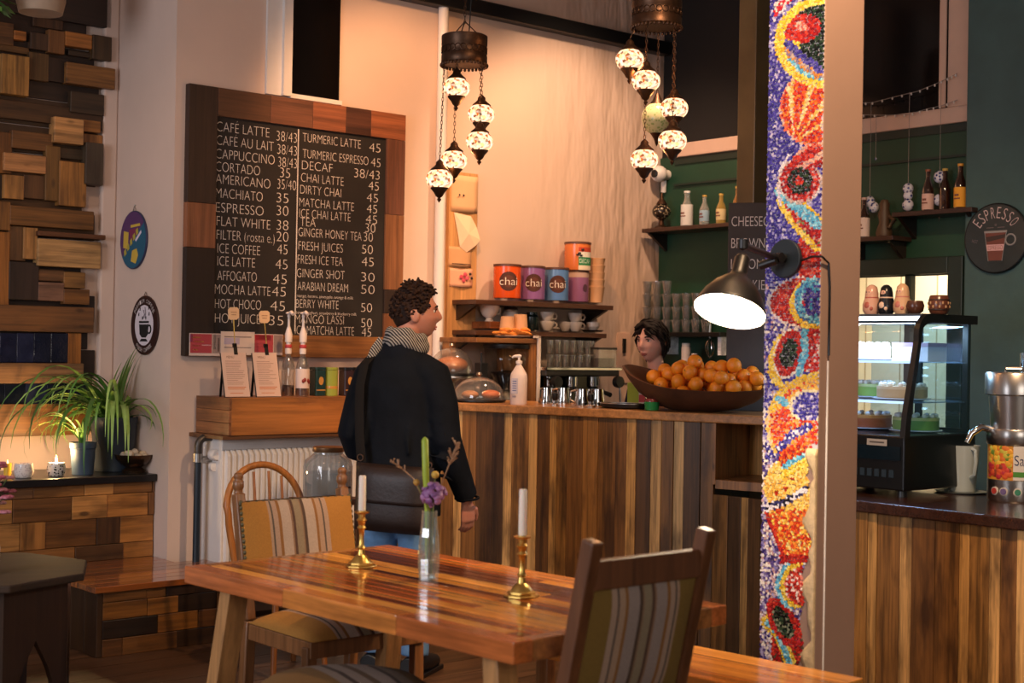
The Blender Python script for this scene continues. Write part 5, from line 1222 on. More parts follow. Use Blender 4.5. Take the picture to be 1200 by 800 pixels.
# unlit mosaic lamp standing on the shelf end, security camera, glasses
t = thing('table_lamp', 'unlit small mosaic table lamp on the left end of the green wall shelf', 'lamp', gpt(775, .11, zg1, 262), RG); m = M(); m.lathe([(.05, 0), (.05, .012), (.02, .03), (.016, .06), (.03, .075)], 20); m.lathe([(.04, .175), (.025, .2), (.012, .215), (.008, .25), (0, .26)], 20); m.build('bronze_fittings', MT['bronze'], t)
m = M(); m.ball((0, 0, .125), .066, .066, .056, 24, 14); m.build('globe', speckled('dark_mosaic', '#9a8a70', '#231a14', 55), t)
v_, z_ = onU(775, 203, UG - .10); t = thing('security_camera', 'white dome security camera in the wall corner above the shelf', 'camera', U(UG - .07, VW - .075, z_), RG); m = M(); m.ball((0, -.02, 0), .058, .062, .058, 24, 14); m.tube([(0, .01, 0), (0, .069, 0)], .035, 16); m.build('housing', MT['white_paint'], t)
m = M(); m.lathe([(.026, 0), (.028, .012), (.02, .016), (0, .012)], 20, (.012, -.072, -.005), rot('X', 90)); m.build('lens', MT['black'], t); m = M(); m.tube([(0, .03, -.04), (-.02, .05, -.12)], .02, 12); m.build('mount', MT['white_paint'], t)
v0, zg4 = onG(752, 389, .3); v1, _ = onG(832, 389, .3)
t = thing('glass_shelf', 'dark shelf on the green wall packed with stacked drinking glasses', 'shelf', U(UG - .001, v0 - .02, zg4 - .03), RG); wsh = (v0 - v1) + .1; m = M(); m.col = lin('#17130f'); m.box(0, wsh, -.34, 0, 0, .03); m.build('board', MT['dark_x'], t, bevel=.003)
m = M(); m.box(.02, .05, -.3, 0, -.12, 0); m.box(wsh - .05, wsh - .02, -.3, 0, -.12, 0); m.build('bracket', MT['dark_x'], t)
gp2 = None; lay_n = ('bottom', 'second', 'third', 'topmost')
for lay in range(4):
    for row, nn in ((.27, 7), (.12, 7)):
        for k in range(nn):
            if lay == 3 and k > 2: continue
            px = 758 + k * 11.5; v, _ = onG(px, 370, row); p = U(UG - row, v - .0, zg4 + lay * .0885)
            lb = 'tumbler in the %s layer of the glass stack behind the barista' % lay_n[lay]
            if gp2 is None: gp2 = glass_proto('tumbler', lb, p, .034, .088, 'tumblers stacked on the green wall')
            else: c = gp2.copy(); COL.objects.link(c); c.location = p; c['label'] = lb
# back wall cabinet under it with jars and a whisk
v0, _ = onG(757, 420, .45); t = thing('back_cabinet', 'dark cabinet along the green wall behind the barista', 'cabinet', U(UG - .001, 6.35, 0), RG); m = M(); m.box(0, 1.6, -.42, 0, 0, .88); m.build('carcass', MT['dark_green'], t); m = M(); m.col = lin('#2a1d14'); m.box(-.01, 1.61, -.44, 0, .88, .91); m.build('worktop', MT['wood_x'], t)
for px, r, h, c, lb in ((804, .03, .30, '#d8cfc8', 'tall white canister behind the oranges'), (814, .022, .24, '#b8a89c', 'shorter pale canister behind the oranges'), (866, .02, .26, '#c8a24a', 'slim gold-capped bottle behind the oranges')):
    _, zt_ = onG(px, {804: 402, 814: 414, 866: 405}[px], .25); t = thing('canister', lb, 'canister', gpt(px, .25, .91, 410), RG); h = zt_ - .91; m = M(); m.col = lin(c); m.lathe([(r, 0), (r * 1.03, .004), (r * 1.03, h - .03), (r * .9, h - .02)], 18); m.build('body', MT['vc'], t); m = M(); m.col = lin('#e0d8d0'); m.lathe([(r * .95, h - .019), (r * .95, h), (0, h)], 18); m.build('lid', MT['vc'], t)
v, zw = onG(832, 396, .30); _, zw1 = onG(828, 420, .30)
t = thing('whisk', 'wire whisk hanging behind the oranges', 'whisk', U(UG - .30, v, zw), RG + .3); m = M()
for k in range(4): R0 = rot('Z', 45 * k); m.tube([R0 @ Vector((.03 * sin(pi * i / 10) ** .8 * (1 if j else -1), 0, -.13 * i / 10)) for j, rng in ((1, range(11)), (0, range(9, -1, -1))) for i in rng], .0018, 5)
m.build('wires', MT['chrome'], t); m = M(); m.tube([(0, 0, 0), (0, 0, .09)], .008, 10); m.tube([(0, 0, .09), (0, .0, .30)], .002, 6); m.tube([(0, 0, .3), (0, .30, .3)], .002, 6); m.build('handle', MT['steel'], t)
# espresso sign
v_, z_ = onU(1167, 279, UG - .16); t = thing('espresso_sign', 'round dark metal espresso sign with a cup, hanging on the teal wall', 'sign', U(UG - .145, v_, z_), RG); RS = .198
m = M(); disc(m, RS, -.018, 0, 56); m.build('plate', plain('enamel_edge', '#0f1416', .35, .4), t, bevel=.005)
m = M(); m.col = lin('#2c3436'); disc(m, RS * .955, -.0186, -.018, 56); m.build('field', vcol('enamel', .3, var=.35, scale=7), t)
m = M(); m.col = lin('#c0a8a6'); arc_text(m, 'ESPRESSO', RS * .56, 150, 30, .068, -.0192); m.col = lin('#7a6a6a'); m.text('*', .03, (0, -.0192, .055), RT, align='C'); m.box(-.055, -.012, -.0192, -.0188, .058, .061); m.box(.012, .055, -.0192, -.0188, .058, .061); m.text('HOT', .02, (-.13, -.0192, -.022), rot('Y', 14) @ RT, w=.036, align='C'); m.build('lettering', MT['paper'], t)
m = M(); m.col = lin('#6a3a30'); Q = rot('X', 90); m.prism([(-.062, .030), (.062, .030), (.04, -.125), (-.04, -.125)], .0188, .0191, Q); m.col = lin('#3a2a26'); m.prism([(-.058, .008), (.06, .02), (.058, -.0), (-.052, -.02)], .0192, .0194, Q); m.col = lin('#8a8482'); m.prism([(-.07, .030), (-.07, .042), (.07, .042), (.07, .030)], .0189, .0193, Q)
m.bar((-.066, -.019, .03), (-.042, -.019, -.128), .006, .002); m.bar((.066, -.019, .03), (.042, -.019, -.128), .006, .002); m.torus((.092, -.0195, -.012), .03, .005, 20, 6, rot('X', 90)); m.col = lin('#c89a98'); m.prism([(-.052, -.07), (.052, -.07), (.055, -.035), (-.055, -.035)], .0192, .0195, Q); m.col = lin('#5a2a28'); m.text('ESPRESSO', .024, (0, -.0197, -.064), RT, w=.09, align='C'); m.build('cup_picture', MT['paper'], t)
# garlands of fairy lights and hanging ceramic ornaments
def strand(name, label, pts, nb):
    t = thing(name, label, 'string lights', pts[0], 0); o = Vector(pts[0]); m = M(); q = [Vector(p) - o for p in pts]; m.tube(q, .002, 5); m.build('wire', plain('pale_wire', '#8a7f76', .6) if 'pale_wire' not in bpy.data.materials else bpy.data.materials['pale_wire'], t)
    for k in range(nb): 
        f = (k + .5) / nb * (len(q) - 1); i = int(f); p = q[i].lerp(q[min(i + 1, len(q) - 1)], f - i); m = M(); m.col = lin('#d8ccc0'); m.ball(p + Vector((0, 0, -.006)), .0055, .0055, .009, 8, 6); m.build('bulb', MT['vc'], t)
    return t
off = .06
def gl(px, py): v, z = onU(px, py, UG - off); return U(UG - off, v, z)
strand('string_lights', 'upper sagging string of unlit fairy lights across the high dark window', [gl(*p) for p in ((985, 119), (1005, 121), (1023, 120), (1050, 113), (1075, 107), (1095, 99), (1112, 91), (1122, 86))], 16)
strand('string_lights', 'lower sagging string of unlit fairy lights across the high dark window', [gl(*p) for p in ((985, 132), (1010, 134.5), (1040, 135), (1065, 134), (1085, 128), (1103, 124), (1122, 117))], 14)
orn = speckled('blue_white_ceramic', '#2c3570', '#c8c4cc', 48)
def hang(px, pt, pbs, label, tail=None, rr_=.036):
    p = gl(px, pt); t = thing('hanging_ornament', label, 'ornament', p, RG); m = M(); zb_ = gl(px, pbs[-1][1])[2] - p.z; m.tube([(0, 0, 0), (0, 0, zb_ - (.10 if tail else 0))], .0016, 5); m.build('string', bpy.data.materials['pale_wire'], t)
    for i, (dx, py, rb) in enumerate(pbs):
        z = gl(px, py)[2] - p.z; m = M(); m.ball((dx, 0, z), rb, rb * .8, rb, 18, 12); m.build('ceramic_bead', orn, t)
    if tail: m = M(); m.lathe([(.004, 0), (.007, -.05), (.0, -.1)], 8, (0, 0, zb_ - .03)); m.build('tassel', MT['bronze'], t)
    return t
hang(1066, 108, ((0, 221, .034), (0, 229, .030), (0, 240, .036)), 'hanging string with blue and white vase-shaped bead left of the beer bottle', True)
hang(1103, 96, ((0, 207, .037),(0, 234, .036)), 'hanging string with two blue and white ceramic balls', True)
hang(1021, 121, ((0, 236, .034), (.03, 243, .034)), 'hanging string with blue and white balls near the pillar')
hang(1027, 134, ((0, 186, .008), ), 'short hanging string with a tiny bead near the pillar')
t = thing('figurine', 'small brown carved figure on the step between the right shelves', 'figurine', gpt(1036, .10, zg3, 279), RG); m = M(); m.col = lin('#4a3420'); m.lathe([(.045, 0), (.05, .03), (.03, .09), (.04, .13), (.028, .17), (.032, .20), (.02, .225), (0, .23)], 18); m.tube([(.02, 0, .13), (.07, 0, .10), (.05, -.03, .05)], [.016, .014, .01], 10); m.build('figure', MT['vc'], t)
# ================================================================== MOSAIC CHANDELIERS
def mosaic_glass():
    mt, nt, b = newmat('mosaic_lamp_glass'); out = nt.nodes['Material Output']; v = N(nt, 'ShaderNodeTexVoronoi'); v.inputs['Scale'].default_value = 78; c = coord(nt); nt.links.new(c, v.inputs[0])
    s = N(nt, 'ShaderNodeSeparateColor'); nt.links.new(v.outputs['Color'], s.inputs[0])
    cc = ramp(nt, s.outputs[0], [(.0, lin('#ffe6c4')), (.34, lin('#ffcf8c')), (.50, lin('#ffedd8')), (.66, lin('#c86a2a')), (.80, lin('#6a4a3a')), (.86, lin('#f4e4d0')), (.93, lin('#7a3a2a')), (.99, lin('#f0d0a0'))])
    nt.nodes[-1] if False else None
    g = ramp(nt, v.outputs['Distance'], [(.0, 1.0), (.75, .75)])
    e = N(nt, 'ShaderNodeEmission'); nt.links.new(mixc(nt, 1.0, cc, g, 'MULTIPLY'), e.inputs[0]); e.inputs[1].default_value = 1.9
    t = N(nt, 'ShaderNodeBsdfTransparent'); nt.links.new(cc, t.inputs[0]); mx = N(nt, 'ShaderNodeMixShader'); mx.inputs[0].default_value = .45
    nt.links.new(e.outputs[0], mx.inputs[1]); nt.links.new(t.outputs[0], mx.inputs[2]); nt.links.new(mx.outputs[0], out.inputs[0]); return mt
MG = mosaic_glass()
def chain(m, a, b, link=.022, r=.0016, wd=.005):
    a, b = Vector(a), Vector(b); d = b - a; n = max(1, int(d.length / (link * .78))); q = d.to_track_quat('Z', 'Y').to_matrix().to_4x4()
    for i in range(n):
        c = a + d * ((i + .5) / n); X = q @ rot('Z', 90 * (i % 2))
        m.tube([c + (X @ Vector((wd * sin(t_), 0, link / 2 * cos(t_)))) for t_ in [2 * pi * k / 8 for k in range(8)]], r, 5, closed=True)
def chandelier(label, px, py_top, py_bot, R_, Y, globes, gr, watt):
    x, zt = atY(px, py_top, Y); _, zb = atY(px, py_bot, Y); t = thing('mosaic_chandelier', label, 'chandelier', (x, Y, zb), 0); h = zt - zb
    m = M(); m.lathe([(R_ * .96, 0), (R_, .006), (R_, h * .30), (R_ * .97, h * .34), (R_ * .97, h * .62), (R_, h * .66), (R_, h - .004), (R_ * .95, h), (0, h + .004)], 40)
    for k in range(36): a = 2 * pi * k / 36; m.ball((R_ * cos(a), R_ * sin(a), -.004), .007, .007, .009, 8, 5)
    for k in range(24): a = 2 * pi * k / 24; m.torus((R_ * .98 * cos(a), R_ * .98 * sin(a), h * .48), h * .11, .0025, 10, 5, rot('Z', math.degrees(a)) @ rot('Y', 90))
    m.build('drum', MT['bronze'], t)
    m = M(); chain(m, (0, 0, h + .06), (0, 0, H - zb)); 
    for k in range(3): a = k * 2.09 + .4; m.tube([(R_ * .8 * cos(a), R_ * .8 * sin(a), h), (0, 0, h + .07)], .003, 5)
    m.build('hanging_chain', MT['bronze'], t)
    m = M(); m.tube([(.02, .01, h), (.03, .01, h + .2), (.06, .01, h + .5), (.03, .0, H - zb)], .003, 6); m.build('cable', MT['black'], t)
    for gx, gy, dy in globes:
        X, Z = atY(gx, gy, Y + dy); p = Vector((X - x, dy, Z - zb)); a = Vector((p.x, p.y, 0)); 
        if a.length > R_ * .92: a = a.normalized() * R_ * .92
        g = M(); g.ball((0, 0, 0), gr, gr, gr * .82, 26, 16); go = g.build('globe', MG, t, loc=p); go['label'] = 'lit white mosaic glass globe'
        c = M(); k = gr / .066
        c.lathe([(.046 * k, gr * .62), (.044 * k, gr * .72), (.03 * k, gr * .9), (.02 * k, gr * 1.05), (.018 * k, gr * 1.25), (.008 * k, gr * 1.4), (0, gr * 1.5)], 20); c.build('top_cap', MT['bronze'], go)
        c = M(); c.lathe([(0, -gr * 1.72), (.005 * k, -gr * 1.62), (.011 * k, -gr * 1.48), (.006 * k, -gr * 1.36), (.018 * k, -gr * 1.22), (.026 * k, -gr * .98), (.042 * k, -gr * .70), (.043 * k, -gr * .62)], 20); c.build('finial', MT['bronze'], go)
        c = M(); a = Vector((a.x, a.y, 0)); chain(c, p + Vector((0, 0, gr * 1.45)), (p.x if abs(p.x) < R_ * .92 else a.x, a.y, 0), .024); c.build('globe_chain', MT['bronze'], t)
        l = lamp('globe_bulb', 'POINT', (x + p.x, Y + dy, Z), watt, (1, .64, .34), .025)
    return t
chandelier('left Turkish chandelier with five lit mosaic globes, hanging before the menu wall', 544.5, 42, 76, .112, 6.9, ((535, 103, -.03), (564, 134, .06), (562, 166, -.08), (532, 188, .08), (515, 210, -.05)), .066, 3.4)
chandelier('right Turkish chandelier with five lit mosaic globes, hanging above the bar', 770, -2, 32, .118, 6.7, ((738, 70, -.05), (757, 95, -.09), (790, 127, .05), (788, 165, -.07), (755, 187, .06)), .067, 3.4)
x, z = atY(770, 139, 8.6); t = thing('green_mosaic_lamp', 'pale green mosaic globe lamp hanging behind the right chandelier', 'lamp', (x, 8.6, z), 0)
m = M(); m.ball((0, 0, 0), .095, .095, .10, 26, 16); m.build('globe', speckled('green_mosaic', '#9fb46a', '#d8d4a0', 60), t)
m = M(); m.lathe([(.05, .085), (.03, .11), (.012, .15), (0, .16)], 18); m.lathe([(0, -.17), (.01, -.15), (.02, -.12), (.045, -.085)], 18); m.build('caps', MT['bronze'], t); m = M(); chain(m, (0, 0, .15), (0, 0, H - z), .03, .002, .006); m.build('hanging_chain', MT['bronze'], t)
x, z = atY(884, 45, 8.3); t = thing('white_lampshade', 'pale oval lampshade mostly hidden behind the green post', 'lamp', (x, 8.3, z), 0); m = M(); m.lathe([(.02, -.22), (.06, -.2), (.085, -.05), (.085, .06), (.06, .2), (.02, .22)], 24); m.build('shade', MT['ceramic'], t); m = M(); m.tube([(0, 0, .22), (0, 0, H - z)], .004, 6); m.build('cord', MT['black'], t)
# ================================================================== WALL LAMP ON THE PILLAR
lv, lz = onU(921, 303, pu - .012)
base = U(pu - .0055, lv, lz)
RL_ = TH - pi / 2
wl = thing('wall_lamp', 'black enamel wall lamp with lit conical shade, mounted on the mosaic pillar', 'lamp', base, RL_)   # local -y points out of the mosaic face
m = M(); disc(m, .074, -.018, 0, 40); m.build('wall_plate', plain('blue_black', '#18222a', .45), wl, bevel=.004)
inv = Matrix.Rotation(-RL_, 3, 'Z')
def toL(px, py, Y): X, Z = atY(px, py, Y); return inv @ (Vector((X, Y, Z)) - base)
jo = Vector((.0, -.075, 0)); elb = toL(871, 287, 5.12); nk = toL(868, 312, 5.08); sh = toL(857, 357, 5.02)
m = M(); m.tube([(0, -.015, 0), jo], .016, 14); m.tube([(-.02, -.055, 0), (.02, -.055, 0)], .02, 14); m.tube([jo, jo.lerp(elb, .5), elb], .0125, 12); m.tube([elb + Vector((0, 0, -.012)), elb + Vector((0, 0, .02))], .02, 14); m.ball(elb, .02); m.tube([jo + Vector((.014, -.004, -.01)), jo + Vector((-.05, -.02, -.03))], .017, 10); m.build('arm', MT['black'], wl)
ax = (sh - nk).normalized(); q = ax.to_track_quat('Z', 'Y').to_matrix().to_4x4()
tilt = q
sL = .14
m = M(); pr = [(.012, -.045), (.022, -.04), (.027, -.03), (.028, .03), (.034, .045), (.052, .06), (.078, .085), (.105, .125), (.126, .175), (.130, .185)]
m.lathe(pr, 44, nk, tilt, caps=False); m.build('lamp_shade', MT['black'], wl, solid=-.0012)
pin = [(r - .003, z_) for r, z_ in pr[3:]]; m = M(); m.lathe(pin, 44, nk, tilt, caps=False); m.build('shade_lining', plain('white_enamel', '#f4ece0', .5, var=.01), wl)
bc = nk + ax * .105
m = M(); m.ball(bc, .034, .034, .034, 20, 14); m.build('bulb', emis('hot_bulb', (1, .80, .55), 16), wl)
m = M(); m.tube([nk + ax * .03, nk + ax * .078], .02, 14); m.build('socket', MT['ceramic'], wl)
wp = base + Matrix.Rotation(RL_, 3, 'Z') @ (nk + ax * .155)
lamp('wall_lamp_light', 'POINT', wp, 19, (1, .80, .56), .03)
# lamp cable round to the right face
m = M(); c0 = Vector((.07, -.006, -.01)); 
w2 = inv @ (U(pu + .045, pv - .008, 1.50) - base)
cor = inv @ (U(pu - .012, pv - .012, lz - .004) - base); cr2 = inv @ (U(pu + .035, pv - .008, lz - .02) - base)
m.tube([c0, c0.lerp(cor, .6) + Vector((0, -.004, .01)), cor + Vector((0, 0, .006)), cr2, w2 + Vector((0, 0, (lz - 1.5) * .7)), w2], .0042, 8); m.build('cable', MT['black'], wl)
# ================================================================== DISPLAY CASE
ZW = HL
case_u = CU0 + .25; cvr, _ = onU(1059, 583, case_u)
CWD, CDP, CHH = .62, .60, .855
dc = thing('display_case', 'black refrigerated cake display case with curved glass on the lower counter', 'display case', U(case_u, cvr, ZW), RG)  # local x right (toward camera side), y into room behind
_, zg0 = onU(1057, 511, case_u); g0 = zg0 - ZW
m = M(); m.col = (1, 1, 1); m.box(-CWD, 0, 0, CDP, .03, g0); m.build('base', plain('case_black', '#08090a', .3), dc, bevel=.008)
m = M(); m.box(-CWD + .02, -.02, -.006, 0, .17, g0 - .05); m.build('front_panel', plain('case_panel', '#0f1a22', .12), dc)
m = M()
for i in range(13): m.box(-CWD + .06 + i * .04, -CWD + .085 + i * .04, -.004, .002, .09, .125)
m.build('vent_grille', plain('vent', '#1c2a34', .4), dc)
for x in (-CWD + .05, -.05):
    m = M(); m.lathe([(.025, 0), (.022, .03)], 12, (x, .06, 0)); m.lathe([(.025, 0), (.022, .03)], 12, (x, CDP - .06, 0)); m.build('foot', MT['black'], dc)
# side frame: curved band from the front bottom up and back to the top
def prof(k=0):
    pts = [(-.0 + k, g0 - .02)]; yb, zt_ = .115, CHH
    pts += [(.015 + k * .9, g0 + .1), (.045 + k * .8, g0 + .22), (.08 + k * .7, g0 + .36), (.10 + k * .6, g0 + .44)]
    for a in range(0, 91, 15): pts.append((.20 + k * .3 - (.10 - k * .3) * cos(radians(a)) , CHH - .10 + (.10 - k) * sin(radians(a))))
    pts.append((CDP, CHH - k)); return pts
outp, inp = prof(0), prof(.042)
for x in (-.028, -CWD):
    m = M(); n = len(outp); vs = [(xx, y, z) for xx in (x, x + .028) for y, z in outp + inp[::-1]]; k = 2 * n
    fs = []
    for i in range(n - 1): a, b, c_, d_ = i, i + 1, k - 2 - i, k - 1 - i; fs += [(a, b, c_, d_), (k + d_, k + c_, k + b, k + a)]
    fs += [(i, (i + 1) % k, k + (i + 1) % k, k + i)[::-1] for i in range(k)]
    m.add(vs, fs); m.build('side_frame', MT['black'], dc)
m = M(); m.box(-CWD + .0285, -.0285, .17, CDP, CHH - .012, CHH); m.col = (1, 1, 1); m.build('top_panel', plain('case_top', '#4a5058', .25, .3), dc)
m = M(); m.box(-CWD + .0285, -.0285, CDP - .035, CDP - .01, g0, g0 + .02); m.box(-CWD + .0285, -.0285, CDP - .035, CDP - .01, CHH - .04, CHH - .0125); m.box(-.06, -.03, CDP - .035, CDP - .01, g0, CHH - .0125); m.box(-CWD * .5 - .015, -CWD * .5 + .015, CDP - .035, CDP - .01, g0, CHH - .0125); m.build('rear_frame', MT['black'], dc)
gl_ = glassy('case_glass', (.74, .87, 1.0), .10, .0, .02)
m = M(); pts = inp[:-1]; n = len(pts); vs = [(x, y - .006, z) for x in (-CWD + .03, -.03) for y, z in pts]; m.add(vs, [(i, i + 1, n + i + 1, n + i) for i in range(n - 1)], True); m.build('front_glass', gl_, dc)
m = M(); vs = [(-.014, y, z) for y, z in inp[:-1]] + [(-.014, CDP - .04, CHH - .03), (-.014, CDP - .04, g0)]; m.add(vs, [tuple(range(len(vs)))]); m.build('side_glass', glassy('blue_glass', (.55, .78, .88), .10, .06, .02, bodycol=(.05, .2, .3)), dc)
m = M(); m.box(-CWD + .03, -.035, CDP - .03, CDP - .024, g0 + .02, CHH - .04); m.build('rear_glass', gl_, dc)
MT['led_edge'] = emis('led_edge', (.55, .70, 1.0), 1.3); led = emis('led_strip', (.62, .78, 1.0), 9)
for z_, y0_ in ((g0 + .155, .10), (g0 + .345, .14)):
    m = M(); m.box(-CWD + .03, -.035, y0_, CDP - .05, z_ - .006, z_); m.build('glass_shelf', glassy('shelf_glass', (.75, .86, .95), .25, .10, bodycol=(.5, .6, .8)), dc)
    m = M(); m.box(-CWD + .03, -.035, y0_ - .006, y0_ - .001, z_ - .010, z_ + .002); m.build('led_edge', MT['led_edge'], dc)
m = M()
for k in range(11): m.box(-.575, -.55, .12, .13, g0 + .04 + k * .044, g0 + .052 + k * .044)
m.build('led_column', led, dc)
m = M(); m.box(-CWD + .05, -.06, .22, .235, CHH - .03, CHH - .014); m.build('led_strip', led, dc)
lp = U(case_u, cvr, ZW) + Matrix.Rotation(RG, 3, 'Z') @ Vector((-.31, .32, CHH - .05))
lamp('case_light', 'AREA', lp, 11, (.66, .80, 1), .5, lp - Vector((0, 0, 1)), .12)
m = M(); m.col = lin('#9a928a'); m.box(-.20, -.09, -.0085, -.0062, g0 - .05, g0 - .02); m.col = lin('#4a4440'); m.box(-.185, -.105, -.0092, -.0085, g0 - .038, g0 - .031); m.build('name_plate', MT['paper'], dc)
# what the case holds
def inc(x, y, z): return U(case_u, cvr, ZW) + Matrix.Rotation(RG, 3, 'Z') @ Vector((x, y, z))
def cake(p, r, h, c1, c2, label, slices=True):
    t = thing('cake', label, 'cake', p, RG); m = M(); m.col = lin('#c8ccd8'); m.lathe([(r * .8, 0), (r * 1.15, .008), (r * 1.15, .012), (0, .012)], 28); m.build('plate', MT['vc_gloss'], t)
    m = M(); m.col = lin(c1); m.lathe([(r * .97, .0125), (r, .018), (r, .0125 + h * .75)], 28); m.col = lin(c2); m.lathe([(r * 1.005, .0125 + h * .76), (r, .0125 + h), (0, .0125 + h)], 28); m.build('cake_body', MT['vc'], t)
    m = M(); m.col = lin('#f0e4d4')
    for k in range(12): a = k * pi / 6; m.ball((r * .82 * cos(a), r * .82 * sin(a), .0125 + h + .008), .014, .014, .012, 8, 6)
    m.build('cream_dots', MT['vc'], t)
cake(inc(-.22, .30, g0 + .155), .12, .055, '#c8a070', '#d8b890', 'pale piped cake on the lower glass shelf of the case')
cake(inc(-.45, .36, g0 + .345), .10, .06, '#b8a07a', '#e0d4b8', 'cream topped cake on the upper glass shelf of the case')
cake(inc(-.45, .36, g0 + .002), .11, .06, '#b85a2a', '#d88a3a', 'orange cake on the floor of the display case')
cake(inc(-.46, .42, g0 + .155), .09, .06, '#8ab04a', '#c4cc84', 'green cake on the lower glass shelf of the case')
cake(inc(-.18, .36, g0 + .002), .11, .06, '#7aa044', '#d0c878', 'lime cake on the floor of the display case right side')
t = thing('cake_tin', 'white box of pastries on the upper glass shelf of the case', 'box', inc(-.18, .38, g0 + .345), RG); m = M(); m.col = lin('#d8cfd8'); m.box(-.10, .10, -.08, .08, 0, .07); m.col = lin('#b89ab0'); m.box(-.101, .101, -.081, .081, .0705, .09); m.build('box', MT['vc'], t)
for px, c1, c2, lb, h in ((1021, '#c89a84', '#a8584a', 'pale pink nesting doll, leftmost on the display case', .15), (1038, '#14161c', '#d8b8a0', 'black nesting doll in the middle on the display case', .148), (1057, '#c8a07c', '#b87060', 'tan nesting doll, right one next to the brown bowl', .152)):
    p = inc(0, 0, 0); yy = .30; v_, _ = onU(px, 388, case_u + yy); t = thing('nesting_doll', lb, 'doll', U(case_u + yy, v_, ZW + CHH), RG)
    m = M(); m.col = lin(c1); k = h / .15; m.lathe([(.03 * k, 0), (.043 * k, .02 * k), (.044 * k, .05 * k), (.033 * k, .085 * k), (.032 * k, .11 * k), (.026 * k, .135 * k), (.012 * k, .148 * k), (0, .15 * k)], 26); m.build('body', MT['vc_gloss'], t)
    m = M(); m.col = lin('#d8a890'); m.ball((0, -.018 * k, .108 * k), .02 * k, .016 * k, .018 * k, 16, 10); m.build('face', MT['vc'], t)
    m = M(); m.col = lin(c2); m.lathe([(.0336 * k, .080 * k), (.0345 * k, .084 * k), (.0338 * k, .088 * k)], 24, caps=False); m.ball((0, -.036 * k, .045 * k), .018 * k, .010 * k, .02 * k, 12, 8); m.ball((.02 * k, -.032 * k, .03 * k), .01 * k, .01 * k, .012 * k, 10, 6); m.col = lin('#2a2230'); m.ball((-.007 * k, -.0335 * k, .112 * k), .0025 * k); m.ball((.007 * k, -.0335 * k, .112 * k), .0025 * k); m.build('painting', MT['vc'], t)
v_, _ = onU(1072, 386, case_u + .28); t = thing('brown_bowl', 'small dark brown round bowl on the display case', 'bowl', U(case_u + .28, v_, ZW + CHH), RG); m = M(); m.col = lin('#4a2a1e'); m.lathe([(.02, 0), (.038, .015), (.044, .04), (.036, .065), (.032, .065), (.038, .04), (.02, .01), (0, .01)], 24); m.build('bowl', MT['vc_gloss'], t)
v_, _ = onU(1100, 385, case_u + .30); t = thing('carved_pot', 'carved brown drum-shaped pot on the right end of the display case', 'pot', U(case_u + .30, v_, ZW + CHH), RG); m = M(); m.col = lin('#5a3324'); m.lathe([(.035, 0), (.042, .006), (.049, .03), (.05, .055), (.044, .085), (.04, .09), (.037, .09), (.04, .05), (0, .02)], 28); m.build('pot', MT['vc_gloss'], t)
m = M(); m.col = lin('#b08a64')
for k in range(20): a = 2 * pi * k / 20; m.ball((.049 * cos(a), .049 * sin(a), .044 + .009 * (-1) ** k), .005, .005, .008, 6, 4)
m.col = lin('#2a1710'); m.torus((0, 0, .068), .0475, .003, 24, 6); m.torus((0, 0, .022), .0475, .003, 24, 6); m.build('carving', MT['vc'], t)
# ================================================================== JUICER AND PITCHER
jx, jy = onZ(1196, 590, HL); jx += .02; t = thing('juicer', 'tall stainless juicer with a fruit picture band at the right edge', 'juicer', (jx, jy + .12, HL), radians(-20)); s_ = F / (jy + .12)
_, zj = atY(1180, 436, jy + .12); hj = zj - HL; m = M(); R_ = .135
m.lathe([(R_ * .9, .0), (R_ * .93, .01), (R_ * .93, hj * .17), (R_ * .92, hj * .171), (R_ * .92, hj * .439), (R_ * .95, hj * .44), (R_ * .98, hj * .45), (R_ * .98, hj * .55), (R_ * .96, hj * .56), (R_ * .84, hj * .561), (R_ * .92, hj * .82), (R_ * 1.02, hj * .825), (R_ * 1.05, hj * .83), (R_ * 1.05, hj * .985), (R_ * 1.0, hj)], 48); m.build('body', MT['steel'], t)
m = M(); m.col = lin('#c88a2a'); r0 = R_ * .925; rd = random.Random(6); m.lathe([(r0, hj * .172), (r0, hj * .438)], 40, caps=False); m.build('picture_band', MT['vc'], t)
m = M(); bx_ = 0
for k in range(90):
    a = rd.uniform(-2.75, -1.72); z_ = rd.uniform(.20, .42); lo = z_ < .29; m.col = lin(rd.choice(['#c83a2a', '#b82a3a', '#d85a2a', '#8a3a1c'] if lo else ['#e0a02a', '#e8b83a', '#d8782a', '#c8c04a', '#6a8a2a'])); m.ball((r0 * cos(a), r0 * sin(a), hj * z_), .0015 + rd.random() * .0015, .015, .015, 8, 6, R=rot('Z', math.degrees(a)))
m.build('fruit_picture', MT['vc'], t)
m = M(); n = 14; r1 = r0 + .003; m.col = lin('#d8d4d0'); vs = [(r1 * cos(-1.66 + 1.0 * k / n), r1 * sin(-1.66 + 1.0 * k / n), z_) for z_ in (hj * .175, hj * .436) for k in range(n + 1)]; m.add(vs, [(k, k + 1, k + n + 2, k + n + 1) for k in range(n)], True)
m.col = lin('#4a8a3a'); vs = [((r1 + .001) * cos(-1.66 + 1.0 * k / n), (r1 + .001) * sin(-1.66 + 1.0 * k / n), z_) for z_ in (hj * .20, hj * .24) for k in range(n + 1)]; m.add(vs, [(k, k + 1, k + n + 2, k + n + 1) for k in range(n)], True)
tm = M(); tm.text('Santos', .048, w=.13); m.col = lin('#1c2a5a'); m.add([((r1 + .002) * cos(-1.62 + v.x / r1), (r1 + .002) * sin(-1.62 + v.x / r1), hj * .29 + v.y) for v in tm.v], tm.f); m.build('label', MT['paper'], t)
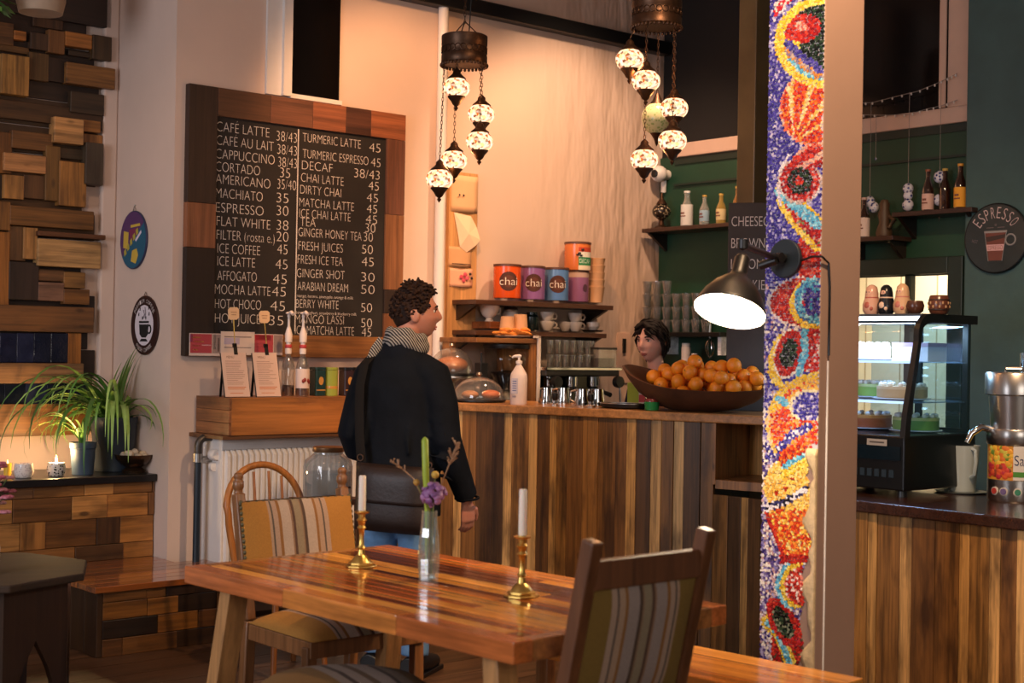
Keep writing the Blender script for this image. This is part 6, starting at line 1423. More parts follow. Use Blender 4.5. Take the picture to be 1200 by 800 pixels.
for a_, c_ in ((-2.35, '#a83a34'), (-1.98, '#6a5a8a'), (-1.5, '#2f7a5a')):
    m = M(); m.col = lin('#c8c0b8'); X = tr(R_ * .93 * cos(a_), R_ * .93 * sin(a_), hj * .085) @ rot('Z', math.degrees(a_)) @ rot('Y', 90); m.prism([(.019 * cos(k * .4), .019 * sin(k * .4)) for k in range(16)], -.002, .004, X); m.col = lin(c_); m.prism([(.014 * cos(k * .4), .014 * sin(k * .4)) for k in range(16)], .004, .008, X); m.build('button', MT['vc_gloss'], t)
m = M(); a_ = -2.75; e = Vector((cos(a_), sin(a_), 0)); m.tube([e * R_ * .85 + Vector((0, 0, hj * .55)), e * (R_ + .03) + Vector((0, 0, hj * .57)), e * (R_ + .075) + Vector((0, 0, hj * .52)), e * (R_ + .095) + Vector((0, 0, hj * .45))], [.016, .017, .016, .013], 14); m.build('spout', MT['chrome'], t)
m = M(); m.tube([(-.05, 0, hj), (-.05, 0, hj + .02), (.05, 0, hj + .02), (.05, 0, hj)], .008, 8); m.lathe([(.05, hj), (.05, hj + .09), (.045, hj + .09)], 24, (.06, .02, 0)); m.build('feed_tube', MT['chrome'], t)
p = Vector((jx, jy + .12, 0)); px_, py_ = onZ(1131, 578, HL)
t = thing('round_tray', 'pale round tray under the frosted pitcher', 'tray', (px_ - .005, py_ + .05, HL), 0); m = M(); m.col = lin('#8a9088'); m.lathe([(.11, 0), (.125, .008), (.118, .008), (.10, .004), (0, .004)], 32); m.build('tray', MT['vc_gloss'], t)
t = thing('pitcher', 'frosted plastic measuring pitcher under the juicer spout', 'pitcher', (px_, py_ + .05, HL + .0042), radians(10)); m = M(); m.lathe([(.058, 0), (.062, .004), (.075, .135), (.082, .225), (.079, .225), (.072, .135), (.058, .008), (0, .006)], 32); m.build('body', MT['frosted'], t)
m = M(); m.col = lin('#9aa69e'); m.lathe([(.0, .0065), (.057, .0085), (.064, .075), (0, .076)], 28); m.build('juice', MT['vc'], t)
m = M(); m.tube([(.01, -.078, .21), (.012, -.105, .205), (.012, -.11, .15), (.01, -.10, .09), (.008, -.07, .075)], .009, 10); m.build('handle', MT['frosted'], t)
# ================================================================== DINING TABLE, BENCH, CHAIRS
TR = radians(-46.5); TC = Vector((-.22, 4.54)); TL, TW, TZ, TT = 1.62, .88, .75, .058
tb = thing('dining_table', 'long glossy varnished plank table with candles in the foreground', 'table', (TC.x, TC.y, 0), TR)
m = M(); rd = random.Random(17); y = -TW / 2 + .07
cs = ['#c8702a', '#8a4018', '#e8983c', '#d07c30', '#74340f', '#f2a84c', '#b45c20', '#662c10']  # mixed plank tones, the brightest also imitating streaks of reflected light
while y < TW / 2 - .071:
    w = min(rd.uniform(.032, .062), TW / 2 - .07 - y); x = -TL / 2 + .05
    while x < TL / 2 - .051:
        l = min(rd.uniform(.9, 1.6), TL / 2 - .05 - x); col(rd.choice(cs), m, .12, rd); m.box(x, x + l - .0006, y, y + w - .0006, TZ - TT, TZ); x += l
    y += w
for s in (-1, 1):
    a, b = sorted((s * TW / 2, s * (TW / 2 - .07))); x = -TL / 2
    for l in (.58, .56, .48): col(('#cc7038', '#e08e40', '#d8843c')[int(l * 100) % 3], m, .08, rd); m.box(x, x + l - .0006, a, b, TZ - TT, TZ); x += l
    a, b = sorted((s * TL / 2, s * (TL / 2 - .05))); col('#b0703c', m, .05); m.box(a, b, -TW / 2 + .07, TW / 2 - .07, TZ - TT, TZ)
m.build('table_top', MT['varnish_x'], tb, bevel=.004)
lw = wood('leg_wood', 'Z', .35, .25, .1, .35)
for sx in (-1, 1):
    for sy in (-1, 1):
        m = M(); col('#c08a54', m, .1); a = Vector((sx * (TL / 2 - .16), sy * (TW / 2 - .10), TZ - TT)); b = Vector((sx * (TL / 2 - .06), sy * (TW / 2 - .06), .0)); m.bar(b, a, .075, .06, (1, 0, 0)); m.build('leg', lw, tb, bevel=.003)
m = M(); col('#7a4c28', m); m.box(-TL / 2 + .2, TL / 2 - .2, TW / 2 - .135, TW / 2 - .11, TZ - TT - .08, TZ - TT); m.build('apron', MT['wood_x'], tb)
# bench behind
bd = Vector((cos(TR), sin(TR))); bn = Vector((-sin(TR), cos(TR))); e0 = Vector(onZ(820, 757, .45)); e1 = Vector(onZ(1012, 794, .45)); 
bang = atan2((e1 - e0).y, (e1 - e0).x); bL = 1.5
bt = thing('wooden_bench', 'glossy orange plank bench beside the table in front of the pillar', 'bench', (e1.x, e1.y, 0), bang)   # local -x runs along, -y toward the viewer
m = M()
for k in range(4): col(rd.choice(['#d08438', '#c4742e', '#dc9444', '#b86a28']), m, .08, rd); m.box(-bL, .0, -.40 + k * .1, -.40 + (k + 1) * .1 - .0008, .40, .45)
m.build('bench_top', MT['varnish_x'], bt, bevel=.004)
for x in (-bL + .1, -.12):
    for y in (-.35, -.06): m = M(); col('#b07a48', m, .1); m.box(x, x + .06, y - .0, y + .05, 0, .40); m.build('leg', lw, bt, bevel=.003)
STR = [(0, '#a8722c'), (.24, '#a88a74'), (.285, '#57493f'), (.30, '#a8886e'), (.345, '#8a5c2c'), (.37, '#b09a88'), (.46, '#4f3a2c'), (.485, '#8a6a50'), (.50, '#8c7a60'), (.56, '#54382a'), (.585, '#8c6a50'), (.60, '#b09a88'), (.69, '#8a5c2c'), (.715, '#a88a74'), (.76, '#54483e'), (.775, '#a8886e'), (.80, '#a8722c')]
fab = striped('striped_fabric', STR, 0, (-.24, .24)); STR2 = [(p, {'#a8722c': '#7c5f26', '#b09a88': '#97847a'}.get(c, c)) for p, c in STR]
fab2 = striped('striped_fabric_dark', STR2, 0, (-.236, .218))  # same stripes with darker ochre and pale bands
def chair(name, label, loc, rz, hgt, w, wc, fabm, finial, seat_z=.46, rec=.10, nails=True):
    """local +y is the way the sitter faces; the back stands at y=0"""
    t = thing(name, label, 'chair', loc, rz); hw = w / 2
    def yb(z): return -rec * max(0, z - seat_z) / (hgt - seat_z)
    for s in (-1, 1):
        m = M(); col(wc, m, .05); x = s * (hw - .022)
        m.bar((x, -.03, 0), (x, 0, seat_z), .044, .044, (1, 0, 0)); m.bar((x, 0, seat_z), (x, yb(hgt), hgt), .044, .04, (1, 0, 0))
        if finial: m.xf = tr(x, yb(hgt), hgt); m.lathe([(.02, 0), (.014, .01), (.022, .025), (.022, .045), (.014, .055), (.02, .065), (.015, .08), (0, .082)], 14); m.xf = None
        m.build('back_post', MT['chairwood'], t, bevel=.006)
        m = M(); col(wc, m, .05); m.bar((x, .43, 0), (x, .42, seat_z - .03), .042, .042, (1, 0, 0)); m.build('front_leg', MT['chairwood'], t, bevel=.005)
    top = hgt - (.03 if finial else .055); th = .012 if finial else .075
    m = M(); col(wc, m, .05); 
    for z0_, z1_ in ((top - th, top), (seat_z + .08, seat_z + .13)): m = M(); col(wc, m, .05); m.bar((-hw + .03, yb((z0_ + z1_) / 2), (z0_ + z1_) / 2), (hw - .03, yb((z0_ + z1_) / 2), (z0_ + z1_) / 2), .032, z1_ - z0_, (0, 0, 1)); m.build('rail', MT['chairwood'], t, bevel=.004)
    # padded back panel, one slab with rounded faces
    m = M(); nx, nz = 16, 14; x0 = hw - .042; z0_, z1_ = seat_z + .13, top - th
    if finial: x0 = hw - .012; z1_ = top
    vs = []; 
    for sd in (1, -1):
        for i in range(nx + 1):
            for j in range(nz + 1):
                fx, fz = i / nx * 2 - 1, j / nz; z = z0_ + (z1_ - z0_) * fz; puff = .012 + .022 * (1 - fx ** 4) * (1 - (2 * fz - 1) ** 4); vs.append((fx * x0, yb(z) + sd * puff + (.028 if finial and sd > 0 else .0), z))
    q = (nx + 1) * (nz + 1); fs = []
    for i in range(nx):
        for j in range(nz): a = i * (nz + 1) + j; fs += [(a, a + 1, a + nz + 2, a + nz + 1), (q + a, q + a + nz + 1, q + a + nz + 2, q + a + 1)]
    bo = [i * (nz + 1) for i in range(nx + 1)] + [nx * (nz + 1) + j for j in range(1, nz + 1)] + [i * (nz + 1) + nz for i in range(nx - 1, -1, -1)] + [j for j in range(nz - 1, 0, -1)]
    fs += [(bo[k], bo[(k + 1) % len(bo)], q + bo[(k + 1) % len(bo)], q + bo[k]) for k in range(len(bo))]
    m.add(vs, fs, True); m.build('back_pad', fabm, t)
    if nails:
        m = M(); n = 15
        for k in range(n + 1):
            f = k / n
            for s in (-1, 1): z = z0_ + (z1_ - z0_) * f; m.ball((s * x0, yb(z) + .034, z), .009, .007, .009, 8, 5)
            m.ball((-x0 + 2 * x0 * f, yb(z1_) + .034, z1_ - .005), .009, .007, .009, 8, 5)
        m.build('nail_trim', plain('nail_brass_%s' % name, '#5a5136', .5, .4), t)
    m = M(); m.col = lin(wc); m.box(-hw + .01, hw - .01, -.01, .45, seat_z - .07, seat_z - .01); m.build('seat_frame', MT['chairwood'], t, bevel=.004)
    m = M(); n = 12; vs = []
    for i in range(n + 1):
        for j in range(n + 1): fx, fy = i / n * 2 - 1, j / n * 2 - 1; vs.append((fx * (hw - .01), .225 + fy * .235, seat_z - .008 + .055 * (1 - fx ** 4) * (1 - fy ** 4)))
    m.add(vs, [(i * (n + 1) + j, (i + 1) * (n + 1) + j, (i + 1) * (n + 1) + j + 1, i * (n + 1) + j + 1) for i in range(n) for j in range(n)], True); m.build('seat_pad', fabm, t, solid=-.004)
    return t
# near chair: its back toward the viewer
lx, ly = .190, 3.60; rx_, ry_ = .50, 3.88
nc = thing_near = chair('dining_chair', 'wooden chair with striped fabric back seen from behind, nearest the viewer', (.285, 3.78, 0), radians(41), 1.03, .47, '#6a4024', fab2, False, rec=.13, nails=False)
# far chair across the table, facing the viewer
fx_, fz_ = atY(357, 600, 5.55)
chair('dining_chair', 'ochre chair with striped back and turned finials at the far side of the table', (fx_, 5.55, 0), TH + pi, .93, .52, '#8a5a34', fab, True)
# round stool
sx_, sy_ = onZ(428, 790, .52); t = thing('upholstered_stool', 'round backless stool with brown striped cushion under the near table edge', 'stool', (sx_ - .05, sy_ - .15, 0), radians(30))
m = M(); rs = .275; m.lathe([(rs * .93, .42), (rs, .44), (rs, .475), (rs * .96, .505), (rs * .8, .535), (rs * .5, .553), (0, .56)], 40); STR3 = [(0, '#6a4c20'), (.42, '#7a6a5c'), (.47, '#3a2a20'), (.50, '#7c6c60'), (.56, '#54402c'), (.60, '#85756a'), (.68, '#3a2c22'), (.71, '#6a5a4c'), (.78, '#5c4420')]
m.build('cushion', striped('stool_fabric', STR3, 0, (-.3, .3)), t); m = M(); col('#5a3820', m); m.lathe([(rs * .9, .36), (rs * .93, .37), (rs * .93, .418)], 36); m.build('seat_ring', MT['chairwood'], t)
for k in range(4): a = k * pi / 2 + .6; m = M(); col('#5a3820', m); m.bar((rs * .85 * cos(a), rs * .85 * sin(a), 0), (rs * .7 * cos(a), rs * .7 * sin(a), .37), .04, .04, (cos(a), sin(a), 0)); m.build('leg', MT['chairwood'], t)
# bentwood chair by the radiator
wx, _ = atY(311, 590, 6.75); t = thing('bentwood_chair', 'bentwood chair with looped back standing before the radiator', 'chair', (wx, 6.75, 0), TH + pi); bw = MT['chairwood']
m = M(); m.col = lin('#a8672c'); _, zt_ = atY(311, 545, 6.75)
path = []
for k in range(25): a = -.35 + (pi + .7) * k / 24; path.append((.205 * cos(a) * (1 if sin(a) > 0 else .96), -.05 * max(0, sin(a)), zt_ - .21 + .21 * sin(a) if sin(a) > 0 else zt_ - .21 + .3 * sin(a)))
path = [(.165, .02, .47)] + path + [(-.165, .02, .47)]; m.tube(path, .0165, 12); m.build('back_hoop', bw, t)
m = M(); m.col = lin('#9c5e28')
for x in (-.11, -.04, .04, .11): m.tube([(x * .9, .02, .47), (x, -.02, .7), (x * 1.02, -.045, zt_ - .018 - abs(x) * .35)], .007, 8)
m.build('spindles', bw, t)
m = M(); m.col = lin('#8a5224'); m.lathe([(.19, .44), (.205, .45), (.205, .465), (.19, .475), (0, .47)], 36, (0, .19, 0)); m.build('seat', bw, t)
for a in (.75, 2.4, 3.9, 5.5): m = M(); m.col = lin('#8a5224'); m.tube([(.15 * cos(a), .19 + .15 * sin(a), .44), (.19 * cos(a), .19 + .20 * sin(a), 0)], [.017, .013], 10); m.build('leg', bw, t)
m = M(); m.col = lin('#8a5224'); m.torus((0, .19, .22), .155, .009, 30, 8); m.build('leg_ring', bw, t)
# drink dispenser jar on a plant stool
jx_, _ = atY(384, 570, 7.22); _, zjb = atY(384, 583, 7.22); _, zjt = atY(384, 523, 7.22)
t = thing('plant_stool', 'small square wooden stool carrying the glass drink jar by the radiator', 'stool', (jx_, 7.22, 0), TH); m = M(); col('#7a4a28', m); m.box(-.15, .15, -.13, .13, zjb - .03, zjb); m.build('stool_top', MT['wood_x'], t, bevel=.003)
for sx in (-1, 1):
    for sy in (-1, 1): m = M(); col('#7a4a28', m); m.bar((sx * .13, sy * .11, 0), (sx * .12, sy * .1, zjb - .03), .03, .03, (1, 0, 0)); m.build('leg', MT['wood_z'], t)
t = thing('drink_jar', 'large glass drink jar with metal lid in front of the radiator', 'jar', (jx_, 7.22, zjb), TH); hj = zjt - zjb; r = .125
m = M(); m.lathe([(r * .9, 0), (r, .01), (r, hj * .62), (r * .93, hj * .74), (r * .6, hj * .86), (r * .58, hj * .92)], 32); m.build('jar', glassy('jar_glass', (.72, .75, .76), .2, .25, bodycol=(.62, .62, .6)), t)
m = M(); m.col = lin('#8a8480'); m.lathe([(0, .008), (r * .94, .012), (r * .95, hj * .5), (0, hj * .505)], 28); m.build('water', glassy('cloudy_water', (.8, .82, .82), .1, .4, bodycol=(.6, .61, .6)), t)
m = M(); m.lathe([(r * .63, hj * .9), (r * .64, hj * .91), (r * .64, hj * .985), (r * .6, hj), (0, hj)], 30); m.build('lid', plain('bronze_lid', '#8a6a4c', .3, .8), t)
m = M(); m.tube([(0, -r * .95, .05), (0, -r - .04, .05)], .012, 10); m.tube([(0, -r - .035, .06), (0, -r - .035, .02)], .009, 8); m.tube([(-.03, -r - .035, .065), (.03, -r - .035, .065)], .006, 8); m.build('tap', MT['black'], t)
# ================================================================== ON THE TABLE
def ontab(px, py): x, y = onZ(px, py, TZ); return Vector((x, y, TZ))
def candlestick(px, py, ptop, pcand, label, clabel, spread):
    p = ontab(px, py); Y = p.y; _, zc = atY(px, ptop, Y); _, zt_ = atY(px, pcand, Y); h = zc - TZ
    t = thing('candlestick', label, 'candlestick', p, radians(20)); k = h / .19
    m = M(); w = .055; m.prism([(w * cos(a), w * sin(a)) for a in [pi / 8 + i * pi / 4 for i in range(8)]], 0, .008); m.prism([(w * .8 * cos(a), w * .8 * sin(a)) for a in [pi / 8 + i * pi / 4 for i in range(8)]], .008, .018)
    m.build('base', MT['brass'], t, bevel=.003)
    m = M(); m.lathe([(.034, .018), (.026, .032), (.014, .042), (.011, .06), (.015, .066), (.010, .074), (.0085, .10 * k), (.010, .125 * k), (.016, .132 * k), (.011, .14 * k), (.013, .152 * k), (.018, .158 * k), (.012, .166 * k), (.013, .178 * k), (.026, .183 * k), (.027, .187 * k), (.014, .188 * k), (.014, .190 * k), (0, .19 * k)], 28); m.build('stem', MT['brass'], t)
    c = M(); c.lathe([(.0125, 0), (.0128, .004), (.0122, zt_ - zc - .004), (.010, zt_ - zc), (0, zt_ - zc)], 20); o = c.build('candle', MT['wax'], loc=(p.x, p.y, zc + .0003)); tag(o, clabel, 'candle')
    w_ = M(); w_.tube([(0, 0, zt_ - zc - .002), (.001, 0, zt_ - zc + .008)], .0012, 6); w_.build('wick', MT['black'], o)
candlestick(423, 664, 598, 557, 'brass candlestick left of the vase on the table', 'white candle in the brass candlestick left of the vase', 1)
candlestick(611, 699, 627, 573, 'brass candlestick right of the vase on the table', 'white candle in the brass candlestick right of the vase', 1)
vp = ontab(502, 679); _, zv = atY(502, 598, vp.y); hv = zv - TZ
t = thing('flower_vase', 'slim clear faceted glass vase with dried flowers on the table', 'vase', vp, 0); m = M(); n = 8
def vr_(f): return .0385 * (.80 + .35 * sin(pi * min(1, f * 1.25)) * .5) * (1 - .18 * f)
vgl = glassy('vase_glass', (.9, .95, .92), .35, .16, .03, bodycol=(.62, .70, .64)); m.lathe([(vr_(i / 8), hv * i / 8) for i in range(9)], n, smooth=False, caps=False); m.lathe([(0, .004), (.02, .004), (.022, .014), (0, .016)], n, smooth=False); m.build('vase', vgl, t)
m = M(); m.lathe([(0, .017), (.021, .0175), (.024, hv * .5), (0, hv * .505)], 16); m.build('water', MT['glass'], t)
def vs_(px, py, dy=0): X, Z = atY(px, py, vp.y + dy); return Vector((X, vp.y + dy, Z)) - vp
rv = Vector((0, 0, hv))
t = thing('green_stalk', 'thick yellow-green stalk standing in the vase', 'flower', vp + Vector((-.006, 0, .02)), 0); m = M(); m.col = lin('#a4b832'); a = vs_(498, 512) - Vector((-.006, 0, .02)); m.tube([(0, 0, 0), (-.002, 0, hv * .9), Vector((-.004, 0, hv * .9)).lerp(a, .5), a - Vector((0, 0, .01)), a], [.005, .008, .011, .011, .004], 12); m.build('stalk', MT['leaf'], t)
t = thing('purple_flower', 'ruffled purple flower head in the vase', 'flower', vp + Vector((.006, .004, .02)), 0); rd = random.Random(5); c_ = vs_(508, 580) - Vector((.006, .004, .02)); m = M(); m.col = lin('#4f6a34'); m.tube([(0, 0, 0), (0, 0, hv * .9), c_], .003, 8); m.build('stem', MT['leaf'], t)
m = M()
for k in range(80):
    p = Vector((rd.gauss(0, 1), rd.gauss(0, 1), rd.gauss(0, 1))).normalized(); m.col = lin(rd.choice(['#8a5a8c', '#a878a4', '#74487a'])); m.ball(c_ + Vector((p.x * .040 * rd.uniform(.6, 1.1), p.y * .034, p.z * .040 * rd.uniform(.5, 1.1))), .013, .011, .006, 8, 5, R=p.to_track_quat('Z', 'Y').to_matrix())
m.build('petals', MT['vc'], t)
for px, py, r, lb, c in ((488, 565, .0105, 'left yellow ball flower in the vase', '#b88a3c'), (510, 556, .0125, 'right yellow ball flower in the vase', '#c8a040')):
    t = thing('ball_flower', lb, 'flower', vp + Vector((-.004 if px < 500 else .012, -.01, .02)), 0); c_ = vs_(px, py, -.01) - Vector((-.004 if px < 500 else .012, -.01, .02)); m = M(); m.col = lin('#7a7a3c'); m.tube([(0, 0, 0), (0, 0, hv * .92), c_], .0018, 6); m.build('stem', MT['leaf'], t)
    m = M(); m.col = lin(c); m.ball(c_, r, r, r, 16, 12, fn=lambda q: q * (1 + .06 * sin(q.x * 2600) * sin(q.z * 2600))); m.build('head', MT['vc'], t)
for pts, lb, tip in ((((484, 560), (470, 548), (458, 540)), 'thin pale dried sprig leaning left out of the vase', 3), (((514, 575), (526, 545), (533, 526)), 'dried tan sprig with feathery tip leaning right out of the vase', 9)):
    o_ = Vector((.0, .012, .02)); t = thing('dried_sprig', lb, 'flower', vp + o_, 0); q = [Vector((0, 0, 0)), Vector((0, 0, hv * .9))] + [vs_(x_, y_, .012) - o_ for x_, y_ in pts]; m = M(); m.col = lin('#9a7454'); m.tube(q, .0022, 6); e = q[-1]; dd = (q[-1] - q[-2]).normalized()
    for k in range(tip * 4): a = rd.uniform(0, 6.28); f = rd.uniform(-.06, .02); b = e + dd * f; m.tube([b, b + dd * .018 + Vector((cos(a), sin(a), rd.uniform(-.3, .8))) * rd.uniform(.008, .022)], [.0016, .0024], 5)
    m.build('sprig', MT['vc'], t)
# ================================================================== PEOPLE
def skinmat(name, c, red=.12):
    mt, nt, b = newmat(name); f = noise(nt, 22, 3, .6, coord(nt)); c = lin(c)
    nt.links.new(ramp(nt, f, [(.3, c), (.7, (min(1, c[0] * 1.05), c[1] * .86, c[2] * .82))]), b.inputs['Base Color']); setp(b, Roughness=.5, Subsurface_Weight=.08, Subsurface_Radius=(.02, .008, .004)); return mt
def gau(x, s): return exp(-(x / s) ** 2)
def headshape(p, fem=False):
    x, y, z = p.x, p.y, p.z; f = max(0, y / .097)
    k = 1.0
    if z < -.02: k -= (.30 if fem else .24) * min(1, (-.02 - z) / .09) ** 1.4
    x *= k
    if z < 0 and y < 0: y *= 1 - .25 * min(1, -z / .1)
    if z < -.03 and y > 0: y *= 1 - .02
    if f > .25:
        w = min(1, (f - .25) / .4)
        y += w * (.021 * gau(x, .0125) * (gau(z + .022, .017) + .55 * gau(z - .002, .017)) - .011 * (gau(x - .033, .016) + gau(x + .033, .016)) * gau(z - .012, .013)
                  + .005 * gau(x, .05) * gau(z - .035, .012) + .007 * gau(x, .022) * (gau(z + .058, .006) + gau(z + .071, .007)) - .004 * gau(x, .02) * gau(z + .0645, .004) + .010 * gau(x, .024) * gau(z + .098, .016)
                  + .004 * (gau(x - .045, .02) + gau(x + .045, .02)) * gau(z + .02, .02) - .004 * gau(x, .02) * gau(z + .043, .008))
    return Vector((x, y, z))
def add_head(m, X, fem=False, sc=1.0):
    old = m.xf; m.xf = X @ Matrix.Scale(sc, 4); m.ball((0, 0, 0), .076, .097, .118, 72, 60, fn=lambda p: headshape(p, fem))
    for s in (-1, 1):
        m.ball((s * .074, -.010, -.006), .010, .021, .033, 14, 10, R=rot('Z', -s * 22) @ rot('X', -8)); m.tube([(s * .078, -.008, .020), (s * .084, -.024, .018), (s * .084, -.03, -.002), (s * .078, -.018, -.032)], .005, 6)
    m.xf = old
def add_eyes(X, root, sc=1.0, iris='#3a2a1c'):
    for s in (-1, 1):
        m = M(X @ Matrix.Scale(sc, 4)); m.col = lin('#d8ccc4'); m.ball((s * .033, .0695, .012), .0125, .0125, .0098, 14, 10); m.col = lin(iris); m.ball((s * .033, .0795, .012), .0058, .004, .0058, 12, 8); m.build('eye', MT['vc_gloss'], root)
        m = M(X @ Matrix.Scale(sc, 4)); m.col = lin('#1c120d'); m.tube([(s * .014, .092, .031), (s * .030, .093, .037), (s * .050, .080, .033)], [.0035, .0042, .002], 8, sq=.6); m.tube([(s * .020, .087, .019), (s * .033, .0885, .0225), (s * .046, .082, .018)], .0022, 6); m.build('eyebrow', MT['hair'], root)
    m = M(X @ Matrix.Scale(sc, 4)); m.col = lin('#9a4f48'); yy = .0872; m.tube([(-.022, yy - .011, -.0635), (-.010, yy + .0005, -.0595), (0, yy + .001, -.061), (.010, yy + .0005, -.0595), (.022, yy - .011, -.0635)], [.001, .0036, .0036, .0036, .001], 8); yy = .0832; m.tube([(-.020, yy - .010, -.066), (-.008, yy + .001, -.070), (.008, yy + .001, -.070), (.020, yy - .010, -.066)], [.001, .0042, .0042, .001], 8); m.build('lips', MT['lips'], root)
MT['lips'] = plain('lips', '#9a5048', .4, var=.05)
MT['hair'] = plain('dark_hair', '#140c09', .7, var=.4, scale=60, Specular_IOR_Level=.2)
MT['hair_man'] = plain('brown_hair', '#2a180f', .7, var=.5, scale=60, Specular_IOR_Level=.2)
def hand(m, w, dr_, nrm_, side, sc=1.0, curl=.5):
    """w wrist, dr_ pointing to the fingertips, nrm_ out of the palm, side = direction of the thumb"""
    d = Vector(dr_).normalized(); n = Vector(nrm_); n = (n - d * n.dot(d)).normalized(); s = Vector(side); s = (s - d * s.dot(d) - n * s.dot(n)).normalized(); w = Vector(w)
    rings = []
    for f, hw, ht in ((-.03, .026, .020), (0, .026, .019), (.25, .034, .017), (.6, .040, .0155), (.92, .041, .013), (1.0, .036, .009)):
        c = w + d * .095 * sc * f; rings.append([c + s * (hw * sc * cos(2 * pi * k / 14)) + n * (ht * sc * sin(2 * pi * k / 14)) for k in range(14)])
    m.loft(rings)
    for off, L_, r in ((.029, .075, .0088), (.010, .084, .0092), (-.010, .078, .0088), (-.029, .062, .0078)):
        b = w + d * .086 * sc + s * off * sc; p = [b]; a = curl * .35; q = b
        for k, fr in enumerate((.45, .30, .25)):
            a2 = a + curl * (.15 + .55 * k); v = d * cos(a2) + n * sin(a2); q = q + v * L_ * fr * sc; p.append(q)
        p.append(p[-1] + (p[-1] - p[-2]).normalized() * .004 * sc)
        m.tube([p[0] - d * .02 * sc] + p, [r * sc, r * sc * 1.02, r * .98 * sc, r * .9 * sc, r * .78 * sc, r * .35 * sc], 10)
    b = w + d * .022 * sc + s * .022 * sc; m.tube([b - s * .012, b + (s * .8 + d * .6).normalized() * .03 * sc, b + (s * .55 + d * .8).normalized() * .062 * sc + n * .012, b + (s * .45 + d * .9).normalized() * .085 * sc + n * .022, b + (s * .44 + d * .9).normalized() * .089 * sc + n * .023], [.014 * sc, .0125 * sc, .0105 * sc, .009 * sc, .004 * sc], 10)
def ering(c, rx, ry, yaw=0, n=24, tilt=0):
    c = Vector(c); R = Matrix.Rotation(yaw, 3, 'Z'); return [c + R @ Vector((rx * cos(2 * pi * k / n), ry * sin(2 * pi * k / n), tilt * ry * sin(2 * pi * k / n))) for k in range(n)]
# -------------------------------------------------------------- the customer
MY = 6.54; mx, _ = atY(468, 500, MY)
man = thing('person', 'man in dark jacket and patterned scarf seen from behind before the bar', 'person', (mx, MY, 0), radians(-20))
skin1 = skinmat('skin_ruddy', '#b47e69')
HX = tr(.045, .055, 1.655) @ rot('Z', -58) @ rot('X', 3) @ Matrix.Diagonal((1, 1.09, 1, 1))
b = M(); add_head(b, HX)
b.tube([(0, -.01, 1.40), (.0, .0, 1.50), (.035, .035, 1.60)], [.062, .056, .054], 20)
b.loft([ering((0, 0, .84), .15, .11), ering((0, 0, .96), .165, .115), ering((0, 0, 1.12), .15, .105), ering((0, 0, 1.30), .175, .115), ering((0, 0, 1.42), .16, .09), ering((0, 0, 1.47), .08, .06)])
for s in (-1, 1): b.tube([(s * .09, 0, .92), (s * .095, .01, .50), (s * .10, -.01, .09)], [.085, .058, .042], 16); b.tube([(s * .10, -.03, .06), (s * .10, .08, .05), (s * .11, .16, .04)], [.045, .042, .03], 12)
RW = Vector((.300, .105, .800)); b.tube([(.14, 0, 1.41), (.175, -.005, 1.37), (.240, -.02, 1.08), RW], [.05, .05, .042, .027], 14); hand(b, RW, (.03, .10, -.99), (-.8, .5, 0), (.25, .9, 0), 1.0, .75)
LW = Vector((-.10, .26, .98)); b.tube([(-.14, 0, 1.41), (-.165, 0, 1.37), (-.230, .01, 1.08), LW], [.05, .05, .042, .027], 14); hand(b, LW, (.55, .75, -.1), (.5, -.6, -.5), (.1, .1, 1), 1.0, .7)
remesh(b, .0048, 'body', skin1, man, 3)
add_eyes(HX, man)
def jk(name, c, bmp=.35): return plain(name, c, .85, var=.3, scale=10, bmp=bmp, bscale=26, Specular_IOR_Level=.15)
# jacket
j = M()
j.loft([ering((0, -.0, .735), .205, .155), ering((0, 0, .86), .205, .155), ering((0, 0, 1.00), .195, .145), ering((0, 0, 1.18), .20, .14), ering((0, -.005, 1.32), .195, .135), ering((0, -.005, 1.40), .178, .115), ering((0, -.005, 1.45), .145, .09), ering((.005, .0, 1.50), .085, .075)])
j.tube([(.10, -.005, 1.40), (.165, -.005, 1.375), (.215, -.012, 1.25), (.245, -.022, 1.09), (.272, .04, .95), RW + Vector((0, -.005, .02))], [.085, .084, .075, .068, .061, .052], 18)
j.tube([(-.10, -.005, 1.40), (-.150, -.005, 1.365), (-.195, -.006, 1.25), (-.238, .0, 1.10), (-.235, .04, 1.035), (-.19, .15, 1.0), LW + Vector((-.03, -.03, 0))], [.085, .080, .075, .072, .068, .06, .05], 18)
for k in range(5): j.tube([(-.12 + .055 * k, -.10, 1.36 - .02 * k), (-.10 + .05 * k, -.128, 1.2 - .03 * k), (-.13 + .06 * k, -.135, 1.02 + .02 * (k % 2))], [.004, .010, .004], 8)
for k in range(5): j.tube([(.165, -.07, 1.28 - k * .085), (.238 + .005 * k, -.075 - .006 * (k % 2), 1.25 - k * .08), (.285 + .004 * k, -.03, 1.24 - k * .085)], [.004, .013, .004], 8)
remesh(j, .009, 'jacket', jk('jacket_cloth', '#0f1218', .6), man, 5)
m = M(); m.col = lin('#10131a'); m.loft([ering((.0, .0, 1.46), .112, .092), ering((.005, .0, 1.49), .094, .085), ering((.01, .005, 1.525), .092, .084), ering((.01, .005, 1.525), .084, .076), ering((.005, 0, 1.48), .08, .074)], False); m.build('collar', jk('collar_cloth', '#10131a'), man)
m = M(); 
for z_, y_ in ((.80, -.005),): m.tube([RW + Vector((0, -.004, .018)) + Vector((.054 * cos(a), .05 * sin(a), .006 * sin(a))) for a in [2 * pi * k / 18 for k in range(18)]], .006, 6, closed=True)
m.build('cuff', jk('cuff_cloth', '#0d0f14'), man)
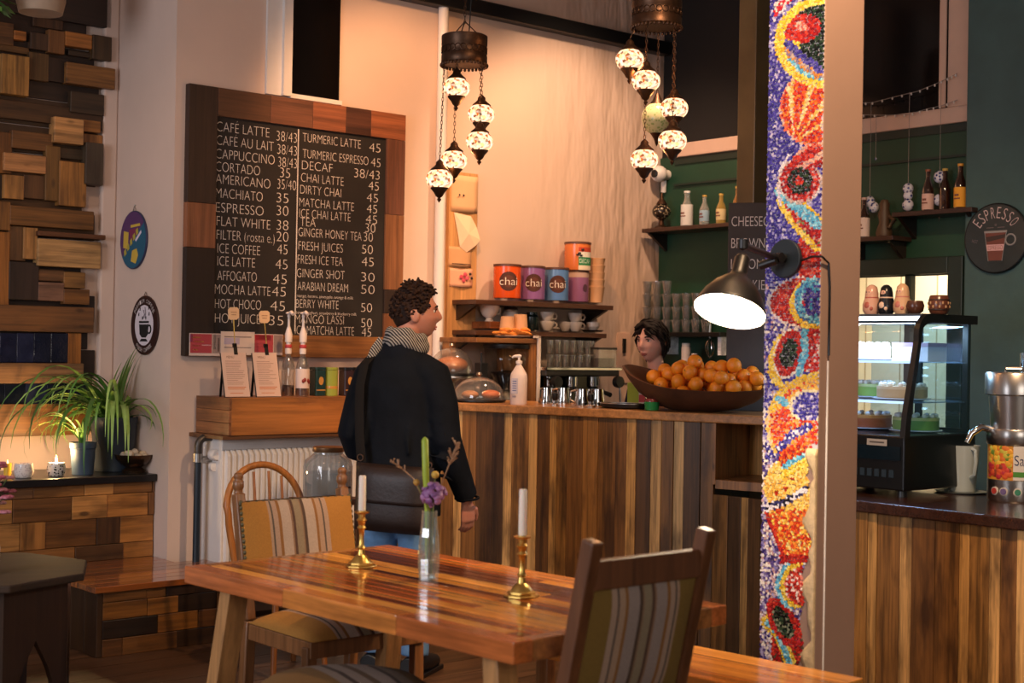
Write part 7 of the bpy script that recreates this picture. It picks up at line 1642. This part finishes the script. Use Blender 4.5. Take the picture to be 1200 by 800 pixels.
# scarf
def scarfmat():
    mt, nt, bs = newmat('patterned_scarf'); t = N(nt, 'ShaderNodeTexWave'); t.bands_direction = 'DIAGONAL'; t.inputs['Scale'].default_value = 34; t.inputs['Distortion'].default_value = 1.0; nt.links.new(coord(nt), t.inputs[0])
    nt.links.new(ramp(nt, t.outputs['Fac'], [(.40, lin('#1c1a19')), (.62, lin('#a0968c'))]), bs.inputs['Base Color']); setp(bs, Roughness=.95); bump(nt, bs, t.outputs['Fac'], .3, .003); return mt
sm_ = scarfmat(); m = M()
for r1, z_, rr_, ph in ((.082, 1.515, .034, 0), (.076, 1.548, .029, 1.1)):
    path = [(.016 + (r1 + .006 * sin(3 * a + ph)) * cos(a), .016 + (r1 * .92) * sin(a), z_ + .020 * sin(a + 3.6) + .006 * sin(4 * a)) for a in [2 * pi * k / 36 for k in range(36)]]; m.tube(path, [rr_ * (1 + .12 * sin(k * 1.3)) for k in range(36)], 12, closed=True, sq=.75)
m.tube([(-.08, -.02, 1.53), (-.105, -.045, 1.49), (-.118, -.055, 1.44), (-.115, -.055, 1.42)], [.03, .026, .03, .028], 10, sq=.5); m.build('scarf', sm_, man)
# hair
def hairmask(az, el):     # 1 inside the hair, 0 outside; az 0 is the face
    a = abs(az); line = 40 if a < 35 else (40 - (a - 35) * .9 if a < 75 else (4 - (a - 75) * .6 if a < 105 else -14 - (a - 105) * .35)); return max(0, min(1, (math.degrees(el) - line) / 7 + .5))
rdh = random.Random(3)
def hairfn(p):
    x, y, z = p.x / .076, p.y / .097, p.z / .118; az = math.degrees(atan2(x, y)); el = atan2(z, sqrt(x * x + y * y)); k = hairmask(az, el); top = max(0, z) ** 1.2
    hh = 1.0 + k * (.045 + .13 * top + .03 * top * sin(x * 11 + y * 5) * cos(y * 9)) - (1 - k) * .12; return headshape(p) * hh if k > 0 else headshape(p) * .88
m = M(HX); m.ball((0, 0, 0), .076, .097, .118, 80, 64, fn=hairfn)
for k in range(620):
    az = rdh.uniform(-180, 180); el = rdh.uniform(-.1, 1.5); 
    if hairmask(az, el) < .9: continue
    d = Vector((sin(radians(az)) * cos(el), cos(radians(az)) * cos(el), sin(el))); base = hairfn(Vector((d.x * .076, d.y * .097, d.z * .118))) * .96
    L_ = .008 + .030 * max(0, d.z) ** 1.5 * rdh.uniform(.5, 1.3); t_ = Vector((rdh.gauss(0, .7), rdh.gauss(.5, .7), rdh.uniform(-.4, .3))); tp = base + (d * .6 + t_).normalized() * L_; m.tube([base, base.lerp(tp, .5) + d * .006, tp + Vector((rdh.gauss(0, .004), rdh.gauss(0, .004), -.004))], [.009, .008, .004], 6)
m.build('hair', MT['hair_man'], man)
# jeans and shoes
jn = M(); jn.loft([ering((0, 0, .76), .175, .13), ering((0, -.005, .88), .18, .135), ering((0, 0, .98), .165, .12)])
for s in (-1, 1): jn.tube([(s * .085, -.005, .84), (s * .092, -.0, .70), (s * .097, .012, .48), (s * .10, -.01, .10)], [.104, .096, .073, .066], 18)
remesh(jn, .010, 'jeans', plain('blue_denim', '#5f86ae', .85, var=.3, scale=14, bmp=.3, bscale=90), man, 4)
for s in (-1, 1): m = M(); m.tube([(s * .10, -.075, .055), (s * .10, .0, .062), (s * .108, .10, .05), (s * .115, .20, .04)], [.045, .052, .048, .028], 14); m.box(s * .105 - .048, s * .105 + .048, -.11, .215, 0, .022); m.build('shoe', MT['black'], man, bevel=.004)
# bag on its strap
bg = thing('shoulder_bag', 'dark brown leather bag hanging on the back of the man', 'bag', (mx, MY, 0), radians(-20)); blk = plain('bag_leather', '#241712', .5, var=.3, scale=9, bmp=.3, bscale=60)
m = M(); n = 14; vs = []
BW, BT, BBZ = (-.115, .255), .985, .685
for sd in (0, 1):
    for i in range(n + 1):
        for k in range(n + 1):
            fx, fz = i / n, k / n; e = (1 - (2 * fx - 1) ** 6) * (1 - (2 * fz - 1) ** 6); x_ = BW[0] + (BW[1] - BW[0]) * fx; yb_ = -.172 - .03 * (1 - ((x_ - .05) / .25) ** 2) ; vs.append((x_ + .012 * (1 - fz) * (fx - .5), yb_ - (.045 * e + .012 if sd else 0) , BBZ + (BT - BBZ) * fz - .012 * fx))
q = (n + 1) ** 2; fs = []
for i in range(n):
    for k in range(n): a = i * (n + 1) + k; fs += [(a, a + 1, a + n + 2, a + n + 1), (q + a, q + a + n + 1, q + a + n + 2, q + a + 1)]
bo_ = [i * (n + 1) for i in range(n + 1)] + [n * (n + 1) + k for k in range(1, n + 1)] + [i * (n + 1) + n for i in range(n - 1, -1, -1)] + [k for k in range(n - 1, 0, -1)]
fs += [(bo_[k], q + bo_[k], q + bo_[(k + 1) % len(bo_)], bo_[(k + 1) % len(bo_)]) for k in range(len(bo_))]
m.add(vs, fs, True); m.build('bag_body', blk, bg)
m = M(); fl = [(BW[0] - .004, BT + .004), (BW[1] + .004, BT - .008), (BW[1] - .01, BT - .16), (BW[0] + .01, BT - .15)]; n = 10; vs = []
for i in range(n + 1):
    for k in range(n + 1):
        fx, fz = i / n, k / n; e = (1 - (2 * fx - 1) ** 6) * (1 - (2 * min(1, .42 + .58 * fz) - 1) ** 6); x_ = BW[0] + (BW[1] - BW[0]) * fx; yb_ = -.172 - .03 * (1 - ((x_ - .05) / .25) ** 2); vs.append((x_, yb_ - .045 * e - .0165, BT - .17 + .172 * fz - .012 * fx))
m.add(vs, [(i * (n + 1) + k, (i + 1) * (n + 1) + k, (i + 1) * (n + 1) + k + 1, i * (n + 1) + k + 1) for i in range(n) for k in range(n)], True); m.build('flap', blk, bg, solid=.004)
m = M(); sp = [(-.100, -.185, .985), (-.118, -.172, 1.10), (-.128, -.160, 1.22), (-.132, -.148, 1.33), (-.128, -.115, 1.425), (-.118, -.03, 1.478), (-.10, .07, 1.44), (-.02, .155, 1.30), (.10, .165, 1.16)]; m.tube(sp, .021, 8, sq=.18, up=(1, .15, 0)); m.build('strap', plain('strap_webbing', '#15110f', .85, var=.2, Specular_IOR_Level=.2), bg)
m = M(); m.torus((-.103, -.190, 1.005), .014, .0035, 20, 6, rot('X', 90)); m.build('buckle', MT['bronze'], bg)
m = M(); m.torus((.232, -.185, .985), .013, .0035, 20, 6, rot('X', 90)); m.build('buckle', MT['bronze'], bg)
# -------------------------------------------------------------- the barista
BY = 8.32; bx_, _ = atY(768, 401, BY); _, bz = atY(768, 401, BY)
bar_p = thing('person', 'barista with short dark hair standing behind the bar beside the oranges', 'person', (bx_, BY, 0), radians(131)); skin2 = skinmat('skin_fair', '#d4a896'); 
HZ = bz; HX2 = tr(0, .03, HZ) @ rot('Z', 7) @ rot('X', -4)
b = M(); add_head(b, HX2, True)
b.tube([(0, -.03, HZ - .29), (0, -.02, HZ - .18), (0, .005, HZ - .08)], [.056, .047, .046], 20); sz = HZ - .24
b.loft([ering((0, -.02, .80), .15, .11), ering((0, -.02, .92), .16, .11), ering((0, -.02, 1.08), .125, .095), ering((0, -.02, 1.24), .145, .105), ering((0, -.02, sz), .14, .08), ering((0, -.025, sz + .04), .07, .05)])
for s in (-1, 1): b.tube([(s * .085, -.02, .9), (s * .09, -.01, .48), (s * .09, -.03, .08)], [.08, .055, .04], 14); b.tube([(s * .09, -.05, .05), (s * .095, .06, .045), (s * .10, .13, .035)], [.04, .038, .026], 10)
for s in (-1, 1):
    wv = Vector((s * .16, .26, 1.02)); b.tube([(s * .12, -.02, sz - .02), (s * .17, -.02, sz - .05), (s * .215, -.01, 1.07), wv], [.042, .042, .036, .023], 12); hand(b, wv, (-s * .35, .8, -.1), (0, .1, -1), (-s, 0, 0), .92, .6)
remesh(b, .0048, 'body', skin2, bar_p, 3)
add_eyes(HX2, bar_p, iris='#2a241c')
def hm2(az, el):
    a = abs(az); line = 24 if 12 < a < 55 else (46 if a <= 12 else (24 - (a - 55) * 1.0 if a < 80 else (-6 - (a - 80) * .75))); return max(0, min(1, (math.degrees(el) - line) / 7 + .5))
def hf2(p):
    x, y, z = p.x / .076, p.y / .097, p.z / .118; az = math.degrees(atan2(x, y)); el = atan2(z, sqrt(x * x + y * y)); k = hm2(az, el); hh = 1.0 + k * (.10 + .07 * max(0, z) + .03 * sin(az * .22) * cos(z * 6)) - (1 - k) * .14; return headshape(p, True) * hh
m = M(HX2); m.ball((0, 0, 0), .076, .097, .118, 80, 64, fn=hf2)
for k in range(300):
    az = rdh.uniform(-180, 180); el = rdh.uniform(-.7, 1.4)
    if hm2(az, el) < .85: continue
    d = Vector((sin(radians(az)) * cos(el), cos(radians(az)) * cos(el), sin(el))); base = hf2(Vector((d.x * .076, d.y * .097, d.z * .118))) * .97; side = 1 if az > 0 else -1
    dn = Vector((side * (1.1 if abs(az) < 70 else .1), -.35 if abs(az) < 70 else .05, -1)); dn = (dn - d * dn.dot(d) * .8).normalized(); L_ = rdh.uniform(.04, .075); m.tube([base, base + dn * L_ * .5 + d * .008, base + dn * L_ + d * .004], [.009, .008, .0015], 6)
for s in (-1, 1):           # parted curtain fringe
    for k in range(9):
        f = k / 8; base = Vector((s * (.006 + .014 * f), .075 - .02 * f, .112 - .008 * f)); m.tube([base, base + Vector((s * (.032 + .010 * f), .012 - .004 * f, -.020)), base + Vector((s * (.066 + .010 * f), -.022 - .02 * f, -.040 - .008 * f)), base + Vector((s * (.076 + .008 * f), -.050 - .022 * f, -.066 - .01 * f))], [.010, .011, .010, .002], 8)
m.build('hair', MT['hair'], bar_p)
j = M(); j.loft([ering((0, -.02, .78), .175, .135), ering((0, -.02, .95), .175, .13), ering((0, -.02, 1.10), .145, .115), ering((0, -.02, 1.25), .165, .125), ering((0, -.02, sz), .155, .095), ering((0, -.025, sz + .045), .085, .07), ering((0, -.022, sz + .075), .068, .062)])
for s in (-1, 1): j.tube([(s * .08, -.02, sz - .03), (s * .16, -.02, sz - .05), (s * .21, -.012, 1.10), (s * .19, .14, 1.04), (s * .165, .23, 1.02)], [.07, .064, .056, .048, .042], 14)
remesh(j, .009, 'shirt', jk('navy_shirt', '#141630'), bar_p, 5)
jn = M(); jn.loft([ering((0, -.02, .74), .155, .12), ering((0, -.02, .85), .17, .125), ering((0, -.02, .96), .15, .11)])
for s in (-1, 1): jn.tube([(s * .08, -.02, .84), (s * .088, -.01, .48), (s * .09, -.03, .09)], [.098, .068, .058], 14)
remesh(jn, .011, 'trousers', jk('black_trousers', '#14141a'), bar_p, 4)
for s in (-1, 1): m = M(); m.tube([(s * .09, -.09, .05), (s * .09, 0, .055), (s * .10, .09, .045), (s * .102, .165, .036)], [.04, .046, .042, .025], 12); m.box(s * .095 - .042, s * .095 + .042, -.12, .18, 0, .02); m.build('shoe', MT['black'], bar_p, bevel=.004)
